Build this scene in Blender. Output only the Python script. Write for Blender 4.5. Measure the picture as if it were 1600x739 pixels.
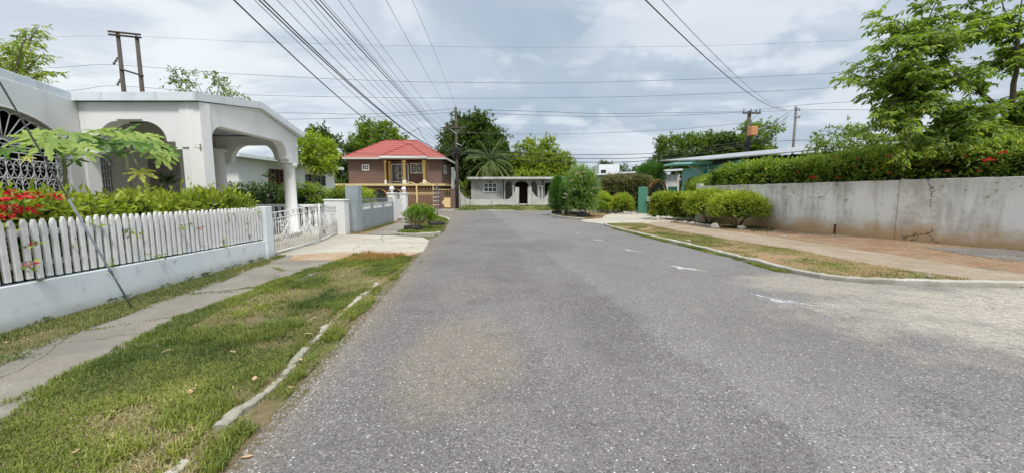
import bpy, math, random
import numpy as np
from mathutils import Vector
R = math.radians
random.seed(7)
rng = np.random.default_rng(11)
for o in list(bpy.data.objects): bpy.data.objects.remove(o)
scene = bpy.context.scene
COL = scene.collection

# ------------------------------------------------------------------ camera
F = 600.0; PITCH = math.atan(65.5 / F); CH = 1.6
cam_d = bpy.data.cameras.new('camera'); cam = bpy.data.objects.new('camera', cam_d); COL.objects.link(cam)
cam.location = (0, 0, CH); cam.rotation_euler = (math.pi / 2 - PITCH, 0, 0)
cam_d.sensor_width = 36; cam_d.lens = 36 * F / 1600; cam_d.clip_start = 0.05; cam_d.clip_end = 3000
scene.camera = cam
# ------------------------------------------------------------------ light
SUN_EL, SUN_AZ = R(58), R(158)      # azimuth clockwise from +Y
scene.view_settings.view_transform = 'Standard'; scene.view_settings.look = 'None'
scene.view_settings.gamma = 1; scene.view_settings.use_curve_mapping = False
scene.view_settings.exposure = 0.70
sd = bpy.data.lights.new('sun', 'SUN'); sd.energy = 2.1; sd.angle = R(10); sd.color = (1, .95, .87)
sun = bpy.data.objects.new('sun', sd); COL.objects.link(sun)
sdir = Vector((math.sin(SUN_AZ) * math.cos(SUN_EL), math.cos(SUN_AZ) * math.cos(SUN_EL), math.sin(SUN_EL)))
sun.rotation_euler = sdir.to_track_quat('Z', 'Y').to_euler(); sun.location = (0, 0, 60)

class NT:
    def __init__(s, tree): s.t = tree; s.n = tree.nodes; s.l = tree.links
    def add(s, typ, **k):
        n = s.n.new(typ)
        for a, b in k.items(): setattr(n, a, b)
        return n
    def put(s, sock, v):
        if isinstance(v, bpy.types.NodeSocket): s.l.new(v, sock)
        elif isinstance(v, (tuple, list)) and sock.type == 'RGBA' and len(v) == 3: sock.default_value = (*v, 1)
        else: sock.default_value = v
    def math(s, op, a, b=0.0, c=None, clamp=False):
        n = s.add('ShaderNodeMath', operation=op, use_clamp=clamp); s.put(n.inputs[0], a); s.put(n.inputs[1], b)
        if c is not None: s.put(n.inputs[2], c)
        return n.outputs[0]
    def vmath(s, op, a, b=(0, 0, 0)):
        n = s.add('ShaderNodeVectorMath', operation=op); s.put(n.inputs[0], a)
        if op == 'SCALE': s.put(n.inputs['Scale'], b)
        else: s.put(n.inputs[1], b)
        return n.outputs[0]
    def noise(s, vec, scale, detail=4, rough=.55, dist=0, out=0):
        n = s.add('ShaderNodeTexNoise'); s.put(n.inputs['Vector'], vec); n.inputs['Scale'].default_value = scale
        n.inputs['Detail'].default_value = detail; n.inputs['Roughness'].default_value = rough; n.inputs['Distortion'].default_value = dist
        return n.outputs[out]
    def voro(s, vec, scale, feature='F1', out='Distance'):
        n = s.add('ShaderNodeTexVoronoi', feature=feature); s.put(n.inputs['Vector'], vec); n.inputs['Scale'].default_value = scale
        return n.outputs[out]
    def ramp(s, fac, a, b, lo=0.0, hi=1.0):
        n = s.add('ShaderNodeMapRange'); n.interpolation_type = 'SMOOTHSTEP'; s.put(n.inputs[0], fac)
        n.inputs[1].default_value = a; n.inputs[2].default_value = b; n.inputs[3].default_value = lo; n.inputs[4].default_value = hi
        return n.outputs[0]
    def mix(s, fac, a, b, mode='MIX'):
        n = s.add('ShaderNodeMix', data_type='RGBA', blend_type=mode); s.put(n.inputs[0], fac); s.put(n.inputs[6], a); s.put(n.inputs[7], b)
        return n.outputs[2]
    def sep(s, v):
        n = s.add('ShaderNodeSeparateXYZ'); s.put(n.inputs[0], v); return n.outputs
    def comb(s, x, y, z):
        n = s.add('ShaderNodeCombineXYZ'); s.put(n.inputs[0], x); s.put(n.inputs[1], y); s.put(n.inputs[2], z); return n.outputs[0]
    def bump(s, h, strength, dist=.01):
        n = s.add('ShaderNodeBump'); s.put(n.inputs['Height'], h); n.inputs['Strength'].default_value = strength; n.inputs['Distance'].default_value = dist
        return n.outputs[0]

world = bpy.data.worlds.new('World'); scene.world = world; world.use_nodes = True
def make_world():
    t = NT(world.node_tree); t.n.clear()
    sky = t.add('ShaderNodeTexSky', sky_type='NISHITA'); sky.sun_disc = False; sky.sun_elevation = SUN_EL; sky.sun_rotation = SUN_AZ
    sky.air_density = 1.2; sky.dust_density = 2
    bg = t.add('ShaderNodeBackground'); t.put(bg.inputs[0], sky.outputs[0]); bg.inputs[1].default_value = .09
    tc = t.add('ShaderNodeTexCoord'); d = tc.outputs['Generated']
    x, y, z = t.sep(d)[:3]
    zz = t.math('ADD', t.math('MAXIMUM', z, 0), .16)
    pl = t.comb(t.math('DIVIDE', x, zz), t.math('DIVIDE', y, zz), 0)
    pl = t.vmath('ADD', pl, (3.1, 1.7, 0))
    n1 = t.noise(pl, .75, 7, .55, .4)              # banks of cloud
    n2 = t.noise(pl, 2.1, 6, .55, .25)             # smaller billows
    st = t.noise(t.vmath('MULTIPLY', pl, (.55, 1.9, 1)), .9, 5, .5, .6)
    dark = (.39, .475, .575); mid = (.50, .575, .66); lite = (.77, .81, .845)
    c = t.mix(t.ramp(n1, .36, .66), dark, mid)
    c = t.mix(t.math('MULTIPLY', t.ramp(n2, .52, .70), .65), c, lite)
    c = t.mix(t.math('MULTIPLY', t.ramp(st, .47, .66), .38), c, lite)
    # thinner, brighter cloud to the left (west) of the street, heavier bank ahead
    c = t.mix(t.math('MULTIPLY', t.math('MULTIPLY', t.ramp(x, -.05, -.7), t.ramp(t.noise(t.vmath('MULTIPLY', pl, (.8, 1.6, 1)), 1.5, 6, .6, .5), .36, .56, .25, 1)), .85), c, (.84, .88, .90))
    # cumulus tops standing against the bank, to the right
    cu = t.noise(t.comb(t.math('MULTIPLY', x, 1.0), t.math('MULTIPLY', z, 2.0), y), 3.3, 8, .55, .2)
    c = t.mix(t.math('MULTIPLY', t.math('MULTIPLY', t.ramp(cu, .50, .57), t.ramp(x, .05, .35)), .62), c, (.76, .80, .84))
    # overcast: the cloud deck is brighter overhead than towards the horizon
    lum = t.ramp(z, .45, .85, 1.0, 2.3)
    em = t.add('ShaderNodeBackground'); t.put(em.inputs[0], c)
    t.put(em.inputs[1], t.math('MULTIPLY', lum, .71))
    ms = t.add('ShaderNodeMixShader'); ms.inputs[0].default_value = .92
    t.l.new(bg.outputs[0], ms.inputs[1]); t.l.new(em.outputs[0], ms.inputs[2])
    out = t.add('ShaderNodeOutputWorld'); t.l.new(ms.outputs[0], out.inputs[0])
make_world()

# ------------------------------------------------------------------ survey helpers: where in the street a point of the photograph lies
def ray(px, py):
    x = (px - 800) / F; v = -(py - 369.5) / F
    return (x, math.cos(PITCH) + v * math.sin(PITCH), -math.sin(PITCH) + v * math.cos(PITCH))
def G(px, py, z=0.0):
    r = ray(px, py); t = (z - CH) / r[2]; return (r[0] * t, r[1] * t)
def at(px, py, Y):
    r = ray(px, py); t = Y / r[1]; return (r[0] * t, Y, CH + r[2] * t)
def onplane(px, py, p0, d):      # vertical plane through p0 along d (unit): returns u, z
    r = ray(px, py); det = r[0] * (-d[1]) + r[1] * d[0]
    t = (p0[0] * (-d[1]) + p0[1] * d[0]) / det
    X, Y = r[0] * t, r[1] * t
    return ((X - p0[0]) * d[0] + (Y - p0[1]) * d[1], CH + r[2] * t)

# ------------------------------------------------------------------ materials
MATS = {}
def newmat(name):
    m = bpy.data.materials.new(name); m.use_nodes = True; t = NT(m.node_tree)
    b = t.n['Principled BSDF']; MATS[name] = m
    pos = t.add('ShaderNodeNewGeometry').outputs['Position']
    return m, t, b, pos
def surf(name, c1, c2=None, scale=3, rough=.8, stain=None, stain_scale=1.2, stain_amt=.5, stain_lo=.5, stain_hi=.7, bump=.15, bscale=60, streak=False, metal=0, lowdirt=None, spec=.3):
    m, t, b, p = newmat(name)
    c2 = c2 or tuple(v * .8 for v in c1)
    n = t.noise(p, scale, 6, .6)
    c = t.mix(t.ramp(n, .35, .65), c1, c2)
    if stain:
        v = t.vmath('MULTIPLY', p, (1, 1, .18)) if streak else p
        c = t.mix(t.math('MULTIPLY', t.ramp(t.noise(v, stain_scale, 8, .65), stain_lo, stain_hi), stain_amt), c, stain)
    if lowdirt:
        z = t.sep(p)[2]
        f = t.math('ADD', z, t.math('MULTIPLY', t.noise(p, 2.5, 5, .6), -lowdirt[1]))
        c = t.mix(t.ramp(f, lowdirt[2], 0.0 - lowdirt[1] * .5, 0, lowdirt[3]), c, lowdirt[0])
    fine = t.noise(p, bscale, 3, .6)
    c = t.mix(.25, c, t.mix(fine, (.35, .35, .35), (1, 1, 1)), 'MULTIPLY') if not metal else c
    t.put(b.inputs['Base Color'], c); b.inputs['Roughness'].default_value = rough; b.inputs['Metallic'].default_value = metal
    b.inputs['Specular IOR Level'].default_value = spec
    if bump: t.put(b.inputs['Normal'], t.bump(t.math('ADD', fine, t.math('MULTIPLY', n, 2)), bump, .006))
    return m
def leafmat(name, ca, cb, cc=None, trans=.35, rough=.5, spec=.35):
    m, t, b, p = newmat(name)
    a = t.add('ShaderNodeObjectInfo').outputs['Random'] if name.startswith('papaya') else t.add('ShaderNodeAttribute', attribute_name='v').outputs['Fac']
    c = t.mix(t.ramp(a, 0, .8), ca, cb)
    if cc: c = t.mix(t.ramp(a, .84, .97), c, cc)
    t.put(b.inputs['Base Color'], c); b.inputs['Roughness'].default_value = rough
    b.inputs['Specular IOR Level'].default_value = spec
    tr = t.add('ShaderNodeBsdfTranslucent'); t.put(tr.inputs[0], t.mix(1.0, c, (1.5, 1.6, .7), 'MULTIPLY'))
    ms = t.add('ShaderNodeMixShader'); ms.inputs[0].default_value = trans
    t.l.new(b.outputs[0], ms.inputs[1]); t.l.new(tr.outputs[0], ms.inputs[2])
    t.l.new(ms.outputs[0], t.n['Material Output'].inputs[0])
    return m

def asphalt():
    m, t, b, p = newmat('asphalt')
    x, y, z = t.sep(p)[:3]
    big = t.noise(p, .35, 5, .6); med = t.noise(p, 2.2, 5, .6)
    base = t.mix(t.ramp(big, .35, .65), (.143, .133, .125), (.180, .168, .158))
    base = t.mix(t.math('MULTIPLY', t.ramp(med, .45, .7), .35), base, (.100, .092, .088))
    # newer layer edge wandering down the middle, right of it paler and dustier
    sx = t.math('SUBTRACT', x, t.math('MULTIPLY_ADD', y, -.115, 2.05))
    sx = t.math('ADD', sx, t.math('MULTIPLY', t.math('SUBTRACT', t.noise(p, .5, 5, .6), .5), 1.6))
    edge = t.ramp(sx, -.02, .10); fade = t.ramp(sx, 2.4, .1)
    base = t.mix(t.math('MULTIPLY', edge, .22), base, (.23, .215, .20))
    base = t.mix(t.math('MULTIPLY', t.math('MULTIPLY', edge, fade), .16), base, (.28, .265, .245))
    # tan silt left where a puddle dried
    def blob(cx, cy, rx, ry, k, lo=.55):
        dx = t.math('DIVIDE', t.math('SUBTRACT', x, cx), rx); dy = t.math('DIVIDE', t.math('SUBTRACT', y, cy), ry)
        dd = t.math('SQRT', t.math('ADD', t.math('MULTIPLY', dx, dx), t.math('MULTIPLY', dy, dy)))
        dd = t.math('ADD', dd, t.math('MULTIPLY', t.math('SUBTRACT', t.noise(p, 1.6, 6, .65), .5), 1.5))
        return t.math('MULTIPLY', t.math('MULTIPLY', t.ramp(dd, 1.25, lo), t.ramp(t.noise(p, 13, 5, .7), .36, .58, .45, 1)), k)
    base = t.mix(blob(-.52, 3.75, .60, 1.15, .55), base, (.255, .21, .155))
    base = t.mix(blob(-.75, 6.4, .5, .9, .35), base, (.23, .205, .16))
    base = t.mix(blob(9.3, 4.9, 5.2, 2.0, .95, .5), base, (.43, .385, .31))
    base = t.mix(blob(5.4, 6.8, 1.2, .9, .6), base, (.40, .35, .28))
    base = t.mix(blob(-3.0, 10.6, .55, 1.5, .8), base, (.46, .34, .21))
    base = t.mix(blob(2.5, 22, 2.2, 7, .35), base, (.23, .22, .205))
    base = t.mix(blob(-1.9, 4.0, .35, 3.5, .4), base, (.20, .17, .14))
    # resurfaced oval, dark oily drips, hairline cracks
    base = t.mix(blob(1.1, 12.2, .9, 1.6, .45), base, (.085, .08, .078))
    base = t.mix(blob(1.25, 4.6, .55, 1.3, .30), base, (.085, .08, .078))
    base = t.mix(blob(-.1, 9.2, .5, 2.6, .28), base, (.09, .085, .082))
    ck = t.add('ShaderNodeTexVoronoi', feature='DISTANCE_TO_EDGE'); t.put(ck.inputs['Vector'], t.vmath('ADD', p, t.vmath('SCALE', t.noise(p, 1.5, 6, .7, out=1), 1.6))); ck.inputs['Scale'].default_value = .28
    ckm = t.math('MULTIPLY', t.ramp(ck.outputs['Distance'], .009, .002), t.ramp(t.noise(p, .3, 3), .48, .56))
    base = t.mix(t.math('MULTIPLY', ckm, .40), base, (.05, .047, .045))
    # grit and soil washed along the left edge
    le = t.math('ADD', t.math('ADD', x, t.math('MULTIPLY', y, .075)), t.math('MULTIPLY', t.noise(p, 3, 6, .7), .5))
    base = t.mix(t.math('MULTIPLY', t.ramp(le, -.85, -1.35), .55), base, (.20, .165, .125))
    # aggregate
    vc = t.add('ShaderNodeTexVoronoi', feature='F1'); t.put(vc.inputs['Vector'], p); vc.inputs['Scale'].default_value = 105
    rc = t.sep(vc.outputs['Color'])[0]
    bright = t.ramp(rc, .80, .97); dk = t.ramp(rc, .30, .02)
    patch = t.ramp(t.noise(p, .8, 4, .6), .35, .7, .45, 1)
    base = t.mix(t.math('MULTIPLY', t.math('MULTIPLY', bright, patch), .62), base, (.46, .435, .40))
    base = t.mix(t.math('MULTIPLY', dk, .7), base, (.055, .052, .052))
    v2 = t.add('ShaderNodeTexVoronoi', feature='F1'); t.put(v2.inputs['Vector'], p); v2.inputs['Scale'].default_value = 46
    rc2 = t.sep(v2.outputs['Color'])[1]
    base = t.mix(t.math('MULTIPLY', t.ramp(rc2, .9, .98), t.ramp(v2.outputs['Distance'], .42, .2, 0, .8)), base, (.62, .60, .56))
    base = t.mix(t.math('MULTIPLY', t.ramp(rc2, .12, .03), t.ramp(v2.outputs['Distance'], .42, .2, 0, .6)), base, (.07, .066, .066))
    t.put(b.inputs['Base Color'], base); b.inputs['Roughness'].default_value = .95; b.inputs['Specular IOR Level'].default_value = .08
    h = t.math('ADD', t.math('MULTIPLY', vc.outputs['Distance'], -1), t.math('MULTIPLY', v2.outputs['Distance'], -.6))
    t.put(b.inputs['Normal'], t.bump(h, .55, .008))
    return m
asphalt()
def paint_mark():
    m, t, b, p = newmat('worn_paint')
    n = t.noise(p, 45, 4, .7); k = t.noise(p, 5, 4, .6)
    f = t.ramp(t.math('ADD', t.math('MULTIPLY', n, .8), t.math('MULTIPLY', k, .5)), .62, .74)
    t.put(b.inputs['Base Color'], t.mix(f, (.17, .16, .155), (.50, .52, .55))); b.inputs['Roughness'].default_value = .7
paint_mark()
def soil(name, a, b2, c3, grass=None, gl=.5, gh=.6):
    m, t, b, p = newmat(name)
    n = t.noise(p, 1.1, 7, .65); n2 = t.noise(p, 9, 5, .65); n3 = t.noise(p, 70, 3, .6)
    c = t.mix(t.ramp(n, .35, .65), a, b2); c = t.mix(t.math('MULTIPLY', t.ramp(n2, .48, .68), .6), c, c3)
    if grass: c = t.mix(t.ramp(t.math('ADD', t.math('MULTIPLY', t.noise(p, .9, 6, .6), .7), t.math('MULTIPLY', n2, .3)), gl, gh), c, grass)
    c = t.mix(.45, c, t.mix(n3, (.3, .3, .3), (1.25, 1.25, 1.25)), 'MULTIPLY')
    t.put(b.inputs['Base Color'], c); b.inputs['Roughness'].default_value = .95; b.inputs['Specular IOR Level'].default_value = .1
    t.put(b.inputs['Normal'], t.bump(t.math('ADD', n3, t.math('MULTIPLY', n2, 3)), .5, .02))
soil('yard_ground', (.13, .12, .06), (.10, .12, .045), (.20, .15, .09), (.07, .11, .03))
soil('verge_soil', (.19, .15, .085), (.14, .125, .055), (.27, .21, .13), (.12, .13, .045), .50, .62)
soil('red_dirt', (.255, .15, .085), (.31, .22, .14), (.15, .10, .065), (.19, .155, .11), .54, .62)
soil('dark_gravel', (.17, .155, .14), (.24, .215, .185), (.10, .09, .08))
soil('verge_dry', (.34, .22, .13), (.28, .19, .105), (.20, .145, .075), (.17, .16, .065), .48, .60)
soil('orange_soil', (.40, .265, .155), (.44, .35, .25), (.30, .20, .13))
soil('verge_far', (.30, .25, .13), (.20, .20, .08), (.38, .30, .18), (.14, .17, .05), .44, .56)
soil('dusty_concrete', (.30, .235, .165), (.37, .305, .23), (.22, .155, .10))
def concrete(name, a, b2, crack=True, dirt=(.34, .22, .13), damt=.5, dl=.5, dh=.68):
    m, t, b, p = newmat(name)
    n = t.noise(p, .9, 7, .65); n2 = t.noise(p, 12, 5, .7); n3 = t.noise(p, 120, 3, .7)
    c = t.mix(t.ramp(n, .35, .65), a, b2); c = t.mix(t.math('MULTIPLY', t.ramp(n2, .45, .7), .45), c, tuple(v * .62 for v in a))
    c = t.mix(t.math('MULTIPLY', t.ramp(t.noise(t.vmath('ADD', p, (7, 3, 0)), .7, 6, .6), dl, dh), damt), c, dirt)
    if crack:
        v = t.add('ShaderNodeTexVoronoi', feature='DISTANCE_TO_EDGE'); t.put(v.inputs['Vector'], t.vmath('ADD', p, t.vmath('SCALE', t.noise(p, 2, 4, .6, out=1), .5))); v.inputs['Scale'].default_value = .55
        k = t.ramp(v.outputs['Distance'], .010, .002); c = t.mix(t.math('MULTIPLY', k, .8), c, (.08, .08, .045))
    c = t.mix(.75, c, t.mix(t.ramp(n3, .3, .7), (.40, .40, .40), (1.35, 1.35, 1.35)), 'MULTIPLY')
    t.put(b.inputs['Base Color'], c); b.inputs['Roughness'].default_value = .9; b.inputs['Specular IOR Level'].default_value = .2
    t.put(b.inputs['Normal'], t.bump(t.math('ADD', n3, t.math('MULTIPLY', n2, 2)), .4, .008))
concrete('walk_concrete', (.285, .255, .215), (.205, .185, .155), dirt=(.25, .195, .135), damt=.45)
concrete('drive_concrete', (.50, .47, .39), (.42, .38, .31), dirt=(.42, .29, .17), damt=.45)
concrete('kerb_concrete', (.50, .48, .42), (.38, .35, .29), crack=False, dirt=(.16, .15, .09), damt=.5, dl=.50, dh=.62)
def weathered_wall():
    m, t, b, p = newmat('weathered_wall')
    x, y, z = t.sep(p)[:3]
    c = t.mix(t.ramp(t.noise(p, 1.1, 6, .6), .35, .65), (.74, .72, .68), (.54, .52, .48))
    mot = t.noise(p, 7, 8, .7); c = t.mix(t.math('MULTIPLY', t.ramp(mot, .48, .62), .40), c, (.33, .31, .28))
    sv = t.vmath('MULTIPLY', p, (1, 1, .12))
    c = t.mix(t.math('MULTIPLY', t.ramp(t.noise(sv, 3.2, 7, .65), .48, .68), .45), c, (.30, .285, .26))
    c = t.mix(t.math('MULTIPLY', t.ramp(t.noise(t.vmath('ADD', sv, (5, 2, 9)), 1.6, 6, .6), .50, .60), .75), c, (.76, .75, .72))
    # grime thicker towards the coping, rust-red splash at the foot
    topn = t.math('ADD', z, t.math('MULTIPLY', t.noise(sv, 4, 5, .6), .7))
    c = t.mix(t.ramp(topn, 1.75, 2.5, 0, .35), c, (.24, .225, .20))
    ft = t.math('SUBTRACT', z, t.math('MULTIPLY', t.noise(p, 1.3, 6, .65), 1.0))
    c = t.mix(t.ramp(ft, .3, -.4, 0, .95), c, (.46, .31, .16))
    v = t.add('ShaderNodeTexVoronoi', feature='DISTANCE_TO_EDGE'); t.put(v.inputs['Vector'], t.vmath('ADD', p, t.vmath('SCALE', t.noise(p, 1.8, 5, .65, out=1), .9))); v.inputs['Scale'].default_value = .34
    k = t.math('MULTIPLY', t.ramp(v.outputs['Distance'], .008, .002), t.ramp(t.noise(p, .5, 3), .50, .58)); c = t.mix(t.math('MULTIPLY', k, .85), c, (.10, .09, .08))
    fine = t.noise(p, 40, 4, .7); c = t.mix(.35, c, t.mix(fine, (.45, .45, .45), (1.15, 1.15, 1.15)), 'MULTIPLY')
    t.put(b.inputs['Base Color'], c); b.inputs['Roughness'].default_value = .92; b.inputs['Specular IOR Level'].default_value = .15
    t.put(b.inputs['Normal'], t.bump(t.math('SUBTRACT', fine, t.math('MULTIPLY', k, 3)), .5, .01))
weathered_wall()
surf('white_wall', (.84, .84, .82), (.80, .805, .79), 1.2, .75, stain=(.55, .55, .52), stain_scale=1.6, stain_amt=.28, stain_lo=.50, stain_hi=.70, streak=True, bump=.2)
surf('pale_blue_wall', (.68, .74, .78), (.74, .78, .81), 1.6, .8, stain=(.44, .46, .43), stain_scale=5, stain_amt=.7, stain_lo=.57, stain_hi=.70, bump=.25, bscale=40, lowdirt=((.34, .32, .24), .16, .16, .7))
surf('roof_edge', (.70, .75, .79), (.74, .78, .81), 2, .8, stain=(.35, .39, .42), stain_scale=5, stain_amt=.5, streak=True)
surf('roof_top', (.40, .42, .43), (.33, .34, .35), 1, .9)
surf('picket_white', (.84, .84, .84), (.78, .78, .79), 5, .6, stain=(.52, .52, .52), stain_scale=9, stain_amt=.5, bump=.1)
def vary(name, amt):
    m = MATS[name]; t = NT(m.node_tree); b = t.n['Principled BSDF']; src = b.inputs['Base Color'].links[0].from_socket
    r = t.add('ShaderNodeObjectInfo').outputs['Random']; t.put(b.inputs['Base Color'], t.mix(t.math('MULTIPLY', r, amt), src, (.55, .54, .50)))
vary('picket_white', .35)
surf('gate_white', (.84, .83, .82), (.78, .76, .74), 6, .45, stain=(.5, .42, .36), stain_scale=14, stain_amt=.4, bump=0)
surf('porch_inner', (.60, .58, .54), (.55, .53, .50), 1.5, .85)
surf('grey_fence', (.33, .37, .39), (.29, .33, .35), 2, .9, stain=(.45, .48, .48), stain_scale=2.5, stain_amt=.4, bump=.5, bscale=30, lowdirt=((.25, .21, .15), .15, .15, .7))
surf('grey_render', (.46, .46, .43), (.36, .36, .34), 1.6, .95, stain=(.16, .16, .15), stain_scale=2.5, stain_amt=.65, streak=True, bump=.3)
surf('pale_render', (.60, .59, .56), (.50, .49, .46), 1.6, .95, stain=(.22, .22, .20), stain_scale=2.5, stain_amt=.6, streak=True, bump=.3)
surf('brown_wall', (.175, .112, .092), (.158, .100, .082), 1, .85, stain=(.22, .14, .11), stain_scale=1.4, stain_amt=.3)
surf('cream_trim', (.66, .52, .26), (.58, .45, .22), 3, .7)
surf('gold_paint', (.52, .30, .09), (.42, .23, .07), 5, .5, bump=0)
surf('column_gold', (.82, .62, .30), (.74, .54, .25), 4, .6)
surf('column_foot', (.75, .70, .60), None, 4, .6)
def tile_red():
    m, t, b, p = newmat('red_tiles'); x, y, z = t.sep(p)[:3]
    n = t.noise(p, 3, 5, .6); c = t.mix(n, (.28, .046, .026), (.38, .078, .046))
    w = t.math('FRACT', t.math('MULTIPLY', z, 2.8)); k = t.ramp(w, .42, .10)
    c = t.mix(t.math('MULTIPLY', k, .85), c, (.10, .012, .012))
    w2 = t.math('FRACT', t.math('MULTIPLY', t.math('ADD', x, y), 2.4)); c = t.mix(t.math('MULTIPLY', t.ramp(w2, .1, .02), .25), c, (.25, .03, .03))
    t.put(b.inputs['Base Color'], c); b.inputs['Roughness'].default_value = .6
    t.put(b.inputs['Normal'], t.bump(w, .5, .05))
tile_red()
def zinc():
    m, t, b, p = newmat('zinc_sheet'); x, y, z = t.sep(p)[:3]
    c = t.mix(t.ramp(t.noise(p, 1.4, 6, .65), .4, .65), (.36, .37, .38), (.26, .27, .28)); c = t.mix(t.math('MULTIPLY', t.ramp(t.noise(p, 3, 6, .65), .58, .7), .5), c, (.32, .20, .14))
    t.put(b.inputs['Base Color'], c); b.inputs['Roughness'].default_value = .5; b.inputs['Metallic'].default_value = .2
    w = t.math('SINE', t.math('MULTIPLY', x, 60)); t.put(b.inputs['Normal'], t.bump(w, .4, .02))
zinc()
surf('void_shade', (.030, .029, .030), (.022, .022, .022), 2, .7, bump=0)  # near-black colour paints the shade inside openings and recesses
surf('glass_dark', (.035, .04, .045), (.02, .025, .03), 2, .12, bump=0, spec=.6)
surf('louvre_brown', (.16, .055, .035), (.12, .04, .028), 5, .5)
surf('teal_paint', (.02, .38, .34), (.03, .32, .29), 2, .55)
surf('pale_teal', (.22, .50, .46), (.27, .55, .50), 2, .6)
surf('green_post', (.075, .235, .16), (.09, .27, .19), 5, .6, stain=(.05, .14, .10), stain_scale=5, stain_amt=.5)
surf('gate_wood', (.17, .115, .085), (.12, .085, .065), 6, .8, stain=(.22, .18, .15), streak=True, stain_scale=8, stain_amt=.5)
surf('dark_iron', (.03, .03, .035), (.02, .02, .02), 5, .5, bump=0)
surf('red_brick', (.33, .09, .06), (.27, .08, .055), 4, .85)
surf('tire_rubber', (.028, .028, .030), (.018, .018, .02), 8, .75, stain=(.10, .09, .08), stain_scale=6, stain_amt=.5)
surf('rock_stone', (.42, .39, .33), (.28, .25, .21), 7, .9, stain=(.55, .50, .42), stain_scale=9, stain_amt=.6, bump=.5)
surf('wood_pole', (.105, .085, .070), (.075, .062, .052), 6, .85, streak=True, stain=(.16, .14, .12), stain_scale=6, stain_amt=.6)
surf('pole_grey', (.23, .21, .19), (.17, .155, .14), 6, .85, streak=True, stain=(.10, .09, .08), stain_scale=6, stain_amt=.6)
surf('galvanised', (.34, .36, .38), (.26, .28, .30), 6, .45, metal=.4, bump=0)
surf('cable_black', (.022, .023, .026), None, 5, .6, bump=0)
surf('cable_grey', (.12, .13, .15), None, 5, .6, bump=0)
surf('guy_steel', (.30, .32, .35), (.22, .24, .26), 30, .5, metal=.3, bump=0)
surf('guy_cover', (.27, .30, .34), (.20, .23, .26), 30, .5, bump=0)
surf('orange_paint', (.62, .29, .13), (.52, .23, .10), 5, .5)
surf('insulator', (.16, .12, .11), None, 5, .3, bump=0)
surf('bark', (.16, .125, .095), (.10, .08, .06), 9, .9, bump=.5)
surf('pale_bark', (.27, .235, .19), (.18, .155, .125), 9, .9, bump=.5)
surf('papaya_stem', (.20, .23, .12), (.28, .27, .17), 18, .8, bump=.4)
surf('petiole', (.24, .32, .12), (.30, .30, .16), 18, .6, bump=0)
surf('dry_leaf', (.42, .27, .15), (.55, .40, .25), 20, .8, bump=0)
surf('white_box', (.80, .81, .83), (.74, .75, .78), 1, .6)
surf('pebble', (.24, .22, .19), (.15, .135, .12), 9, .9, bump=.8, bscale=22)
surf('pale_blue_sign', (.40, .55, .66), None, 4, .5)
surf('letter_box', (.55, .60, .66), None, 5, .4, metal=.3)
surf('petal_red', (.62, .018, .02), (.45, .01, .015), 30, .5, bump=0)
surf('petal_orange', (.66, .11, .03), (.55, .06, .02), 30, .5, bump=0)
surf('petal_pink', (.75, .42, .46), (.80, .60, .62), 20, .5, bump=0)
leafmat('hedge_leaf', (.060, .115, .016), (.33, .39, .042), (.50, .52, .09))
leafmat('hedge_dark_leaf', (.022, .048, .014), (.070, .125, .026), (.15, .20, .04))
leafmat('hedge_right_leaf', (.050, .100, .018), (.235, .32, .042), (.40, .43, .08))
leafmat('lime_leaf', (.13, .21, .022), (.34, .42, .035), (.52, .52, .06))
leafmat('bougain_leaf', (.06, .10, .035), (.23, .20, .10), (.46, .26, .22))
leafmat('tree_leaf', (.050, .10, .022), (.17, .24, .040), (.28, .32, .06))
leafmat('mango_leaf', (.030, .062, .016), (.10, .155, .030), (.19, .23, .05))
leafmat('bright_leaf', (.11, .17, .022), (.28, .35, .035), (.50, .48, .06))
leafmat('vivid_leaf', (.075, .135, .022), (.19, .27, .036), (.32, .36, .06))
leafmat('needle_leaf', (0.041, 0.115, 0.027), (0.108, 0.230, 0.047), None)
leafmat('big_leaf', (.075, .135, .026), (.23, .32, .05), (.42, .42, .09), trans=.45)
leafmat('oleander_leaf', (.10, .19, .05), (.20, .32, .09), (.34, .42, .14))
leafmat('needle_bright', (.09, .20, .018), (.20, .34, .035), (.34, .38, .12))
leafmat('palm_leaf', (0.05, 0.09, 0.024), (0.12, 0.18, 0.04), (0.384, 0.336, 0.128))
leafmat('papaya_leaf', (.09, .19, .03), (.32, .42, .10), None, trans=.4)
leafmat('papaya_yellow', (0.420, 0.420, 0.070), (0.520, 0.500, 0.120), None, trans=.4)
leafmat('grass_blade', (.065, .105, .018), (.235, .265, .045), (.48, .42, .18), trans=.3)
leafmat('grass_dry', (.19, .165, .07), (.34, .285, .14), (.50, .42, .24), trans=.25)
leafmat('grass_olive', (0.100, 0.138, 0.037), (0.200, 0.213, 0.062), (0.375, 0.325, 0.138), trans=.25)
leafmat('bronze_leaf', (0.300, 0.160, 0.050), (0.400, 0.240, 0.080), (0.200, 0.250, 0.050), trans=.3)
leafmat('red_plume', (0.050, 0.090, 0.030), (0.120, 0.050, 0.030), (0.500, 0.030, 0.020))

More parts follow.
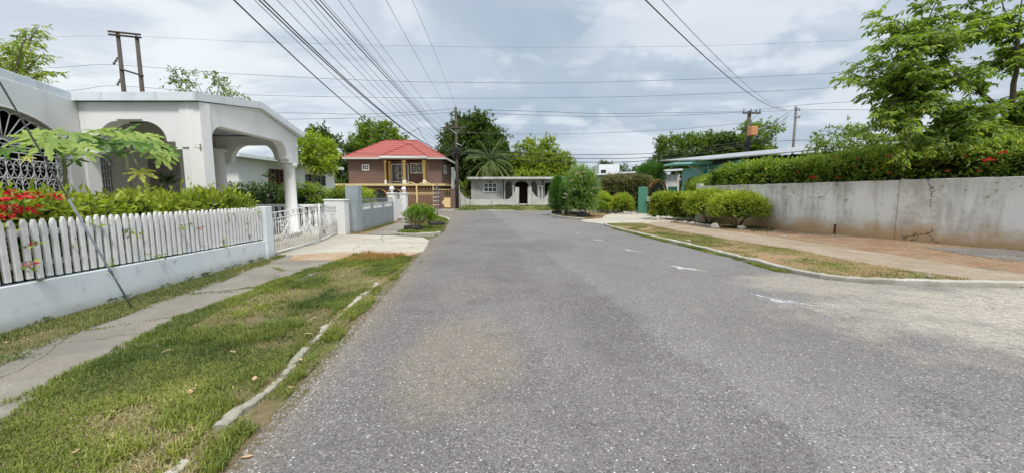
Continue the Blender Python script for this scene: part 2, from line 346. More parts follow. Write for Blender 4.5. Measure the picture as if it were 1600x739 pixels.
# ------------------------------------------------------------------ mesh helpers
def chain_loc(p):
    v = Vector((0, 0, 0))
    while p is not None: v += p.location; p = p.parent
    return v
def tagit(o, label=None, cat=None, group=None, kind=None):
    if label: o['label'] = label
    if cat: o['category'] = cat
    if group: o['group'] = group
    if kind: o['kind'] = kind
    return o
def thing(name, label, cat, loc, group=None):
    o = bpy.data.objects.new(name, None); COL.objects.link(o); o.location = loc; o.empty_display_size = .2
    return tagit(o, label, cat, group)
class MB:
    def __init__(s): s.v = []; s.f = []
    def add(s, vs, fs):
        n = len(s.v); s.v += [tuple(v) for v in vs]; s.f += [tuple(i + n for i in f) for f in fs]
    def box(s, x0, x1, y0, y1, z0, z1):
        s.add([(x0, y0, z0), (x1, y0, z0), (x1, y1, z0), (x0, y1, z0), (x0, y0, z1), (x1, y0, z1), (x1, y1, z1), (x0, y1, z1)],
              [(0, 3, 2, 1), (4, 5, 6, 7), (0, 1, 5, 4), (1, 2, 6, 5), (2, 3, 7, 6), (3, 0, 4, 7)])
    def obox(s, p0, p1, w, z0, z1, off=0.0):    # box along the ground line p0-p1, width w, shifted sideways by off
        d = Vector((p1[0] - p0[0], p1[1] - p0[1])); L = d.length; d /= L; n = Vector((-d.y, d.x))
        a = [Vector(p0[:2]) + n * (off - w / 2), Vector(p1[:2]) + n * (off - w / 2), Vector(p1[:2]) + n * (off + w / 2), Vector(p0[:2]) + n * (off + w / 2)]
        z0 = z0 if isinstance(z0, tuple) else (z0, z0); z1 = z1 if isinstance(z1, tuple) else (z1, z1)
        zb = [z0[0], z0[1], z0[1], z0[0]]; zt = [z1[0], z1[1], z1[1], z1[0]]
        s.add([(a[i].x, a[i].y, zb[i]) for i in range(4)] + [(a[i].x, a[i].y, zt[i]) for i in range(4)],
              [(0, 3, 2, 1), (4, 5, 6, 7), (0, 1, 5, 4), (1, 2, 6, 5), (2, 3, 7, 6), (3, 0, 4, 7)])
    def prism_xy(s, poly, z0, z1):
        n = len(poly)
        a = sum(poly[i][0] * poly[(i + 1) % n][1] - poly[(i + 1) % n][0] * poly[i][1] for i in range(n))
        if a < 0: poly = poly[::-1]
        s.add([(p[0], p[1], z0) for p in poly] + [(p[0], p[1], z1) for p in poly],
              [tuple(range(n))[::-1], tuple(range(n, 2 * n))] + [(i, (i + 1) % n, (i + 1) % n + n, i + n) for i in range(n)])
    def prism_uz(s, poly, p0, d, th):           # polygon (u,z) on a vertical plane, thickness th to the left normal
        n = len(poly); nx, ny = -d[1] * th, d[0] * th
        a = [(p0[0] + d[0] * u, p0[1] + d[1] * u, z) for u, z in poly]
        s.add(a + [(x + nx, y + ny, z) for x, y, z in a],
              [tuple(range(n)), tuple(range(n, 2 * n))[::-1]] + [(i, i + n, (i + 1) % n + n, (i + 1) % n) for i in range(n)])
    def tube(s, pts, r, sides=6, cap=True):
        pts = [Vector(p) for p in pts]; n = len(pts); rs = r if isinstance(r, (list, tuple)) else [r] * n
        base = len(s.v); up = Vector((0, 0, 1))
        for i, p in enumerate(pts):
            t = (pts[min(i + 1, n - 1)] - pts[max(i - 1, 0)])
            if t.length < 1e-9: t = Vector((0, 0, 1))
            t.normalize(); u = up if abs(t.z) < .95 else Vector((0, 1, 0))
            a = t.cross(u).normalized(); b = t.cross(a)
            for k in range(sides):
                q = 2 * math.pi * k / sides; c = p + (a * math.cos(q) + b * math.sin(q)) * rs[i]; s.v.append((c.x, c.y, c.z))
        for i in range(n - 1):
            for k in range(sides):
                k2 = (k + 1) % sides; s.f.append((base + i * sides + k, base + i * sides + k2, base + (i + 1) * sides + k2, base + (i + 1) * sides + k))
        if cap: s.f.append(tuple(base + k for k in range(sides))[::-1]); s.f.append(tuple(base + (n - 1) * sides + k for k in range(sides)))
    def lathe(s, prof, c, segs=12, axis='z'):
        base = len(s.v); n = len(prof)
        for r, h in prof:
            for k in range(segs):
                q = 2 * math.pi * k / segs
                if axis == 'z': s.v.append((c[0] + r * math.cos(q), c[1] + r * math.sin(q), c[2] + h))
                else: s.v.append((c[0] + r * math.cos(q), c[1] + h, c[2] + r * math.sin(q)))
        for i in range(n - 1):
            for k in range(segs):
                k2 = (k + 1) % segs; s.f.append((base + i * segs + k, base + i * segs + k2, base + (i + 1) * segs + k2, base + (i + 1) * segs + k))
        s.f.append(tuple(base + k for k in range(segs))[::-1]); s.f.append(tuple(base + (n - 1) * segs + k for k in range(segs)))
    def ball(s, c, r, seg=10, rings=7, sx=1, sy=1, sz=1, jit=0):
        base = len(s.v)
        for i in range(1, rings):
            a = math.pi * i / rings
            for k in range(seg):
                q = 2 * math.pi * k / seg; j = 1 + random.uniform(-jit, jit)
                s.v.append((c[0] + r * sx * j * math.sin(a) * math.cos(q), c[1] + r * sy * j * math.sin(a) * math.sin(q), c[2] + r * sz * j * math.cos(a)))
        s.v.append((c[0], c[1], c[2] + r * sz)); s.v.append((c[0], c[1], c[2] - r * sz)); T = len(s.v) - 2
        for i in range(rings - 2):
            for k in range(seg):
                k2 = (k + 1) % seg; s.f.append((base + i * seg + k, base + (i + 1) * seg + k, base + (i + 1) * seg + k2, base + i * seg + k2))
        for k in range(seg):
            k2 = (k + 1) % seg; s.f.append((T, base + k, base + k2)); s.f.append((T + 1, base + (rings - 2) * seg + k2, base + (rings - 2) * seg + k))
    def build(s, name, mat, parent=None, smooth=False, bevel=0, label=None, cat=None, group=None, kind=None):
        me = bpy.data.meshes.new(name)
        v = np.array(s.v, float)
        if parent is not None: org = chain_loc(parent); o_loc = (0, 0, 0)
        else:
            org = Vector(v.mean(0)) if kind != 'structure' else Vector((0, 0, 0))
            if kind != 'structure': org.z = float(v[:, 2].min())
            o_loc = org
        v = v - np.array(org)
        me.from_pydata(v.tolist(), [], s.f); me.validate()
        me.materials.append(MATS[mat])
        if smooth: me.polygons.foreach_set('use_smooth', [True] * len(me.polygons))
        o = bpy.data.objects.new(name, me); COL.objects.link(o); o.location = o_loc
        if parent is not None: o.parent = parent
        if bevel:
            b = o.modifiers.new('bevel', 'BEVEL'); b.width = bevel; b.segments = 2; b.limit_method = 'ANGLE'
        return tagit(o, label, cat, group, kind)

def mesh_np(name, V, Fa, vals, mat, parent=None, label=None, cat=None, group=None, kind=None):
    """V (n,3), Fa (m,k) same-size faces, vals per face"""
    me = bpy.data.meshes.new(name); m, k = Fa.shape
    if parent is not None: org = np.array(chain_loc(parent)); loc = (0, 0, 0)
    else:
        org = V.mean(0); org[2] = V[:, 2].min(); loc = tuple(org)
    me.vertices.add(len(V)); me.vertices.foreach_set('co', (V - org).astype(np.float32).ravel())
    me.loops.add(m * k); me.loops.foreach_set('vertex_index', Fa.astype(np.int32).ravel())
    me.polygons.add(m); me.polygons.foreach_set('loop_start', np.arange(0, m * k, k, dtype=np.int32)); me.polygons.foreach_set('loop_total', np.full(m, k, dtype=np.int32))
    me.update(calc_edges=True)
    a = me.attributes.new('v', 'FLOAT', 'FACE'); a.data.foreach_set('value', np.clip(vals, 0, 1).astype(np.float32))
    me.materials.append(MATS[mat])
    o = bpy.data.objects.new(name, me); COL.objects.link(o); o.location = loc
    if parent is not None: o.parent = parent
    return tagit(o, label, cat, group, kind)
def unit(a): return a / np.maximum(np.linalg.norm(a, axis=1, keepdims=True), 1e-9)
def leaf_geo(P, D, size, aspect=.42, up=.6, fold=.25, vals=None, szvar=.35):
    n = len(P); D = unit(D)
    N = rng.normal(size=(n, 3)); N[:, 2] = np.abs(N[:, 2]) + up * 2
    S = unit(np.cross(D, N)); N = unit(np.cross(S, D))
    L = size * (1 + szvar * rng.uniform(-1, 1, n))[:, None]; W = L * aspect
    b = P; tip = P + D * L - N * L * .12
    l = P + D * L * .45 + S * W * .5 + N * L * fold * .3; r = P + D * L * .45 - S * W * .5 + N * L * fold * .3
    V = np.stack([b, l, tip, r], 1).reshape(-1, 3)
    i = np.arange(n)[:, None] * 4
    Fa = np.concatenate([np.concatenate([i, i + 1, i + 2], 1), np.concatenate([i, i + 2, i + 3], 1)], 0)
    v = rng.uniform(0, 1, n) if vals is None else vals
    return V, Fa, np.concatenate([v, v])
def join_geo(parts):
    Vs, Fs, vs, n = [], [], [], 0
    for V, Fa, v in parts: Vs.append(V); Fs.append(Fa + n); vs.append(v); n += len(V)
    return np.concatenate(Vs), np.concatenate(Fs), np.concatenate(vs)

# value noise (vectorised)
_perm = rng.permutation(4096); _val = rng.uniform(0, 1, 4096)
def vnoise(x, y, sc=1.0, seed=0):
    x = x * sc + seed * 17.3; y = y * sc + seed * 5.7
    xi = np.floor(x).astype(int); yi = np.floor(y).astype(int); fx = x - xi; fy = y - yi
    fx = fx * fx * (3 - 2 * fx); fy = fy * fy * (3 - 2 * fy)
    h = lambda a, b: _val[_perm[(_perm[a & 4095] + b) & 4095]]
    return (h(xi, yi) * (1 - fx) + h(xi + 1, yi) * fx) * (1 - fy) + (h(xi, yi + 1) * (1 - fx) + h(xi + 1, yi + 1) * fx) * fy
def fnoise(x, y, sc=1.0, seed=0): return .55 * vnoise(x, y, sc, seed) + .3 * vnoise(x, y, sc * 2.3, seed + 1) + .15 * vnoise(x, y, sc * 5.1, seed + 2)
def inpoly(x, y, poly):
    r = np.zeros(len(x), bool); n = len(poly)
    for i in range(n):
        x1, y1 = poly[i]; x2, y2 = poly[(i + 1) % n]
        if y1 == y2: continue
        c = ((y1 > y) != (y2 > y)) & (x < (x2 - x1) * (y - y1) / (y2 - y1) + x1); r ^= c
    return r
def scatter(poly, n, power=0.0):
    xs = [p[0] for p in poly]; ys = [p[1] for p in poly]
    x = rng.uniform(min(xs), max(xs), n); y = rng.uniform(min(ys), max(ys), n); k = inpoly(x, y, poly)
    return x[k], y[k]
def ragged(poly, step=.15, amp=.04, seed=0, closed=True):
    out = []; n = len(poly)
    for i in range(n if closed else n - 1):
        a = Vector(poly[i]); b = Vector(poly[(i + 1) % n]); d = b - a; L = d.length
        if L < 1e-6: continue
        nn = Vector((-d.y, d.x)) / L; k = max(1, int(L / step))
        for j in range(k):
            p = a + d * (j / k); w = (float(fnoise(np.array([p.x]), np.array([p.y]), 1.6, seed)[0]) - .5) * 2 * amp + random.uniform(-.25, .25) * amp
            p = p + nn * w; out.append((p.x, p.y))
    return out
def grass(name, label, poly, dens, h, mat, w=.006, z=.02, mask=None, group=None, splay=.6):
    xs = [p[0] for p in poly]; ys = [p[1] for p in poly]
    area = (max(xs) - min(xs)) * (max(ys) - min(ys)); x, y = scatter(poly, int(area * dens))
    if mask is not None:
        k = rng.uniform(0, 1, len(x)) < mask(x, y); x = x[k]; y = y[k]
    n = len(x); q = rng.uniform(0, 2 * math.pi, n); zb = z(x, y) if callable(z) else np.full(n, z)
    hn = fnoise(x, y, 1.7, 5); H = h * (.35 + 1.1 * hn) * rng.uniform(.5, 1.3, n)
    bend = rng.uniform(.1, 1, n) * splay
    b = np.stack([x, y, zb], 1); d = np.stack([np.cos(q), np.sin(q), np.zeros(n)], 1); s = np.stack([-np.sin(q), np.cos(q), np.zeros(n)], 1)
    up = np.array([0, 0, 1.0]); ww = (w * rng.uniform(.6, 1.4, n))[:, None]
    m1 = b + d * (H * bend * .35)[:, None] + up * (H * .6)[:, None]; tp = b + d * (H * bend * 1.1)[:, None] + up * (H * (1 - bend * .35))[:, None]
    V = np.stack([b - s * ww, b + s * ww, m1 + s * ww * .8, m1 - s * ww * .8, tp], 1).reshape(-1, 3)
    i = np.arange(n)[:, None] * 5
    Fa = np.concatenate([np.concatenate([i, i + 1, i + 2], 1), np.concatenate([i, i + 2, i + 3], 1), np.concatenate([i + 3, i + 2, i + 4], 1)], 0)
    v = 1.15 * (fnoise(x, y, 1.3, 9) - .5) + .45 + .5 * (rng.uniform(0, 1, n) - .5)
    v = np.clip(v, 0, 1)
    return mesh_np(name, V, Fa, np.concatenate([v] * 3), mat, label=label, cat='grass', group=group, kind='stuff')

# ================================================================== SETTING
def sheet(name, poly, z0, z1, mat, label=None, rag=None, seed=0):
    m = MB(); m.prism_xy(ragged(poly, rag[0], rag[1], seed) if rag else poly, z0, z1)
    return m.build(name, mat, kind='structure', label=label)
m = MB(); m.add([(-900, -300, -.03), (900, -300, -.03), (900, 1500, -.03), (-900, 1500, -.03)], [(0, 1, 2, 3)])
m.build('ground', 'yard_ground', kind='structure')
# street + junction road
LEDGE = [G(*p) for p in [(338, 739), (400, 672), (440, 632), (468, 600), (498, 565), (535, 525), (565, 490), (600, 452), (628, 424)]]
Lroad = [(-1.6, -12), (-1.55, 1.2)] + LEDGE + [(-2.4, 9.0), (-2.5, 10.6), (-2.75, 12.2), (-3.0, 13.5), (-2.85, 15), (-3.0, 17), (-3.4, 20), (-3.8, 23.5), (-4.9, 26.8), (-7.5, 30.2), (-12, 31.2), (-140, 31.2)]
Rroad = [(140, 33.2), (12, 33.2), (7, 32.6), (4.6, 31.8), (2.9, 30.6), (2.75, 29.2), (3.0, 27), (3.6, 25.2), (4.6, 23.4), (5.0, 21.2), (4.75, 19.4), (4.82, 17.8), (5.15, 14.5), (5.5, 11.8), (5.68, 9.5), (5.72, 7.7), (5.95, 7.12), (6.46, 6.84), (7.4, 6.62), (8.55, 6.52), (11, 6.5), (14, 6.9), (40, 7.5), (40, -4), (7.5, -5), (6.5, -12)]
sheet('street', ragged(Lroad, .12, .035, 1, closed=False) + [(-140, 31.2), (-140, 38.0), (140, 38.0)] + Rroad, -.03, 0, 'asphalt')
# left side
vergeL = [(-3.5, -1), (-3.6, 1.2), (-3.83, 2.72), (-3.83, 3.41), (-4.19, 4.78), (-4.22, 6.5), (-4.16, 8.2), (-4.05, 9.7), (-3.2, 9.85), (-2.42, 9.6)] + [(x + .015, y) for x, y in LEDGE[::-1]] + [(-1.5, -1)]
walkL = [(-4.6, -1), (-4.84, 3.2), (-5.12, 4.66), (-5.32, 6.5), (-5.55, 8.2), (-5.87, 9.98), (-3.9, 9.98), (-3.95, 8.2), (-3.98, 6.5), (-3.95, 4.78), (-3.6, 3.41), (-3.6, 2.72), (-3.35, 1.2), (-3.25, -1)]
stripL = [(-5.6, -1), (-5.72, 3.2), (-6.12, 9.98), (-5.83, 9.98), (-5.5, 8.2), (-5.28, 6.5), (-5.08, 4.66), (-4.8, 3.2), (-4.55, -1)]
sheet('verge_soil_bed', vergeL, -.03, .006, 'verge_soil', rag=(.1, .05), seed=2)
sheet('sidewalk', walkL, -.03, .026, 'walk_concrete', rag=(.12, .07), seed=3)
sheet('wall_strip', stripL, -.03, .018, 'verge_soil', rag=(.15, .03), seed=4)
driveL = [(-9.5, 10.3), (-9.5, 15.2), (-7.3, 15.45), (-6.2, 15.3), (-4.39, 14.75), (-3.3, 14.2), (-2.95, 13.4), (-2.72, 12.2), (-2.5, 10.7), (-3.1, 9.95), (-4.2, 10.05), (-5.9, 10.05), (-6.3, 10.1)]
sheet('driveway', driveL, -.03, .012, 'drive_concrete', rag=(.15, .05), seed=5)
m = MB(); m.prism_xy(ragged([(-5.3, 9.1), (-5.8, 9.9), (-5.2, 10.35), (-4.4, 10.5), (-3.3, 10.5), (-2.55, 10.4), (-2.7, 9.9), (-3.3, 9.8), (-4.3, 9.2)], .14, .09, 8), -.03, .030); m.build('orange_dirt', 'orange_soil', kind='structure')
verge2 = [(-4.5, 15.0), (-2.95, 15.1), (-3.05, 17), (-3.45, 20), (-3.85, 23.5), (-5.0, 26.6), (-5.8, 26.0), (-5.2, 22), (-4.9, 19), (-4.7, 17)]
walk2 = [(-5.75, 15.2), (-4.5, 15.0), (-4.7, 17), (-4.9, 19), (-5.3, 22), (-5.8, 26), (-6.9, 25.6), (-6.5, 22), (-6.1, 18)]
sheet('verge_soil_bed', verge2, -.03, .02, 'verge_soil', rag=(.15, .05), seed=6)
sheet('sidewalk', walk2, -.03, .03, 'walk_concrete', rag=(.15, .05), seed=7)
sheet('dirt_strip', [(-6.6, 15.4), (-5.7, 15.2), (-6.05, 18), (-6.45, 22), (-6.85, 25.6), (-7.3, 25.6), (-6.9, 22)], -.03, .02, 'red_dirt')
fv = lambda y: .02 + max(0, min(1, (y - 38) / 5.2)) * .31
m = MB()
for i in range(30):
    x0_, x1_ = -5.6 + i, -4.6 + i
    for y0_, y1_ in ((37.5, 38.4), (38.4, 40), (40, 43.4), (43.4, 45)):
        e = lambda x, y: y + (.25 * math.sin(x * 1.7) + .12 * math.sin(x * 4.1) if y < 37.8 else 0)
        m.add([(x0_, e(x0_, y0_), fv(y0_) - (.05 if y0_ < 37.8 else 0)), (x1_, e(x1_, y0_), fv(y0_) - (.05 if y0_ < 37.8 else 0)), (x1_, y1_, fv(y1_)), (x0_, y1_, fv(y1_))], [(0, 1, 2, 3)])
m.build('far_verge', 'verge_far', kind='structure')
sheet('far_verge', [(-40, 37.9), (-5.8, 37.7), (-5.8, 44.4), (-40, 44.4)], -.03, .06, 'walk_concrete')
# right side
kerbR = [(5.07, 20.94), (4.83, 19.4), (4.9, 17.8), (5.22, 14.5), (5.56, 11.8), (5.74, 9.5), (5.80, 7.8), (6.02, 7.25), (6.46, 6.96), (7.4, 6.74), (8.55, 6.62), (9.6, 6.6)]
walkRlow = [G(*p) for p in [(1000, 349), (1055, 361), (1135, 375), (1240, 391), (1319, 407), (1429, 425), (1567, 445)]]
walkRup = [G(*p) for p in [(990, 343.5), (1040, 348), (1100, 356), (1210, 371), (1356, 393), (1480, 412), (1620, 432)]]
sheet('red_dirt_bank', [(5.3, 24), (6.6, 22.5), (7.5, 17), (8.5, 12), (9.2, 8.4), (9.8, 6.7), (16, 6.9), (14.5, 11.2), (12.4, 18.3), (11.1, 22.8), (10.5, 26), (8.5, 33), (2.9, 31), (2.9, 29), (4.2, 25)], -.03, -.004, 'red_dirt')
sheet('sidewalk', walkRlow + [(8.9, 6.4)] + [(12.4, 6.4)] + walkRup[::-1], -.03, .012, 'dusty_concrete', rag=(.25, .10), seed=11)
vergeR = kerbR[:-1] + [(8.6, 6.66)] + walkRlow[::-1]
sheet('verge_soil_bed', vergeR, -.03, .03, 'verge_dry', rag=(.2, .05), seed=12)
sheet('driveway', [G(*p) for p in [(905, 346), (945, 351), (1000, 349.5), (1060, 347), (1052, 340), (1035, 335), (998, 333.5), (960, 334), (930, 339)]], -.03, .022, 'drive_concrete', rag=(.3, .08), seed=13)
sheet('gravel_patch', [(13.4, 8.2), (12.2, 9.7), (12.6, 11.6), (14.4, 11.3), (15.0, 9.0)], -.03, .010, 'dark_gravel', rag=(.2, .15), seed=14)
island = [(2.85, 30.3), (2.95, 28.6), (3.15, 27), (3.6, 25.4), (4.55, 24.2), (6.0, 25.8), (7.5, 30.5), (6.6, 32.2), (4.3, 31.6)]
sheet('island_bed', island, -.03, .10, 'red_dirt', rag=(.3, .05), seed=15)

def kerb(path, w, h, seed, breaks=(), mat='kerb_concrete', z0=-.03, rough=0):
    """uneven concrete kerb swept along a path; breaks = (from,to) fractions left out"""
    P = [Vector((*p, 0)) for p in path]; L = [0]
    for a, b in zip(P, P[1:]): L.append(L[-1] + (b - a).length)
    def pos(d):
        for i in range(len(P) - 1):
            if d <= L[i + 1] or i == len(P) - 2:
                u = (d - L[i]) / (L[i + 1] - L[i]); return P[i].lerp(P[i + 1], u), (P[i + 1] - P[i]).normalized()
    m = MB(); runs = []; s0 = 0
    for a, b in list(breaks) + [(1.0, 1.0)]: runs.append((s0, a)); s0 = b
    for a, b in runs:
        if b - a < .004: continue
        n = max(2, int((b - a) * L[-1] / (.045 if rough else .12))); base = len(m.v)
        for i in range(n + 1):
            p, t = pos((a + (b - a) * i / n) * L[-1]); nn = Vector((-t.y, t.x, 0))
            j = float(fnoise(np.array([p.x]), np.array([p.y]), 2.2, seed)[0]) - .5; k = random.uniform(-1, 1) * .006
            ww = w * (1 + j * (1.3 if rough else .5) + rough * random.uniform(-.22, .22)) / 2; hh = h * (1 + j * (1.6 if rough else .5)) + k * (1 + rough * .6); sh = nn * (j * .05 + rough * random.uniform(-.006, .006))
            for off, z in ((-ww, z0), (-ww, hh * .8), (-ww * .7, hh), (ww * .7, hh), (ww, hh * .8), (ww, z0)):
                q = p + sh + nn * off; m.v.append((q.x, q.y, z))
        for i in range(n):
            for k in range(5): m.f.append((base + i * 6 + k, base + i * 6 + k + 1, base + (i + 1) * 6 + k + 1, base + (i + 1) * 6 + k))
        m.f.append(tuple(base + k for k in range(6))[::-1]); m.f.append(tuple(base + n * 6 + k for k in range(6)))
    return m.build('kerb', mat, kind='structure')
LKERB = [(-1.86, 1.3)] + [G(*p, .03) for p in [(262, 745), (300, 712), (355, 660), (415, 610), (442, 585), (482, 538), (530, 492), (590, 443)]]
kerb(LKERB, .068, .042, 3, breaks=((.15, .21), (.345, .355), (.47, .50), (.70, .712), (.83, .85)), rough=1)
kerb(kerbR, .13, .085, 5, breaks=((.34, .345), (.62, .625)))
kerb([(2.85, 30.3), (2.95, 28.6), (3.15, 27), (3.6, 25.4), (4.55, 24.2)], .16, .13, 6)
kerb([(-4.75, 15.35), (-4.3, 15.0), (-3.7, 14.9), (-3.15, 15.0), (-2.95, 15.5)], .14, .11, 7)
kerb([(-3.85, 23.5), (-4.3, 25.2), (-5.0, 26.8), (-6.2, 28.4)], .18, .12, 8)
kerb([(-3.5, 38.1), (0, 38.15), (6, 38.2), (14, 38.2)], .3, .07, 9, breaks=((.22, .50), (.62, .70)))
kerb([(-40, 37.75), (-12, 37.7), (-5.6, 37.7)], .2, .07, 9)

# white paint dabs on the road (half-worn arrow heads)
for i, (px, py, s) in enumerate([(900, 363.5, .6), (935, 375, .75), (985, 391, .85), (1070, 419, 1.0), (1220, 469, 1.05)]):
    cx, cy = G(px, py); s *= .72
    pts = [(-.30, .36), (-.05, .20), (.18, -.02), (.46, -.36), (.12, -.22), (-.10, -.12), (-.26, -.16), (-.18, .06)]
    m = MB(); m.prism_xy(ragged([(cx + a * s, cy + b * s * 1.5) for a, b in pts], .03, .012, 30 + i), .001, .004)
    m.build('road_marking', 'worn_paint', kind='structure')

# ================================================================== LEFT BOUNDARY
WA, WB = Vector((-5.62, 1.4)), Vector((-6.10, 9.42))
wd = (WB - WA).normalized(); WL = (WB - WA).length
t = thing('boundary_wall', 'low pale blue concrete wall carrying the white pickets, patched plaster, ending in a square post', 'wall', (-5.9, 5.5, 0))
def wpt(u): return (WA.x + wd.x * u, WA.y + wd.y * u)
zt = lambda u: .60 - .016 * u
m = MB(); m.obox(wpt(0), wpt(WL), .16, -.03, (zt(0), zt(WL)), off=.08); m.build('wall', 'pale_blue_wall', t, bevel=.008)
m = MB(); m.obox(wpt(WL + .003), wpt(WL + .30), .30, -.03, 1.30, off=.10); m.build('end_post', 'pale_blue_wall', t, bevel=.012)
t = thing('picket_fence', 'white picket fence with pointed tops on the low pale blue wall', 'fence', (-5.9, 5.5, .6))
m = MB()
for zr in (.17, .55): m.obox(wpt(0), wpt(WL - .003), .035, (zt(0) + zr, zt(WL) + zr), (zt(0) + zr + .07, zt(WL) + zr + .07), off=.105)
m.build('rail', 'picket_white', t, bevel=.004)
u = .05; k = 0
while u < WL - .06:
    m = MB(); z0 = zt(u) + .030 + random.uniform(-.006, .006); z1 = 1.32 - .004 * u + random.uniform(-.012, .012); w = .058 + random.uniform(-.003, .003); le = random.uniform(-.011, .011)
    poly = [(u - w / 2, z0), (u + w / 2, z0), (u + w / 2 + le, z1 - .065), (u + w * .30 + le, z1 - .025), (u + le + .006, z1), (u + le - .006, z1), (u - w * .30 + le, z1 - .025), (u - w / 2 + le, z1 - .065)]
    m.prism_uz(poly, (WA.x + wd.y * -.035, WA.y + wd.x * .035), (wd.x, wd.y), .04)
    m.build('picket', 'picket_white', t, bevel=.003); u += .1085

# guy wire with its grey sleeve
ga = Vector((-5.32, 5.25, 0)); gb = Vector(at(0, 130, 3.87)); gd = (gb - ga).normalized()
t = thing('guy_wire', 'taut steel stay wire with grey sleeve slanting from the grass across the picket fence', 'wire', ga)
m = MB(); m.tube([ga - gd * .05, ga + gd * 1.0], .012, 8); m.build('anchor_rod', 'guy_steel', t, True)
m = MB(); m.tube([ga + gd * 1.0, ga + gd * 9.0], .008, 8); m.build('cable', 'guy_steel', t, True)
m = MB(); m.tube([ga + gd * .60, ga + gd * .68, ga + gd * .70, ga + gd * .72, ga + gd * 1.75], [.010, .015, .021, .013, .012], 10)
for q in range(20): m.ball(ga + gd * (.75 + q * .05), 0.0130, 8, 5, sz=.6)
m.build('sleeve', 'guy_cover', t, True)

# driveway gate: two leaves of white wrought iron
def scroll(m, c, r, turns, du, r0=.011, flip=1, phase=0):
    pts = []
    for i in range(18):
        q = phase + flip * turns * 2 * math.pi * i / 17; rr = r * (1 - .75 * i / 17)
        pts.append((c[0] + du[0] * rr * math.cos(q), c[1] + du[1] * rr * math.cos(q), c[2] + rr * math.sin(q)))
    m.tube(pts, r0, 5)
t = thing('driveway_gate', 'white wrought iron driveway gate with scrolls and crossed panels', 'gate', (-6.6, 12.6, 0))
gates = [((-6.24, 9.80), (-6.42, 12.75)), ((-7.02, 15.35), (-6.43, 12.83))]
for (a, b) in gates:
    a = Vector(a); b = Vector(b); d = (b - a).normalized(); L = (b - a).length
    P = lambda u, z: (a.x + d.x * u, a.y + d.y * u, z)
    top = lambda u: 1.12 + .16 * (u / L) ** 1.5
    m = MB(); z0 = .09
    m.tube([P(0, z0), P(L, z0)], .018, 6); m.tube([P(0, z0), P(0, top(0))], .02, 6); m.tube([P(L, z0), P(L, top(L))], .02, 6)
    m.tube([P(u, top(u)) for u in np.linspace(0, L, 10)], .015, 6); m.tube([P(u, top(u) - .16) for u in np.linspace(0, L, 10)], .012, 6)
    m.tube([P(0, .50), P(L, .50)], .011, 6)
    fr = m.build('leaf_frame', 'gate_white', t, True)
    m = MB(); n = int(L / .115)
    for i in range(1, n):
        u = L * i / n; m.tube([P(u, z0), P(u, top(u) - .16)], .0085, 5)
    m.build('bars', 'gate_white', fr, True)
    for cu in (L * .27, L * .72):
        m = MB()
        hw, hz = .25, .24; cz = .62
        m.tube([P(cu - hw, cz - hz), P(cu + hw, cz + hz)], .020, 5); m.tube([P(cu - hw, cz + hz), P(cu + hw, cz - hz)], .020, 5)
        for z in (cz - hz, cz + hz): m.tube([P(cu - hw, z), P(cu + hw, z)], .012, 5)
        for sx in (-1, 1):
            scroll(m, P(cu + sx * .15, cz), .09, 1.3, d, flip=sx); scroll(m, P(cu, cz + sx * .15), .085, 1.3, d, flip=sx)
        m.build('crossed_panel', 'gate_white', fr, True)
    for i in range(int(L / .24)):
        u = .12 + i * .24; m = MB(); scroll(m, P(u, top(u) - .08), .07, 1.2, d, flip=1 if i % 2 else -1); m.build('scroll', 'gate_white', fr, True)
m = MB(); m.box(-7.50, -6.70, 15.35, 15.85, -.03, 1.34); m.box(-7.53, -6.67, 15.32, 15.88, 1.343, 1.40)
m.build('gate_post', 'white_wall', bevel=.02, label='thick white gate post with flat cap at the far end of the driveway gate', cat='post')

# neighbour's grey fence with decorative blocks
g0, g1 = Vector((-6.42, 15.9)), Vector((-6.95, 22.6)); gd2 = (g1 - g0).normalized(); GL = (g1 - g0).length
gp = lambda u: (g0.x + gd2.x * u, g0.y + gd2.y * u)
t = thing('grey_boundary_wall', 'rough grey rendered boundary wall with white patterned blocks and thin railing', 'wall', (-6.7, 19, 0))
m = MB(); m.obox(gp(0), gp(GL), .2, -.03, .93, off=.1)
pil = [(0, .35), (2.15, 2.5), (4.25, 4.6), (GL - .3, GL)]
m2 = MB()
for (a, b) in pil: m2.obox(gp(a), gp(b), .204, .933, 1.18, off=.1)
m.build('wall', 'grey_fence', t, bevel=.01); m2.build('pier', 'grey_fence', t, bevel=.01)
for (a, b) in zip(pil, pil[1:]):
    m = MB(); u0, u1 = a[1] + .02, b[0] - .02
    m.obox(gp(u0), gp(u1), .05, .935, .96, off=.06); m.obox(gp(u0), gp(u1), .05, 1.15, 1.18, off=.06)
    n = max(2, int((u1 - u0) / .28))
    for i in range(n + 1):
        u = u0 + (u1 - u0) * i / n; m.obox(gp(max(u0, u - .012)), gp(min(u1, u + .012)), .05, .96, 1.15, off=.06)
    for i in range(n):
        u = u0 + (u1 - u0) * (i + .5) / n
        pts = [(g0.x + gd2.x * (u + .09 * math.cos(q)) - .06, g0.y + gd2.y * (u + .09 * math.cos(q)), 1.055 + .08 * math.sin(q)) for q in np.linspace(0, 2 * math.pi, 13)]
        m.tube(pts, .018, 5)
    m.build('patterned_block', 'white_wall', t)
m = MB(); m.obox(gp(.35), gp(GL), .03, 1.36, 1.39, off=.1)
n = int(GL / .16)
for i in range(2, n): u = GL * i / n; m.tube([(*gp(u),  1.18), (*gp(u), 1.42)], .008, 5)
m.build('railing', 'galvanised', t)
m = MB(); m.box(-6.9, -6.38, 15.98, 16.45, -.03, 1.95); m.build('wall_pier', 'grey_fence', bevel=.012, label='plain tall grey pier rising behind the thick white gate post', cat='pier')
t = thing('garden_gate', 'narrow white metal gate with ball topped posts at the far end of the grey wall', 'gate', (-7.1, 24, 0))
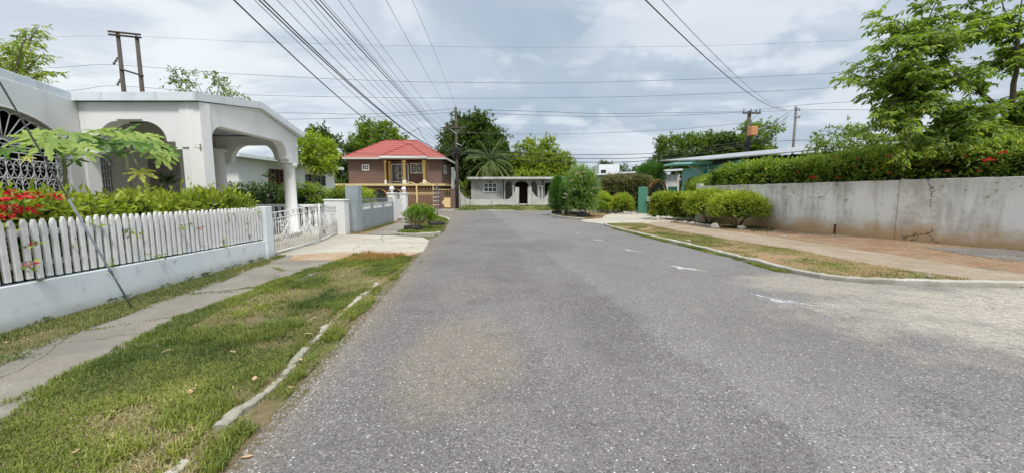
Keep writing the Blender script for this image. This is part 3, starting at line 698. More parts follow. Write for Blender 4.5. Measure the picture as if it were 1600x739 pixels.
for (x, y) in ((-7.15, 23.0), (-6.92, 24.7)):
    m = MB(); m.box(x - .2, x + .2, y - .2, y + .2, -.03, 1.62); m.box(x - .24, x + .24, y - .24, y + .24, 1.623, 1.70)
    p = m.build('gate_post', 'white_wall', t, bevel=.01); m = MB(); m.lathe([(.10, 0), (.05, .05), (.07, .08), (.15, .18), (.16, .25), (.10, .34), (.02, .38)], (x, y, 1.70), 12); m.build('finial', 'white_wall', p, True)
m = MB(); a = (-7.1, 23.25); b = (-6.97, 24.45)
for i in range(8):
    u = i / 7; m.tube([(a[0] + (b[0] - a[0]) * u, a[1] + (b[1] - a[1]) * u, .1), (a[0] + (b[0] - a[0]) * u, a[1] + (b[1] - a[1]) * u, 1.5 + .22 * math.sin(math.pi * u))], .012, 5)
for z in (.12, .55, .95, 1.35): m.tube([(*a, z), (*b, z)], .014, 5)
m.obox(a, b, .01, .12, 1.30); m.build('gate_panel', 'gate_white', t)

# ================================================================== WHITE HOUSE (left)
house = thing('white_house', 'white bungalow with flat roof slab and arched veranda behind the picket fence', 'house', (-9.5, 11, 0))
RA, RB, RC = (-10.35, 9.31), (-7.42, 9.31), (-8.09, 15.28); RZ = (-8.9, 5.39)
RMx, RMy, RMz = -7.755, 12.3, 4.44
m = MB(); m.prism_xy([RZ, RA, (-17, 9.31), (-17, 5.39)], 3.79, 3.985)
rf = m.build('roof', 'roof_edge', house, bevel=.01)
m = MB(); th_ = .195
def gtop(x, y): return (x, y)
rr = [(RB[0], RB[1], 3.985), (RMx, RMy, RMz), (RC[0], RC[1], 3.985)]; ll = [(-17, 9.313, 3.985), (-17, RMy, RMz), (-17, RC[1], 3.985)]
for k in (0, 1):
    a, b, c_, d_ = ll[k], rr[k], rr[k + 1], ll[k + 1]; dn = lambda p: (p[0], p[1], p[2] - th_)
    q = [(1, 2, 6, 5)] + ([(0, 1, 5, 4)] if k == 0 else [(2, 3, 7, 6)])
    m.add([a, b, c_, d_, dn(a), dn(b), dn(c_), dn(d_)], [(0, 1, 2, 3), (7, 6, 5, 4), (3, 0, 4, 7)] + q)
m.build('roof', 'roof_edge', house)
m = MB(); m.prism_xy([(RZ[0] - .3, RZ[1] + .2), (RA[0] - .3, RA[1] - .05), (-16.8, 9.2), (-16.8, 5.6)], 3.988, 4.0); m.build('roof_felt', 'roof_top', rf)
def arc(a, b, n=8, conv=1):   # quarter ellipse from a (vertical tangent) to b (horizontal tangent)
    return [(a[0] + (b[0] - a[0]) * (1 - math.cos(q)), a[1] + (b[1] - a[1]) * math.sin(q)) for q in np.linspace(0, math.pi / 2, n)]
# front veranda face (along X at Y=9.45)
fy = 9.45; FX = lambda px, py: (at(px, py, fy)[0], at(px, py, fy)[2])
xA = RA[0] + .02; xr = FX(321, 280)[0]
xpl = FX(289, 280)[0]; s1 = FX(289, 234); s2 = FX(274, 222); s3 = FX(261, 222); tp1 = FX(222, 187); tp2 = FX(182, 187); s4 = FX(152, 232); pl2 = FX(138, 280)[0]
zt1 = tp1[1]
poly = [(xA - .35, 3.787), (xA - .35, -.03), (pl2, -.03), (pl2, s4[1] - .12), (s4[0], s4[1] - .12), (s4[0], s4[1])]
poly += arc(s4, (tp2[0], zt1 - .04)) + [(tp2[0], zt1), (tp1[0], zt1)] + arc(s3, (tp1[0], zt1 - .04))[::-1]
poly += [(s2[0], s3[1]), (s2[0], s1[1]), (xpl, s1[1]), (xpl, -.03), (xr, -.03), (xr, 3.787)]
m = MB(); m.prism_uz(poly, (0, fy), (1, 0), .32); m.build('wall', 'white_wall', house, bevel=.006)
# pilaster strip above the pillar + house number
m = MB(); m.box(xpl + .02, xr - .12, fy - .03, fy - .003, s1[1] + .05, 3.78); m.build('pilaster', 'white_wall', house, bevel=.004)
# right veranda face from the pillar to the far column
B0 = (xr, fy); C0 = (-8.28, 15.1); dB = Vector((C0[0] - B0[0], C0[1] - B0[1])); LB = dB.length; dB.normalize(); dB2 = (dB.x, dB.y)
OP = lambda px, py: onplane(px, py, B0, dB2)
q1 = OP(323, 232); q2 = OP(325, 224); q3 = OP(331, 224); qa = OP(347, 199); qb = OP(437, 221); qc = OP(449.5, 249); qd = OP(452, 255)
poly = [(LB * .5, 4.235), (0, 3.787), (0, -.03), (.02, -.03), (.02, q1[1]), (q3[0] * .5, q1[1]), (q3[0] * .5, q3[1]), (q3[0], q3[1])]
poly += arc((q3[0], q3[1]), (qa[0], qa[1]))[1:] + arc((qc[0], qc[1]), (qb[0], qb[1]))[::-1] + [(qd[0], qc[1]), (qd[0], qd[1]), (LB, qd[1]), (LB, 3.787)]
m = MB(); m.prism_uz(poly, B0, dB2, .30); m.build('wall', 'white_wall', house, bevel=.006)
# number 4 on the pillar corner side
def digit4(c, h, n):   # strokes of a 4 on the face looking to -Y
    m = MB(); w = h * .16; x, y, z = c
    m.box(x + h * .12, x + h * .12 + w, y - .012, y, z - h / 2, z + h / 2)
    m.box(x - h * .32, x + h * .36, y - .0125, y - .0005, z - h * .18, z - h * .18 + w)
    m.add([(x - h * .32, y - .011, z - h * .02), (x - h * .32 + w * .2, y - .011, z - h * .18 + w), (x + h * .12 + w * .5, y - .011, z + h / 2), (x + h * .12, y - .011, z + h / 2)], [(0, 1, 2, 3)])
    return m
c4 = at(317.5, 231, fy - .002); digit4((c4[0] - .09, fy - .001, c4[2]), .17, 4).build('house_number', 'pole_grey', house)
# far round column and the inner round column, with caps
colprof = lambda r, h: [(r * 1.25, 0), (r * 1.25, .12), (r, .16), (r * .93, h - .16), (r * 1.02, h - .12), (r * 1.3, h - .10), (r * 1.3, h)]
cc = at(456, 330, 14.75); m = MB(); m.lathe(colprof(.21, qd[1] - .1 - .003), (cc[0], 14.75, .1), 20); m.build('column', 'white_wall', house, True)
ci = at(341, 260, 14.75); m = MB(); m.lathe(colprof(.25, 3.2), (ci[0], 14.75, .1), 20); m.build('column', 'white_wall', house, True)
# back edge beam with an arch
by = 14.95; BX = lambda px, py: (at(px, py, by)[0], at(px, py, by)[2])
b1 = BX(361, 253); b2 = BX(429, 250); bt1 = BX(383, 227); bt2 = BX(410, 227)
xl = BX(322, 250)[0]; xrr = C0[0] - .25; zb = BX(361, 258)[1]
poly = [(xl, 3.787), (xl, zb), (b1[0] - .12, zb), (b1[0] - .12, b1[1])] + arc(b1, bt1) + arc(b2, bt2)[::-1] + [(b2[0] + .1, b2[1]), (b2[0] + .1, zb), (xrr, zb), (xrr, 3.787)]
m = MB(); m.prism_uz(poly, (0, by), (1, 0), .25); m.build('wall', 'white_wall', house, bevel=.005)
# porch floor and inner body of the house
m = MB(); m.prism_xy([(xA + .1, fy + .35), (xr - .05, fy + .35), (C0[0] - .05, 15.2), (-16.5, 15.2), (-16.5, fy + .35)], -.03, .12); m.build('porch_floor', 'drive_concrete', house)
xe = at(238, 280, 12.2)[0]
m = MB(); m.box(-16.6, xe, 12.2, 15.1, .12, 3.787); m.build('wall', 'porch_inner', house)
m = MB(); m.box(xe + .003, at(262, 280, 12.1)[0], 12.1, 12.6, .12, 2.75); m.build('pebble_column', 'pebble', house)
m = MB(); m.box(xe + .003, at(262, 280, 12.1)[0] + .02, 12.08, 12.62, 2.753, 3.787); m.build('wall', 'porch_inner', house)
# arched grille window in the inner wall
wx0, wx1 = at(149, 280, 12.2)[0], at(174, 280, 12.2)[0]; wz = at(160, 247, 12.2)[2]; wc = (wx0 + wx1) / 2; wr = (wx1 - wx0) / 2
win = MB(); pol = [(wx0, .9), (wx1, .9)] + [(wc + wr * math.cos(q), wz - wr + wr * math.sin(q)) for q in np.linspace(0, math.pi, 10)]
win.prism_uz(pol, (0, 12.19), (1, 0), .012); w = win.build('window', 'glass_dark', house)
m = MB()
for i in range(7): xx = wx0 + (wx1 - wx0) * i / 6; m.tube([(xx, 12.16, .9), (xx, 12.16, wz - wr + math.sqrt(max(0, wr * wr - (xx - wc) ** 2)))], .014, 5)
for z in np.arange(1.0, wz, .22): m.tube([(wx0, 12.155, z), (wx1, 12.155, z)], .010, 5)
m.tube([(wc + (wr + .05) * math.cos(q), 12.155, wz - wr + (wr + .05) * math.sin(q)) for q in np.linspace(0, math.pi, 12)], .04, 6)
m.build('window_grille', 'gate_white', w, True)
# left bay wall with the big sunburst window
dA = Vector((RZ[0] - RA[0], RZ[1] - RA[1])).normalized(); A0 = (RA[0] - .02 + dA.x * 0, RA[1] + .13); dA2 = (dA.x, dA.y)
# plane runs from the corner towards the camera
LW = 4.0; WP = lambda px, py: onplane(px, py, A0, dA2)
wcu, wcz = WP(12, 232); wtop = WP(12, 169)[1]; wru = wcu - WP(108, 240)[0]
rise = wtop - wcz
base_z = .95
arcp = [(wcu + wru * math.cos(q), wcz + rise * math.sin(q)) for q in np.linspace(0, math.pi, 22)]
# wall as three pieces: two jambs and a spandrel
tdir = .22
def face_on(mb, poly, off, th):
    n = (-dA.y, dA.x); mb.prism_uz(poly, (A0[0] - n[0] * off, A0[1] - n[1] * off), dA2, th)
LWe = max(LW, wcu + wru + .3)
m = MB(); m.prism_uz([(0, 3.787), (0, -.03), (wcu - wru, -.03)] + [(u, z) for u, z in arcp[::-1]] + [(wcu + wru, -.03), (LWe, -.03), (LWe, 3.787)], A0, dA2, -tdir)
bay = m.build('wall', 'white_wall', house)
m = MB(); m.prism_uz([(wcu - wru + .003, -.03), (wcu - wru + .003, base_z), (wcu + wru - .003, base_z), (wcu + wru - .003, -.03)], A0, dA2, -tdir); m.build('wall', 'white_wall', house)
# outer moulding
m = MB()
PW = lambda u, z, off=0.0: (A0[0] + dA.x * u - dA.y * off, A0[1] + dA.y * u + dA.x * off, z)
m.tube([PW(u, z, .0) for u, z in [(wcu + (wru) * math.cos(q), wcz + (rise) * math.sin(q)) for q in np.linspace(0, math.pi, 26)]], .022, 5)
m.build('arch_moulding', 'porch_inner', bay, True)
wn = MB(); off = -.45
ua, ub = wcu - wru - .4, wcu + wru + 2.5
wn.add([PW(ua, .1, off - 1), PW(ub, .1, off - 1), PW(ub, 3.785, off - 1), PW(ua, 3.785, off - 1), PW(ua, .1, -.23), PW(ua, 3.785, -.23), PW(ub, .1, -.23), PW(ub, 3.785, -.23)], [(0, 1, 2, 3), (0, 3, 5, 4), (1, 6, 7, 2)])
wv = wn.build('window_recess', 'void_shade', house)
m = MB()
for i in range(9):
    u = wcu - wru + i * wru / 4; m.tube([PW(u, .9, off - .9), PW(u, 2.4, off - .9)], .03, 4)
for z in (1.0, 1.5, 2.0, 2.4): m.tube([PW(wcu - wru, z, off - .9), PW(wcu + wru, z, off - .9)], .025, 4)
m.build('window_frame', 'pole_grey', house)
m = MB(); o = -.06; r_ = .011
m.tube([PW(wcu - wru, wcz - .06, o), PW(wcu + wru, wcz - .06, o)], .016, 5); m.tube([PW(wcu - wru, wcz - .2, o), PW(wcu + wru, wcz - .2, o)], .012, 5)
ir = .17
for i in range(19):
    q = math.pi * i / 18; ru, rz = wru * .97, rise * .97
    m.tube([PW(wcu + ir * math.cos(q), wcz + ir * math.sin(q), o), PW(wcu + ru * .9 * math.cos(q), wcz + rz * .9 * math.sin(q), o)], r_, 5)
    # little arcs linking the rays
    if i < 18:
        qa_, qb_ = q, math.pi * (i + 1) / 18; pts = []
        for s in np.linspace(0, 1, 7):
            qq = qa_ + (qb_ - qa_) * s; k = .9 + .075 * math.sin(math.pi * s); pts.append(PW(wcu + ru * k * math.cos(qq), wcz + rz * k * math.sin(qq), o))
        m.tube(pts, .009, 5)
m.tube([PW(wcu + ir * math.cos(q), wcz + ir * math.sin(q), o) for q in np.linspace(0, math.pi, 14)], .018, 5)
for sg in (-1, 1): m.tube([PW(wcu + sg * (.05 + .045 * math.cos(q)), wcz + .05 + .045 * math.sin(q), o) for q in np.linspace(0, 5, 12)], .01, 5)
cell = .36; n = int(2 * wru / cell) + 1
for i in range(n + 1):
    u = wcu - wru + 2 * wru * i / n
    m.tube([PW(u, base_z, o), PW(u, wcz - .06, o)], .010, 5)
for r in range(3):
    zc = wcz - .38 - r * cell
    for i in range(n):
        u = wcu - wru + 2 * wru * (i + .5) / n; rr = wru / n
        m.tube([PW(u + rr * math.cos(q), zc + .19 * math.sin(q), o) for q in np.linspace(0, 2 * math.pi, 17)], .011, 5)
        for sg in (-1, 1):
            m.tube([PW(u + sg * rr * (1 - math.cos(q)) , zc + .19 * math.sin(q), o) for q in np.linspace(-math.pi / 2, math.pi / 2, 9)], .008, 5)
            m.tube([PW(u + sg * (.06 + .045 * math.cos(q)), zc + .03 + .05 * math.sin(q), o) for q in np.linspace(0, 5.2, 12)], .008, 5)
    m.tube([PW(wcu - wru, zc + .19, o), PW(wcu + wru, zc + .19, o)], .008, 5)
m.build('window_grille', 'gate_white', bay, True)
# balustrade at the back of the porch
t = thing('balustrade', 'low white balustrade with turned balusters behind the driveway gate', 'balustrade', (-9.5, 15.0, .1))
x0, x1 = at(384, 320, 15.35)[0], at(520, 320, 15.35)[0]
m = MB(); m.box(x0, x1 - .5, 15.28, 15.46, 1.10, 1.20); m.build('rail', 'white_wall', t, bevel=.01)
m = MB(); m.box(x0, x1 - .5, 15.28, 15.46, -.03, .30); m.build('plinth', 'white_wall', t)
xx = x0 + .12
while xx < x1 - .55:
    m = MB(); m.lathe([(.07, 0), (.07, .06), (.035, .12), (.065, .3), (.075, .42), (.035, .62), (.05, .7), (.065, .74), (.065, .797)], (xx, 15.37, .302), 8); m.build('baluster', 'white_wall', t, True); xx += .24

# neighbouring white building behind
t = thing('white_annex', 'low white building with flat slab roof and brown louvre window, seen through the veranda', 'building', (-14, 22, 0))
nx = -13.25
m = MB(); m.prism_xy([(-24, 18.8), (nx, 18.8), (nx + .35, 28.2), (-24, 28.2)], -.03, 3.35); m.build('wall', 'white_wall', t)
m = MB(); m.prism_xy([(-24.2, 18.3), (nx + .45, 18.3), (nx + .9, 28.6), (-24.2, 28.6)], 3.353, 3.55); m.build('roof', 'roof_edge', t, bevel=.01)
nd = Vector((.35, 9.4)).normalized(); NP = lambda px, py: onplane(px, py, (nx, 18.8), (nd.x, nd.y))
def side_win(pa, pb, mat, slat):
    (u0, z1), (u1, z0) = NP(*pa), NP(*pb); m = MB(); m.prism_uz([(u0, z0), (u1, z0), (u1, z1), (u0, z1)], (nx + .012, 18.8), (nd.x, nd.y), -.008 + .02); w = m.build('window', 'glass_dark', t)
    m = MB(); Q = lambda u, z: (nx + .06 + nd.x * u, 18.8 + nd.y * u, z)
    for k in range(5): u = u0 + (u1 - u0) * k / 4; m.tube([Q(u, z0), Q(u, z1)], .045, 4)
    for k in range(slat): z = z0 + (z1 - z0) * k / (slat - 1); m.tube([Q(u0, z), Q(u1, z)], .03, 4)
    m.build('frame', mat, w)
side_win((420, 265), (447, 292), 'louvre_brown', 6); side_win((477, 273), (507, 291), 'pole_grey', 4)
for (a, b, c, d) in ((277, 291, 264, 300), (321, 333, 264, 300)):
    x0 = at(a, 280, 18.8)[0]; x1 = at(b, 280, 18.8)[0]; z1 = at(a, c, 18.8)[2]; m = MB(); m.box(x0, x1, 18.785, 18.797, .1, z1); w = m.build('door', 'glass_dark', t)
    m = MB(); m.box(x0 - .06, x0, 18.76, 18.8, .1, z1 + .06); m.box(x1, x1 + .06, 18.76, 18.8, .1, z1 + .06); m.build('frame', 'louvre_brown', w)

# ================================================================== VEGETATION BUILDERS
def fol_twigs(C, n_tw, tw_len, per, leaf, center=None, droop=.15, outw=.8, aspect=.42, szvar=.35, up=.6, zsq=1.0):
    """C (m,4): clump centre + radius. Leaves sit alternately along short twigs that radiate from each clump."""
    C = np.asarray(C, float); k = len(C) * n_tw; c = np.repeat(C, n_tw, 0)
    st = rng.normal(size=(k, 3)) ; st = unit(st) * (rng.uniform(0, 1, (k, 1)) ** .5) * c[:, 3:4] * np.array([1, 1, zsq])
    d = rng.normal(size=(k, 3)) * .7
    if center is not None: d += unit(c[:, :3] + st - np.asarray(center)) * outw
    d[:, 2] -= droop; d = unit(d)
    L = tw_len * rng.uniform(.5, 1.2, k)
    tt = rng.uniform(.1, 1, (k, per)); P = (c[:, :3] + st)[:, None, :] + d[:, None, :] * (tt * L[:, None])[..., None]
    P[..., 2] -= (tt ** 2) * (L[:, None]) * .25
    side = rng.normal(size=(k, per, 3)) * .75; D = d[:, None, :] + side; D[..., 2] -= .15
    P = P.reshape(-1, 3); D = D.reshape(-1, 3)
    base = np.repeat(rng.uniform(0, 1, len(C)), n_tw * per); v = base * .45 + rng.uniform(0, 1, len(P)) * .55
    return leaf_geo(P, D, leaf, aspect, up, vals=v, szvar=szvar)
def ellipsoid_clumps(cx, cy, cz, rx, ry, rz, n, rad, shell=.55, low=-.75, seed=0):
    out = []
    while len(out) < n:
        p = rng.normal(size=3); p /= np.linalg.norm(p)
        if p[2] < low: continue
        k = rng.uniform(shell, 1) ** .6 * (1 + .22 * math.sin(3 * p[0] + seed) * math.cos(4 * p[1] + 2 * p[2] + seed))
        out.append((cx + p[0] * rx * k, cy + p[1] * ry * k, cz + p[2] * rz * k, rad * rng.uniform(.6, 1.25)))
    return out
def limb(m, a, b, r0, r1, sag=.0, n=6, sides=6, wob=.04):
    a = Vector(a); b = Vector(b); L = (b - a).length; pts = []; rs = []
    for i in range(n + 1):
        u = i / n; p = a.lerp(b, u); p.z += math.sin(math.pi * u) * L * sag
        if 0 < i < n: p += Vector([random.uniform(-1, 1) * wob * L for _ in range(3)]) * .5
        pts.append(p); rs.append(r0 + (r1 - r0) * u)
    m.tube(pts, rs, sides)
    return pts
def tree(label, cat, base, crowns, leaf, tr, mat='tree_leaf', bark='bark', n_tw=8, per=8, tw=.7, crad=.7, fork=.45, name='tree', group=None, limbs=26, droop=.15, aspect=.42, lean=(0, 0), shell=.5, low=-.75, thin=1.0):
    base = Vector(base); t = thing(name, label, cat, base, group)
    cl = []
    for i, (cx, cy, cz, rx, ry, rz, n) in enumerate(crowns): cl += ellipsoid_clumps(cx, cy, cz, rx, ry, rz, n, crad, shell=shell, low=low, seed=i * 2.1 + base.x)
    cen = np.mean([c[:3] for c in crowns], 0); zlow = min(c[2] - c[5] for c in crowns)
    fk = Vector((base.x + (cen[0] - base.x) * .4 + lean[0], base.y + (cen[1] - base.y) * .4 + lean[1], base.z + max(.3, (max(zlow, base.z + .2) - base.z) * .9 + fork * .5)))
    m = MB(); m.tube([base - Vector((0, 0, .15)), base + Vector((0, 0, .25)), base.lerp(fk, .5) + Vector((random.uniform(-.1, .1), 0, 0)), fk], [tr * 1.5, tr * 1.1, tr * .95, tr * .8], 9)
    mains = []
    for i, c in enumerate(crowns):
        nm = 3 if len(crowns) < 4 else 2
        for k in range(nm):
            q = 2 * math.pi * (k + random.random() * .5) / nm
            tgt = Vector((c[0] + math.cos(q) * c[3] * .5, c[1] + math.sin(q) * c[4] * .5, c[2] + c[5] * random.uniform(-.1, .45))); mains.append(limb(m, fk, tgt, tr * .55, tr * .16, .05, 7))
    allp = [p for l in mains for p in l[2:]]
    idx = random.sample(range(len(cl)), min(limbs, len(cl)))
    for i in idx:
        c = Vector(cl[i][:3]); q = min(allp, key=lambda p: (p - c).length + .3 * max(0, p.z - c.z)); limb(m, q, c, tr * .15, tr * .04, .04, 4, 4)
    m.build('trunk', bark, t, True)
    V, Fa, v = fol_twigs(cl, n_tw, tw, per, leaf, center=cen, droop=droop, aspect=aspect)
    mesh_np('crown', V, Fa, v, mat, t)
    return t
def box_hedge_pts(x0, x1, y0, y1, z0, z1, n, amp=.10, frame=None, seed=0):
    """points on a lumpy rounded box shell (local u,v,z) + outward directions"""
    lx, ly, lz = x1 - x0, y1 - y0, z1 - z0
    areas = np.array([lx * ly, lx * lz, lx * lz, ly * lz, ly * lz]); f = rng.choice(5, n, p=areas / areas.sum()); a = rng.uniform(0, 1, n); b = rng.uniform(0, 1, n)
    P = np.zeros((n, 3)); N = np.zeros((n, 3))
    for k in range(5):
        s = f == k
        if k == 0: P[s] = np.stack([x0 + a[s] * lx, y0 + b[s] * ly, np.full(s.sum(), z1)], 1); N[s] = (0, 0, 1)
        elif k in (1, 2): P[s] = np.stack([x0 + a[s] * lx, np.full(s.sum(), y0 if k == 1 else y1), z0 + b[s] * lz], 1); N[s] = (0, -1 if k == 1 else 1, 0)
        else: P[s] = np.stack([np.full(s.sum(), x0 if k == 3 else x1), y0 + a[s] * ly, z0 + b[s] * lz], 1); N[s] = (-1 if k == 3 else 1, 0, 0)
    c = np.array([(x0 + x1) / 2, (y0 + y1) / 2, z0]); h = np.array([lx / 2, ly / 2, lz])
    q = (P - c) / h; e = np.abs(q)
    # round the upper edges
    r = np.maximum(0, np.sort(e, 1)[:, -2] - .72) / .28; P -= (q * h) * (r ** 2 * .10)[:, None]
    nz = fnoise(P[:, 0] + P[:, 2] * .7, P[:, 1] + P[:, 2] * .9, 1.3, seed) - .45
    P += N * (nz * amp * 2)[:, None] - N * (rng.uniform(0, 1, n) ** 2 * .16)[:, None]
    return P, N
def hedge(name, label, cat, p0, p1, w, z0, z1, n, leaf, mat, amp=.12, flowers=None, core='hedge_dark_leaf', aspect=.42, group=None, seed=0, wild=.02):
    """hedge along the ground line p0-p1, width w"""
    p0 = np.array(p0, float); p1 = np.array(p1, float); d = p1 - p0; L = np.linalg.norm(d); d /= L; nn = np.array([-d[1], d[0]])
    t = thing(name, label, cat, ((p0[0] + p1[0]) / 2, (p0[1] + p1[1]) / 2, max(0, z0 - .1)), group)
    W = lambda P: np.stack([p0[0] + d[0] * P[:, 0] + nn[0] * P[:, 1], p0[1] + d[1] * P[:, 0] + nn[1] * P[:, 1], P[:, 2]], 1)
    per = 9; P, N = box_hedge_pts(0, L, -w / 2, w / 2, z0, z1, n // per, amp, seed=seed); P = P + N * rng.uniform(-.07, .05, (len(P), 1)); cv = np.repeat(rng.uniform(-.16, .16, len(P)), per)
    P = np.repeat(P, per, 0); N = np.repeat(N, per, 0); n = len(P); P = P + rng.normal(size=P.shape) * .55 * leaf
    zz = (P[:, 2] - z0) / (z1 - z0); D = N * 1.0 + rng.normal(size=(n, 3)) * .7; D[:, 2] += .5
    wl = rng.uniform(0, 1, n) < wild; P[wl] += N[wl] * (np.array([.25, .25, 1.0])) * rng.uniform(.03, .14, (wl.sum(), 1)) ; P[wl, 2] = np.where(N[wl, 2] > .5, P[wl, 2], P[wl, 2] * .98)
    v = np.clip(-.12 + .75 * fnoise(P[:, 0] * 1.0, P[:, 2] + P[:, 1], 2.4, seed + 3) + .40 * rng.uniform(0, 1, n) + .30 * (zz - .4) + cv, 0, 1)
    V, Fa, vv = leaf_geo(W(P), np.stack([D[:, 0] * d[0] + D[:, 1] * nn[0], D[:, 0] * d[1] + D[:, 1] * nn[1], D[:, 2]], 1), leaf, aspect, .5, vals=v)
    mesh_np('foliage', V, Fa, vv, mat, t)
    # inner growth: darker leaves packed inside so that no daylight shows
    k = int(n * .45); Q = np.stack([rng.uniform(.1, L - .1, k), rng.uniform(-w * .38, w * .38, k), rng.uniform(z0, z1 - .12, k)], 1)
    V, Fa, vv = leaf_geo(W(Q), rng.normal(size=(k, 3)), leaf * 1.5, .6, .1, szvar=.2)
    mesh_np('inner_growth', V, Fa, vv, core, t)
    m = MB()
    for i in range(int(L / .35) + 1):
        u = .15 + i * .35
        if u > L - .1: break
        a = W(np.array([[u, random.uniform(-.15, .15), 0]]))[0]; b = W(np.array([[u + random.uniform(-.2, .2), random.uniform(-.2, .2) * w, z1 - .15]]))[0]
        a[2] = -.02; limb(m, a, b, .02, .008, 0, 4, 5)
    m.build('stems', 'bark', t, True)
    if flowers:
        for (pos, r, fm) in flowers: flower(t, pos, r, fm)
    return t
def flower(t, pos, r, fm, n=60):
    d = unit(rng.normal(size=(n, 3))); d[:, 2] = np.abs(d[:, 2]) * .8 - .1
    P = np.array(pos) + d * r * rng.uniform(.6, 1, (n, 1)); V, Fa, v = leaf_geo(P, d + rng.normal(size=(n, 3)) * .5, r * .45, .6, .3)
    mesh_np('flower_cluster', V, Fa, v, fm, t)
def shrub(name, label, cat, c, rx, ry, z0, z1, n, leaf, mat, stems=7, aspect=.42, group=None, core='hedge_dark_leaf', needle=False, shape='dome', flowers=None, stem_mat='bark', stem_r=.018, bare=0.0, seed=0, spiky=0.0, jit=.07):
    """rounded bush: lumpy ellipsoid shell of leaves over packed inner leaves and forked stems"""
    t = thing(name, label, cat, (c[0], c[1], 0), group)
    per = 26 if needle else 13; K = max(60, n // per); d = unit(rng.normal(size=(K, 3))); h = z1 - z0
    lump = 1 + .26 * (fnoise(d[:, 0] * 2 + seed, d[:, 1] * 2 + d[:, 2] * 1.5, 1.6, seed) - .5) * 2
    rad = lump * (1 - rng.uniform(0, 1, K) ** 2.0 * .26) * rng.uniform(1 - jit, 1 + jit * 1.1, K)
    if shape == 'dome':
        d[:, 2] = np.where(d[:, 2] < -.45, -d[:, 2], d[:, 2]); P = np.stack([c[0] + d[:, 0] * rx * rad, c[1] + d[:, 1] * ry * rad, z0 + h * .42 + d[:, 2] * h * .58 * rad], 1)
    elif shape == 'cone':   # broad at foot, rounded point
        u = rng.uniform(0, 1, K) ** .8; q = rng.uniform(0, 2 * math.pi, K); prof = np.sin(np.pi * np.clip(u * .76 + .20, 0, 1)) ** .8
        P = np.stack([c[0] + np.cos(q) * rx * prof * rad, c[1] + np.sin(q) * ry * prof * rad, z0 + h * u * rng.uniform(.96, 1.03, K)], 1); d = np.stack([np.cos(q), np.sin(q), u * .7], 1)
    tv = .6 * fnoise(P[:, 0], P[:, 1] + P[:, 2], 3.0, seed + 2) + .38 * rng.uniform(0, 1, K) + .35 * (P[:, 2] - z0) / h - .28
    sp = (.05 if needle else .075) * (1 + leaf * 2); P = np.repeat(P, per, 0); d = np.repeat(d, per, 0); P = P + rng.normal(size=P.shape) * sp * np.array([1, 1, .8]) + d * rng.uniform(-.5, 1.0, (len(P), 1)) * sp * 1.3
    n = len(P); v = np.clip(np.repeat(tv, per) + rng.uniform(0, .3, n), 0, 1)
    D = d + rng.normal(size=(n, 3)) * (.4 if needle else .65); D[:, 2] += spiky
    V, Fa, vv = leaf_geo(P, D, leaf, aspect, .4, vals=v, fold=0 if needle else .25)
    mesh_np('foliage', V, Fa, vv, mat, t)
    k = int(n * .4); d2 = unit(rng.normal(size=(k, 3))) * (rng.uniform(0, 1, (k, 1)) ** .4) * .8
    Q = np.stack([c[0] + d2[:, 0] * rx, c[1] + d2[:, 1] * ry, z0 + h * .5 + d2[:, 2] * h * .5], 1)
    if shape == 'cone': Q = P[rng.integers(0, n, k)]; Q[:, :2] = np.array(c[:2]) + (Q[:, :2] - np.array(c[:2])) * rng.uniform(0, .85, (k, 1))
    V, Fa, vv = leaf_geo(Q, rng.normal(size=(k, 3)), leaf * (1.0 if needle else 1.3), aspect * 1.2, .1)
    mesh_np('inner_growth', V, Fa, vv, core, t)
    m = MB()
    for i in range(stems):
        q = 2 * math.pi * i / stems + random.random(); a = (c[0] + .06 * math.cos(q), c[1] + .06 * math.sin(q), -.02 + bare * 0)
        limb(m, a, (c[0] + rx * .62 * math.cos(q), c[1] + ry * .62 * math.sin(q), z0 + h * random.uniform(.35, .7)), stem_r, stem_r * .4, -.05, 5, 5)
    m.build('stems', stem_mat, t, True)
    if flowers:
        for (pos, r, fm) in flowers: flower(t, pos, r, fm, 40)
    return t

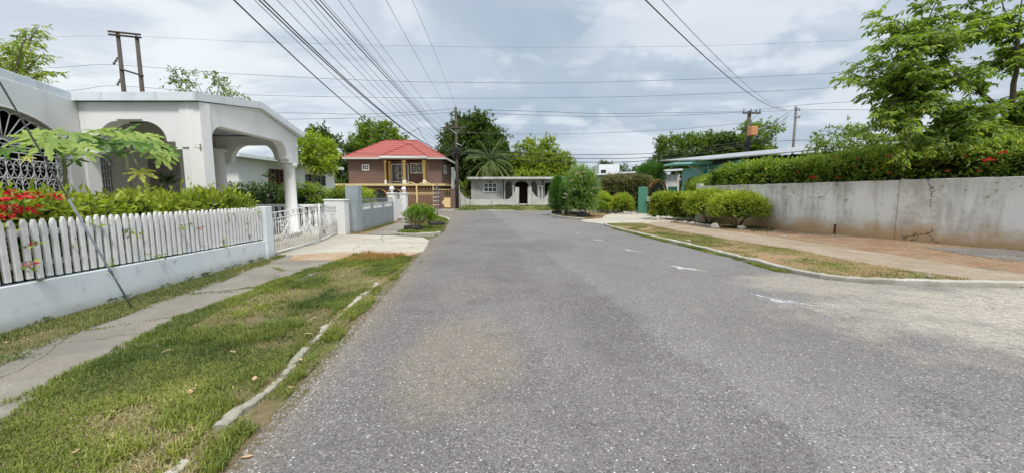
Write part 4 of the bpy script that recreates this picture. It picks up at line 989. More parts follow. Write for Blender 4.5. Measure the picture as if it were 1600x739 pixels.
# ================================================================== LEFT GARDEN
fl = []
for (px, py, r) in [(28, 312, .085), (52, 309, .06), (84, 313, .07), (14, 330, .06), (40, 334, .06), (58, 328, .05), (8, 342, .05), (205, 326, .045), (122, 330, .045), (312, 312, .04), (356, 312, .05), (292, 309, .03), (70, 344, .045)]:
    Y = 4.2 + max(0, px) * .0125 if px < 110 else 4.2 + px * .0145; fl.append((at(px, py, Y + .02), r * 1.5, 'petal_red' if px < 300 else 'petal_orange'))
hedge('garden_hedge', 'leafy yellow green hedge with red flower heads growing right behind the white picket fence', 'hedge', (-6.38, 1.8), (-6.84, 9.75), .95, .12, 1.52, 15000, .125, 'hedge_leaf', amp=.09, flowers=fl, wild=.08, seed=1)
for i, (px, py) in enumerate([(30, 413), (33, 382), (247, 357), (216, 355), (134, 362), (175, 401)]):     # blooms and sprigs poking through the pickets
    Y = 4.15 + px * .0125; p = Vector(at(px, py, Y)); p.x = -5.62 - (p.y - 1.4) * .06 + .07
    t = thing('flower_sprig', ['red flower head with leaves poking out low between the leftmost pickets', 'small orange red bloom poking out just above the lowest flower sprig on the fence', 'small red flower between two pickets right of the stay wire', 'leafy green sprig poking through the pickets beside the small red flower', 'green leafy shoot through the pickets left of the stay wire', 'tiny green shoot at the foot of the pickets right of the stay wire'][i], 'flower' if i < 3 else 'sprig', p, 'sprigs poking through the picket fence')
    if i < 3: flower(t, p, [.055, .035, .035][i], 'petal_red', 50)
    k = [10, 6, 6, 10, 12, 8][i]; V, Fa, v = leaf_geo(np.array(p)[None, :] + rng.normal(size=(k, 3)) * .03, rng.normal(size=(k, 3)) + np.array([.6, 0, -.2]), .07, .45, .3); mesh_np('leaves', V, Fa, v, 'hedge_leaf', t)
    m = MB(); m.tube([p - Vector((.25, 0, .05)), p], .004, 5); m.build('stem', 'petiole', t)

def papaya_leaf(m, c, r, tilt_dir, tilt, spin):
    """palmate leaf: seven deep toothed lobes in a drooping dish"""
    n = 7; outline = []
    for i in range(n):
        a = -2.45 + 4.9 * i / (n - 1); L = r * (1.0 if i in (2, 3, 4) else .82 if i in (1, 5) else .6); s = .33
        pts = [(a - s * .95, .30 * r), (a - s * .62, L * .50), (a - s * .80, L * .66), (a - s * .35, L * .72), (a - s * .36, L * .86), (a, L), (a + s * .36, L * .86), (a + s * .35, L * .72), (a + s * .80, L * .66), (a + s * .62, L * .50)]
        outline += pts
    V = [(0, 0, 0)]
    for a, rr in outline: V.append((rr * math.cos(a + spin), rr * math.sin(a + spin), -.22 * rr * rr / r + .04 * r * math.sin(7 * a)))
    T = Vector((math.cos(tilt_dir), math.sin(tilt_dir), 0)); ax = Vector((0, 0, 1)).cross(T)
    from mathutils import Matrix
    Rm = Matrix.Rotation(tilt, 3, ax) ; base = len(m.v)
    for v in V: q = Rm @ Vector(v) + Vector(c); m.v.append((q.x, q.y, q.z))
    k = len(V) - 1
    for i in range(k - 1): m.f.append((base, base + 1 + i, base + 2 + i))
def papaya(label, stem_pts, crown, leaves):
    base = Vector(stem_pts[0]); t = thing('papaya_tree', label, 'papaya tree', (base.x, base.y, 0), 'young papaya trees behind the hedge')
    m = MB(); P = [Vector(p) for p in stem_pts]; m.tube(P, [.036] + [.026] * (len(P) - 2) + [.020], 9)
    for i in range(26):
        u = .35 + .62 * i / 26; k = u * (len(P) - 1); a = P[int(k)].lerp(P[min(int(k) + 1, len(P) - 1)], k - int(k)); q = i * 2.4; m.ball(a + Vector((math.cos(q) * .024, math.sin(q) * .024, 0)), .010, 6, 4)
    m.build('stem', 'papaya_stem', t, True)
    top = P[-1]
    for (px, py, Y, r, mat) in leaves:
        c = Vector(at(px, py, Y)); d = c - top; m = MB()
        q = math.atan2(d.y * .5 - .45, d.x * .8 + .12) + random.uniform(-.4, .4); papaya_leaf(m, c, r * random.uniform(1.0, 1.2), q, random.uniform(.15, .95) if mat == 'papaya_leaf' else .7, q + random.uniform(-.4, .4))
        lf = m.build('leaf', mat, t, label='yellowing leaf' if mat != 'papaya_leaf' else None)
        m = MB(); mid = top.lerp(c, .5) + Vector((0, 0, .10 * d.length)); st = top - Vector((0, 0, random.uniform(0, .15))); m.tube([st, st.lerp(mid, .5) + Vector((0, 0, .03)), mid, mid.lerp(c, .5) + Vector((0, 0, .02)), c], [.011, .009, .008, .007, .006], 5); m.build('leaf_stalk', 'petiole', lf, True)
pl = 'papaya_leaf'
Y1 = 6.7; s1_ = [at(103, 330, Y1), at(102, 290, Y1), at(101, 262, Y1), at(98, 232, Y1)]; s1_ = [(s1_[0][0], s1_[0][1], 0)] + s1_
papaya('papaya sapling with pale stem in front of the sunburst window grille, left of the other', s1_, None,
       [(45, 212, 6.3, .30, pl), (72, 222, 6.2, .30, pl), (112, 208, 6.6, .34, pl), (135, 216, 6.9, .32, pl), (85, 205, 7.0, .28, pl), (88, 219, 6.0, .24, pl), (128, 238, 6.3, .27, pl), (118, 250, 6.6, .22, pl), (20, 232, 6.0, .25, pl), (60, 204, 6.5, .26, pl), (147, 230, 6.8, .24, pl), (42, 246, 6.0, .12, 'papaya_yellow'), (5, 236, 6.1, .24, pl), (152, 204, 7.0, .3, pl), (100, 228, 6.4, .27, pl), (62, 214, 6.3, .28, pl), (122, 226, 6.4, .28, pl)])
Y2 = 7.7; s2_ = [at(209, 330, Y2), at(207, 298, Y2), at(202, 272, Y2), at(196, 245, Y2), at(193, 222, Y2)]; s2_ = [(s2_[0][0], s2_[0][1], 0)] + s2_
papaya('papaya sapling with knobbly stem and one yellowing leaf in front of the veranda arch', s2_, None,
       [(165, 222, 7.2, .36, pl), (205, 222, 7.1, .36, pl), (185, 206, 7.8, .36, pl), (224, 210, 7.9, .34, pl), (240, 221, 7.8, .30, pl), (168, 201, 7.9, .32, pl), (248, 244, 7.5, .27, pl), (258, 232, 8.0, .26, pl), (142, 214, 7.6, .28, pl), (218, 268, 7.3, .29, 'papaya_yellow'), (150, 226, 7.4, .26, pl), (206, 198, 8.2, .3, pl), (264, 240, 7.7, .2, pl), (178, 238, 7.3, .27, pl), (232, 232, 7.4, .26, pl), (196, 212, 7.4, .32, pl), (158, 209, 7.6, .3, pl)])

hedge('garden_hedge', 'dark green garden hedge beyond the driveway gate, below the brown louvre window', 'hedge', (-9.8, 16.6), (-8.2, 16.6), .9, .1, 1.98, 5000, .10, 'hedge_right_leaf', amp=.12, seed=5)
hedge('garden_hedge', 'dark bushy garden plants seen between the veranda columns', 'hedge', (-13.4, 17.0), (-9.95, 16.8), .8, .1, 1.95, 6500, .10, 'hedge_dark_leaf', amp=.15, seed=6)
hedge('garden_hedge', 'low dark garden hedge directly behind the thick white gate post', 'hedge', (-8.1, 17.6), (-7.25, 17.4), .9, .1, 1.85, 3500, .10, 'hedge_right_leaf', amp=.12, flowers=[(at(531, 297, 17.0), .07, 'petal_red')], seed=7)
hedge('clipped_hedge', 'bright lime green clipped hedge above the grey boundary wall', 'hedge', (-8.0, 17.2), (-8.3, 22.2), 1.1, .1, 1.85, 8000, .09, 'lime_leaf', amp=.05, seed=8)
for (px, py, Y, s, lb) in [(420, 279, 15.9, .36, 'dark purple leafed plant standing up below the brown louvre window'), (262, 288, 10.6, .38, 'dark leafy pot plant beside the pebble clad column')]:
    c = at(px, py, Y); t = thing('pot_plant', lb, 'plant', (c[0], c[1], 0)); n = 60 if Y < 12 else 26
    D = rng.normal(size=(n, 3)); D[:, 2] = np.abs(D[:, 2]) + .3; D = unit(D); V, Fa, v = leaf_geo(np.array(c) + D * s * .5 * rng.uniform(0, 1, (n, 1)), D, s * .45, .34, .4)
    mesh_np('leaves', V, Fa, v, 'hedge_dark_leaf' if Y < 12 else 'mango_leaf', t); m = MB(); m.tube([(c[0], c[1], 0), (c[0], c[1], c[2])], .02, 6); m.build('stem', 'bark', t)

# trees behind and beside the white house
c = at(492, 235, 22)
tree('small bright lime green tree standing beside the white house corner column', 'tree', (at(485, 300, 22)[0], 22, 0), [(c[0], 22, 3.95, 1.0, 1.0, .95, 40), (c[0] + .5, 22, 3.4, .7, .7, .6, 20)], .15, .09, 'lime_leaf', 'pale_bark', 13, 9, .38, .34, name='shade_tree', limbs=24)
tree('thin half bare tree rising behind the middle of the white house roof', 'tree', (at(318, 160, 19)[0], 19.6, 0), [(at(322, 118, 19.6)[0], 19.6, 6.75, 1.25, 1.0, .75, 30), (at(280, 108, 19.6)[0], 19.6, 7.3, .55, .6, .45, 8), (at(355, 135, 19.6)[0], 19.6, 6.2, .8, .8, .4, 14)], .14, .05, 'tree_leaf', 'bark', 5, 7, .5, .3, name='sparse_tree', limbs=30, shell=.3)
t = None
def feather_branch_tree():
    """upright feathery branches showing above the left end of the roof"""
    base = Vector((-17.2, 13.6, 0)); t = thing('feathery_tree', 'feathery yellow green tree rising behind the left end of the white roof', 'tree', base)
    m = MB(); V = []; tips = [(20, 128, 62, 40), (35, 110, 45, 44), (5, 110, 38, 62), (50, 125, 70, 85), (30, 120, 85, 112), (0, 112, -20, 60), (15, 120, 20, 66)]
    fk = Vector(at(20, 145, 13.6)); m.tube([base, Vector((base.x, base.y, 2)), fk], [.16, .13, .08], 8)
    for (x0, y0, x1, y1) in tips:
        a = fk; b = Vector(at(x1, y1, 13.6 + random.uniform(-.5, .5))); pts = limb(m, a, b, .05, .008, .08, 8, 5, .02)
        for p, p2 in zip(pts[2:], pts[3:]):
            for s in np.linspace(0, 1, 3):
                o = p.lerp(p2, s); dd = (p2 - p).normalized(); n = 9
                for sg in (-1, 1):
                    sd = Vector((sg * .8, random.uniform(-.4, .4), random.uniform(-.35, .1))).normalized(); Lr = random.uniform(.25, .48)
                    P = np.array([list(o + sd * Lr * (k + 1) / n) for k in range(n)]); D = np.tile(np.array(sd), (n, 1)) + rng.normal(size=(n, 3)) * .5 + np.array([0, 0, -.3])
                    V.append(leaf_geo(P, D, .15, .24, .3))
    m.build('trunk', 'bark', t, True); g = join_geo(V); mesh_np('crown', *g, 'bright_leaf', t)
feather_branch_tree()

# ================================================================== TIRE PLANTERS AND BUSHES
def tire(parent, c, r, w=.2):
    m = MB(); prof = [(r * .62, 0), (r * .92, .0), (r, .05), (r * 1.01, w / 2), (r, w - .05), (r * .92, w), (r * .62, w), (r * .58, w - .03), (r * .58, .03)]
    base = len(m.v); segs = 28; n = len(prof)
    for k in range(segs):
        q = 2 * math.pi * k / segs; tr_ = 1 + (.012 if k % 2 else 0)
        for rr, h in prof: m.v.append((c[0] + rr * tr_ * math.cos(q), c[1] + rr * tr_ * math.sin(q), c[2] + h))
    for k in range(segs):
        k2 = (k + 1) % segs
        for i in range(n): i2 = (i + 1) % n; m.f.append((base + k * n + i, base + k2 * n + i, base + k2 * n + i2, base + k * n + i2))
    return m
def planter(label, c, r, z=.05, w=.2):
    t = thing('tire_planter', label, 'planter', (c[0], c[1], z), 'old tyres used as planters'); tire(t, (c[0], c[1], z), r, w).build('tyre', 'tire_rubber', t, True)
    m = MB(); m.lathe([(r * .6, 0), (r * .6, w * .8), (r * .3, w * .85)], (c[0], c[1], z + .005), 16); m.build('soil', 'verge_soil', t)
b1 = at(646, 360, 16.9); planter('black tyre planter under the bright feathery bush, nearer of the two by the kerb', (-4.32, 16.75), .40)
planter('black tyre planter half hidden behind the bright feathery bush', (-3.72, 18.9), .40)
def feathery_bush():
    c = (-4.08, 17.1); t = thing('feathery_bush', 'bright green feathery round bush on pale fanned stems growing from a tyre', 'bush', (*c, .1)); m = MB(); P = []; D = []
    for i in range(70):
        q = random.uniform(0, 2 * math.pi); e = random.uniform(.0, 1) ** .55; tip = Vector((c[0] + math.cos(q) * .74 * e, c[1] + math.sin(q) * .6 * e, .66 + .36 * math.sqrt(max(0, 1 - e * e)) + random.uniform(-.1, .05)))
        a = Vector((c[0] - .15 + math.cos(q) * .1, c[1] - .25 + math.sin(q) * .1, .15)); mid = a.lerp(tip, .5) + Vector((math.cos(q) * .06, math.sin(q) * .06, .05)); m.tube([a, mid, tip], [.009, .007, .003], 4)
    m.build('stems', 'dry_leaf', t)
    geo = []
    for k in range(330):
        dv = Vector((random.gauss(0, 1), random.gauss(0, 1), random.gauss(.25, .8))).normalized(); e = random.uniform(.45, 1.0); jt = random.uniform(.9, 1.15)
        o = Vector((c[0] + dv.x * .60 * e * jt, c[1] + dv.y * .52 * e * jt, .62 + dv.z * .36 * e * jt)); ax = (dv * .8 + Vector((0, 0, .75))).normalized(); Lt = random.uniform(.14, .26); n = 60
        tt = rng.uniform(0, 1, n); P = np.array(o)[None] + np.array(ax)[None] * (tt * Lt)[:, None]; D = np.array(ax)[None] * .9 + rng.normal(size=(n, 3)) * .42
        v = np.clip(.25 + .45 * tt * e + random.uniform(-.25, .25) + .25 * dv.z, 0, .97); geo.append(leaf_geo(P, D, .085, .11, .2, vals=v, fold=0))
    mesh_np('foliage', *join_geo(geo), 'needle_bright', t)
feathery_bush()
for (x, y, r, lb) in [(3.55, 30.3, .42, 'black tyre planter at the left tip of the corner island'), (4.35, 28.7, .42, 'black tyre planter under the left clipped dark conifer'), (4.95, 27.6, .42, 'black tyre planter between the dark conifers and the pink flowered bush'), (4.75, 25.6, .45, 'black tyre planter at the foot of the pink flowered bush')]: planter(lb, (x, y), r, .1, .24)
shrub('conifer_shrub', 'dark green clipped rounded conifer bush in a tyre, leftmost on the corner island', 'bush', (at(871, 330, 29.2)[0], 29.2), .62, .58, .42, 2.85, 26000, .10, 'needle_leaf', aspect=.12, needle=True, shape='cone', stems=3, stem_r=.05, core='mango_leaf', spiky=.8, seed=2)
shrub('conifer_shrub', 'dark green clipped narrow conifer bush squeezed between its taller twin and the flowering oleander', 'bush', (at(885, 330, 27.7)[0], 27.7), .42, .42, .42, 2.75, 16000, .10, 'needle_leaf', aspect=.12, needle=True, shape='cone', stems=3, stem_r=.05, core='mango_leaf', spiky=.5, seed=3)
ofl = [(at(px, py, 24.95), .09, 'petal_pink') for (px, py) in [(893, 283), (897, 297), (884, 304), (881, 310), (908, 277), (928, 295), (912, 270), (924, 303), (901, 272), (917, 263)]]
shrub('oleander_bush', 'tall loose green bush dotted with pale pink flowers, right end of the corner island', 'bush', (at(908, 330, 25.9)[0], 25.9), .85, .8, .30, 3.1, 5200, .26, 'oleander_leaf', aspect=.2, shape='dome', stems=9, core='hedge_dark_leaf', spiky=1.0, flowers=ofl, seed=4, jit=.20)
shrub('clipped_bush', 'small yellow green bush beside the green gate post, left one of the pair', 'bush', (at(938, 330, 32.0)[0], 32.0), .95, .8, .15, 1.62, 7000, .12, 'lime_leaf', seed=5)
shrub('clipped_bush', 'small yellow green bush beside the green gate post, right one of the pair', 'bush', (at(970, 330, 32.2)[0], 32.2), .95, .8, .12, 1.50, 7000, .12, 'hedge_leaf', seed=6)
hedge('clipped_bush', 'wide low yellow green clipped hedge in front of the right green gate post', 'hedge', (at(1022, 330, 24.6)[0], 24.8), (at(1082, 330, 23.4)[0] + .2, 23.6), 1.5, .32, 1.58, 12000, .13, 'hedge_leaf', amp=.14, seed=9)
shrub('umbrella_bush', 'rounded yellow green bush between the wide clipped hedge and the last domed bush', 'bush', (10.95, 21.3), 1.25, 1.0, .42, 1.72, 8000, .13, 'hedge_leaf', stems=6, stem_r=.03, seed=7)
shrub('umbrella_bush', 'domed yellow green bush on a forked stem, nearest the bare part of the grey wall', 'bush', (10.90, 18.6), 1.22, .95, .42, 1.60, 9000, .125, 'hedge_leaf', stems=6, stem_r=.03, seed=8)
leafy = shrub('ball_conifer', 'large ball shaped dark conifer rising behind the arched garden gate', 'tree', (at(1018, 300, 36)[0], 36.5), 1.25, 1.1, 2.0, 4.5, 26000, .13, 'needle_leaf', aspect=.10, needle=True, stems=4, stem_r=.06, core='mango_leaf', spiky=.7, seed=9)
hedge('bougainvillea_hedge', 'bronze and green bougainvillea hedge behind the small clipped bushes', 'hedge', (8.1, 35.3), (12.6, 34.4), 1.3, .2, 3.2, 15000, .15, 'bougain_leaf', amp=.28, seed=10, wild=.08)
hedge('garden_hedge', 'dark green hedge between the right green gate post and the end of the grey wall', 'hedge', (14.1, 30.2), (12.3, 23.4), 1.2, .3, 2.62, 15000, .13, 'hedge_right_leaf', amp=.25, seed=11, flowers=[(at(px, py, 28), .09, 'petal_orange') for px, py in ((1066, 279), (1075, 283), (1058, 286))])

# ================================================================== RIGHT WALL, GATE, HEDGE
RW0, RW1 = Vector((11.10, 22.8)), Vector((16.45, 5.0)); rwd = (RW1 - RW0).normalized(); RWL = (RW1 - RW0).length
rp = lambda u: (RW0.x + rwd.x * u, RW0.y + rwd.y * u)
t = thing('concrete_wall', 'long weathered grey concrete wall with cracks and rust stained foot below the flowering hedge', 'wall', (13.5, 14, 0))
m = MB(); N = 40
base = len(m.v); nrm = Vector((-rwd.y, rwd.x))
def wall_run(m, u0, u1, z0_, z1_, off):
    n = int((u1 - u0) / .22); hs = [z0_ + (z1_ - z0_) * i / n + random.uniform(-.012, .008) - (random.uniform(.02, .05) if random.random() < .07 else 0) for i in range(n + 1)]; base = len(m.v)
    for i in range(n + 1):
        x, y = rp(u0 + (u1 - u0) * i / n)
        for o, z in ((off - .1, -.05), (off - .1, hs[i] - .012), (off - .085, hs[i]), (off + .085, hs[i]), (off + .1, hs[i] - .012), (off + .1, -.05)): m.v.append((x + nrm.x * o, y + nrm.y * o, z))
    for i in range(n):
        for k in range(5): m.f.append((base + i * 6 + k + 1, base + i * 6 + k, base + (i + 1) * 6 + k, base + (i + 1) * 6 + k + 1))
    m.f.append(tuple(base + k for k in range(6))); m.f.append(tuple(base + n * 6 + k for k in range(6))[::-1])
wall_run(m, 0, 9.4, 2.08, 2.10, .1); wall_run(m, 9.412, RWL, 2.12, 2.11, .104)
m.build('wall', 'weathered_wall', t)
m = MB(); m.obox(rp(-.28), rp(-.005), .28, -.05, 2.22, off=.1); m.build('end_pier', 'pale_render', t, bevel=.01)
for (u, dz) in ((2.6, .62), (7.55, .28)):   # rusty steel stubs at the foot of the wall
    p = rp(u); m = MB(); m.box(p[0] - .19, p[0] - .13, p[1] - .05, p[1] + .0, -.02, .0 + dz + .12); m.build('rusty_stub', 'louvre_brown', label='short rusty steel stub standing against the grey wall, %s' % ('just right of the last rounded bush' if u < 5 else 'in the bare middle of the wall'), cat='stub', group='rusty stubs at the foot of the wall')
rfl = []
for (px, py, r) in [(1270, 279, .12), (1310, 279, .07), (1390, 272, .06), (1546, 252, .13), (1567, 240, .09), (1388, 246, .08), (1303, 247, .05), (1333, 263, .05), (1450, 248, .06), (1508, 246, .05), (1247, 270, .05), (1215, 262, .04), (1340, 250, .05), (1365, 266, .045), (1420, 262, .05), (1480, 268, .05), (1285, 258, .04), (1412, 240, .045), (1190, 275, .04), (1530, 268, .05)]:
    # depth of the hedge face at that bearing
    a = (px - 800) / F; u = (RW0.x - a * RW0.y * .997) / (a * rwd.y - rwd.x) ; Y = RW0.y + rwd.y * u
    rfl.append((at(px, py, Y - .02 + .12), r, 'petal_red'))
hp = lambda u, o: (RW0.x + rwd.x * u + nrm.x * o, RW0.y + rwd.y * u + nrm.y * o)
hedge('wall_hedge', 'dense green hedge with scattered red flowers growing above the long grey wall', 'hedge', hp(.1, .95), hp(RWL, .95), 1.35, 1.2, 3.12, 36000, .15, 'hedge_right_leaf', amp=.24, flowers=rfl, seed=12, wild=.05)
# garden gate with arch
gx0, gx1 = 10.95, 12.55; gy0, gy1 = 32.6, 31.2
m = MB(); m.prism_xy([(10.55, 32.3), (11.25, 32.0), (11.55, 32.9), (10.85, 33.2)], -.03, 2.2); m.build('green_gate_post', 'green_post', bevel=.03, label='green concrete gate post with the letter box hanging on it', cat='post')
m = MB(); m.prism_xy([(12.55, 31.0), (13.15, 30.8), (13.4, 31.5), (12.8, 31.75)], -.03, 2.2); m.build('green_gate_post', 'green_post', bevel=.03, label='green concrete gate post sticking up behind the wide clipped hedge', cat='post')
t = thing('garden_gate', 'brown wooden garden gate under an arched trellis between the two green posts', 'gate', (11.9, 32, 0))
ga_, gb_ = (11.36, 32.25), (12.55, 31.35); m = MB()
for i in range(9):
    u0 = i / 9; u1 = (i + .93) / 9; A = [ga_[k] + (gb_[k] - ga_[k]) * u0 for k in (0, 1)]; B = [ga_[k] + (gb_[k] - ga_[k]) * u1 for k in (0, 1)]; m.obox(A, B, .03, .08, 1.25 - .03 * (i % 2))
m.build('boards', 'gate_wood', t)
m = MB()
for o in (0, .35):
    pts = [(ga_[0] + (gb_[0] - ga_[0]) * (.5 - .5 * math.cos(q)) + o * .5, ga_[1] + (gb_[1] - ga_[1]) * (.5 - .5 * math.cos(q)) + o * .8, 1.35 + 1.42 * math.sin(q)) for q in np.linspace(0, math.pi, 16)]
    m.tube([(pts[0][0], pts[0][1], 0)] + pts + [(pts[-1][0], pts[-1][1], 0)], .045, 6)
for q in np.linspace(0, math.pi, 12):
    p = (ga_[0] + (gb_[0] - ga_[0]) * (.5 - .5 * math.cos(q)), ga_[1] + (gb_[1] - ga_[1]) * (.5 - .5 * math.cos(q)), 1.35 + 1.42 * math.sin(q)); m.tube([p, (p[0] + .18, p[1] + .28, p[2])], .03, 5)
m.build('arch_trellis', 'dark_iron', t)
m = MB(); mid = ((ga_[0] + gb_[0]) / 2 + .15, (ga_[1] + gb_[1]) / 2 + .3)
m.prism_uz([(-.62, 1.3)] + [(-.62 * math.cos(q), 1.3 + 1.25 * math.sin(q)) for q in np.linspace(0, math.pi, 14)] + [(.62, 1.3)], mid, (.8, -.6), .05); m.build('arch_panel', 'glass_dark', t)
k = 900; q = rng.uniform(0, math.pi, k); P = np.stack([ga_[0] + (gb_[0] - ga_[0]) * (.5 - .5 * np.cos(q)), ga_[1] + (gb_[1] - ga_[1]) * (.5 - .5 * np.cos(q)), 1.3 + 1.42 * np.sin(q)], 1) + rng.normal(size=(k, 3)) * .06
V, Fa, v = leaf_geo(P, rng.normal(size=(k, 3)), .10, .45, .3); mesh_np('climber', V, Fa, v, 'bronze_leaf', t)
t = thing('letter_box', 'small grey metal letter box hung on the green gate post', 'letter box', (11.25, 31.95, 1.0)); m = MB()
m.box(11.14, 11.46, 31.78, 31.98, 1.02, 1.26); m.prism_uz([(-.18, 1.263), (.18, 1.263), (.13, 1.36), (-.13, 1.36)], (11.30, 31.74), (1, 0), .26); m.build('box', 'letter_box', t, bevel=.01)
m = MB(); m.box(11.2, 11.4, 31.765, 31.779, 1.17, 1.20); m.build('slot', 'void_shade', t)

# rocks edging the beds
ORD = ['first', 'second', 'third', 'fourth', 'fifth', 'sixth', 'seventh', 'eighth', 'ninth', 'tenth', 'eleventh', 'twelfth', 'thirteenth', 'fourteenth', 'fifteenth', 'sixteenth', 'seventeenth']
def rock(c, s, lb, grp):
    m = MB(); m.ball((c[0], c[1], c[2] + s * .25), s, 9, 6, random.uniform(.8, 1.3), random.uniform(.7, 1.1), random.uniform(.5, .8), .16)
    m.build('rock', 'rock_stone', bevel=0, label=lb, cat='rock', group=grp)
for i in range(17):
    u = i / 16; a = Vector(G(1018, 344)); b = Vector(G(1110, 354)); p = a.lerp(b, u); rock((p.x + random.uniform(-.1, .1), p.y + random.uniform(-.2, .2), 0), random.uniform(.10, .19), '%s pale stone from the left in the row under the wide clipped hedge' % ORD[i], 'stones edging the bed under the clipped hedge')
for i in range(13):
    u = i / 12; a = Vector(G(938, 334)); b = Vector(G(996, 335)); p = a.lerp(b, u); rock((p.x, p.y + random.uniform(-.2, .2), 0), random.uniform(.12, .22), '%s pale stone from the left in the row under the two small bushes' % ORD[i], 'stones edging the bed under the small bushes')
rock((*G(1117, 357), 0), .24, 'large angular pale rock at the foot of the two rounded bushes', None)
rock((*G(1158, 358), 0), .17, 'smooth rock lying under the last rounded bush', None)
rock((*G(1226, 371), 0), .07, 'small pale stone on the red dirt right of the last rounded bush', None)
rock((*G(1075, 379), .04), .07, 'pale flat stone lying on the dry verge behind the kerb', None)
rock((*G(1452, 436), .04), .055, 'brown clod lying at the narrow end of the dry verge', None)

# ================================================================== RIGHT BUILDINGS
t = thing('teal_house', 'teal painted house with long corrugated zinc roof behind the flowering hedge', 'house', (18, 30, 0))
m = MB(); m.box(14.9, 26, 27.6, 34, -.03, 3.75); m.build('wall', 'pale_teal', t)
m = MB(); A = at(1062, 254, 28.2); B = at(1292, 232, 26.6)
m.add([(13.2, 27.2, 4.02), (26.5, 25.2, 5.05), (26.5, 35, 5.9), (13.6, 36, 4.7), (13.2, 27.2, 3.94), (26.5, 25.2, 4.97), (26.5, 35, 5.82), (13.6, 36, 4.62)], [(0, 1, 2, 3), (7, 6, 5, 4), (0, 4, 5, 1), (1, 5, 6, 2), (2, 6, 7, 3), (3, 7, 4, 0)])
m.build('roof', 'zinc_sheet', t)
m = MB(); m.add([(14.2, 27.5, 3.75), (26.2, 27.5, 3.75), (26.2, 27.5, 4.85), (14.2, 27.5, 3.98), (14.2, 27.6, 3.75), (26.2, 27.6, 3.75), (26.2, 27.6, 4.85), (14.2, 27.6, 3.98)], [(0, 1, 2, 3), (7, 6, 5, 4), (3, 2, 6, 7)]); m.build('gable_shade_panel', 'void_shade', t)  # dark sheet, shade under the roof edge put into its colour
m = MB(); m.add([(15.2, 26.9, 3.55), (25.6, 26.1, 3.55), (25.6, 27.5, 3.95), (15.2, 27.5, 3.93), (15.2, 26.9, 3.45), (25.6, 26.1, 3.45), (25.6, 27.5, 3.88), (15.2, 27.5, 3.86)], [(0, 1, 2, 3), (7, 6, 5, 4), (0, 4, 5, 1), (0, 3, 7, 4), (1, 5, 6, 2)]); m.build('porch_roof', 'pale_teal', t)
m = MB(); a = at(1045, 256, 30); 
m.add([(a[0], 29.0, 3.95), (16.2, 27.3, 4.0), (16.2, 31, 4.0), (a[0], 31, 3.95), (a[0], 29.0, 3.80), (16.2, 27.3, 3.84), (16.2, 31, 3.84), (a[0], 31, 3.80)], [(0, 1, 2, 3), (7, 6, 5, 4), (0, 4, 5, 1), (1, 5, 6, 2), (2, 6, 7, 3), (3, 7, 4, 0)]); m.build('canopy', 'pale_teal', t)
m = MB(); m.add([(13.3, 29.6, 2.0), (14.95, 29.2, 3.78), (17.5, 28.2, 3.70), (17.0, 28.4, 2.0), (13.3, 29.7, 2.0), (14.95, 29.3, 3.78), (17.5, 28.3, 3.70), (17.0, 28.5, 2.0)], [(0, 3, 2, 1), (4, 5, 6, 7), (0, 1, 5, 4), (1, 2, 6, 5)]); m.build('awning', 'teal_paint', t)
m = MB()
for x in (14.6, 16.0): m.tube([(x, 28.9, -.03), (x, 28.9, 3.8)], .05, 6)
m.tube([(13.0, 29.1, 3.8), (15.4, 29.1, 2.5)], .03, 5); m.tube([(15.4, 29.1, 2.5), (16.8, 28.3, 3.7)], .03, 5); m.build('awning_strut', 'white_box', t)
m = MB(); m.box(23.6, 26.0, 25.9, 27.5, -.03, 4.55); m.build('chimney_wall', 'red_brick', t)
# house with slatted pergola at far right
t = thing('pergola_house', 'house with rows of white slats and a low pale roof behind the large leafy tree', 'house', (28, 24, 0))
m = MB(); m.box(22.6, 40, 22.5, 30, -.03, 3.5); m.build('wall', 'red_brick', t)
m = MB(); m.box(22.2, 40, 22.0, 30.5, 3.503, 3.66); m.build('roof', 'zinc_sheet', t)
m = MB(); m.box(26.4, 40, 23.2, 28, 3.663, 5.6); m.build('dark_wall', 'void_shade', t)
for i in range(7):
    m = MB(); m.box(25.8, 40, 22.6 + i * .02, 22.95 + i * .02, 4.0 + i * .27, 4.11 + i * .27); m.build('slat', 'white_box', t)

# ================================================================== FAR SIDE OF THE JUNCTION: BROWN HOUSE
bh = thing('brown_house', 'two storey brown house with red tiled hip roof and golden balcony columns', 'house', (-13, 46, 0))
YF = 45.0; X = lambda px, Y=YF: at(px, 300, Y)[0]; Z = lambda py, Y=YF: at(800, py, Y)[2]
xl, xr2 = X(546), X(691); zf = Z(287); ze = Z(250)
# lower storey, wider, with arches
zl = Z(291, 43.2)
xL0 = at(508, 300, 43.4)[0]; xL1 = at(693, 300, 43.4)[0]
m = MB(); m.box(xL0, xL1, 43.5, 55, -.03, zl - .003); m.build('wall', 'brown_wall', bh)
m = MB(); m.box(xL0 - .3, xL1 + .25, 43.1, 55.2, zl, zl + .24); m.build('balcony_slab', 'cream_trim', bh, bevel=.02)
for px in (566, 592, 617, 624):
    cx = at(px, 305, 43.4)[0]; zc = Z(309, 43.4); r = .95 if px in (617,) else .95
    if px == 624: continue
    m = MB(); m.prism_uz([(cx - r, 0)] + [(cx - r * math.cos(q), zc + r * math.sin(q)) for q in np.linspace(0, math.pi, 14)] + [(cx + r, 0)], (0, 43.44), (1, 0), .05); w = m.build('arch_shade_panel', 'void_shade', bh)  # dark slab on the solid wall, painted as the arch's inner shade
    m = MB(); m.tube([(cx - r * math.cos(q), 43.42, zc + r * math.sin(q)) for q in np.linspace(0, math.pi, 16)], .07, 6); m.build('arch_moulding', 'gold_paint', w, True)
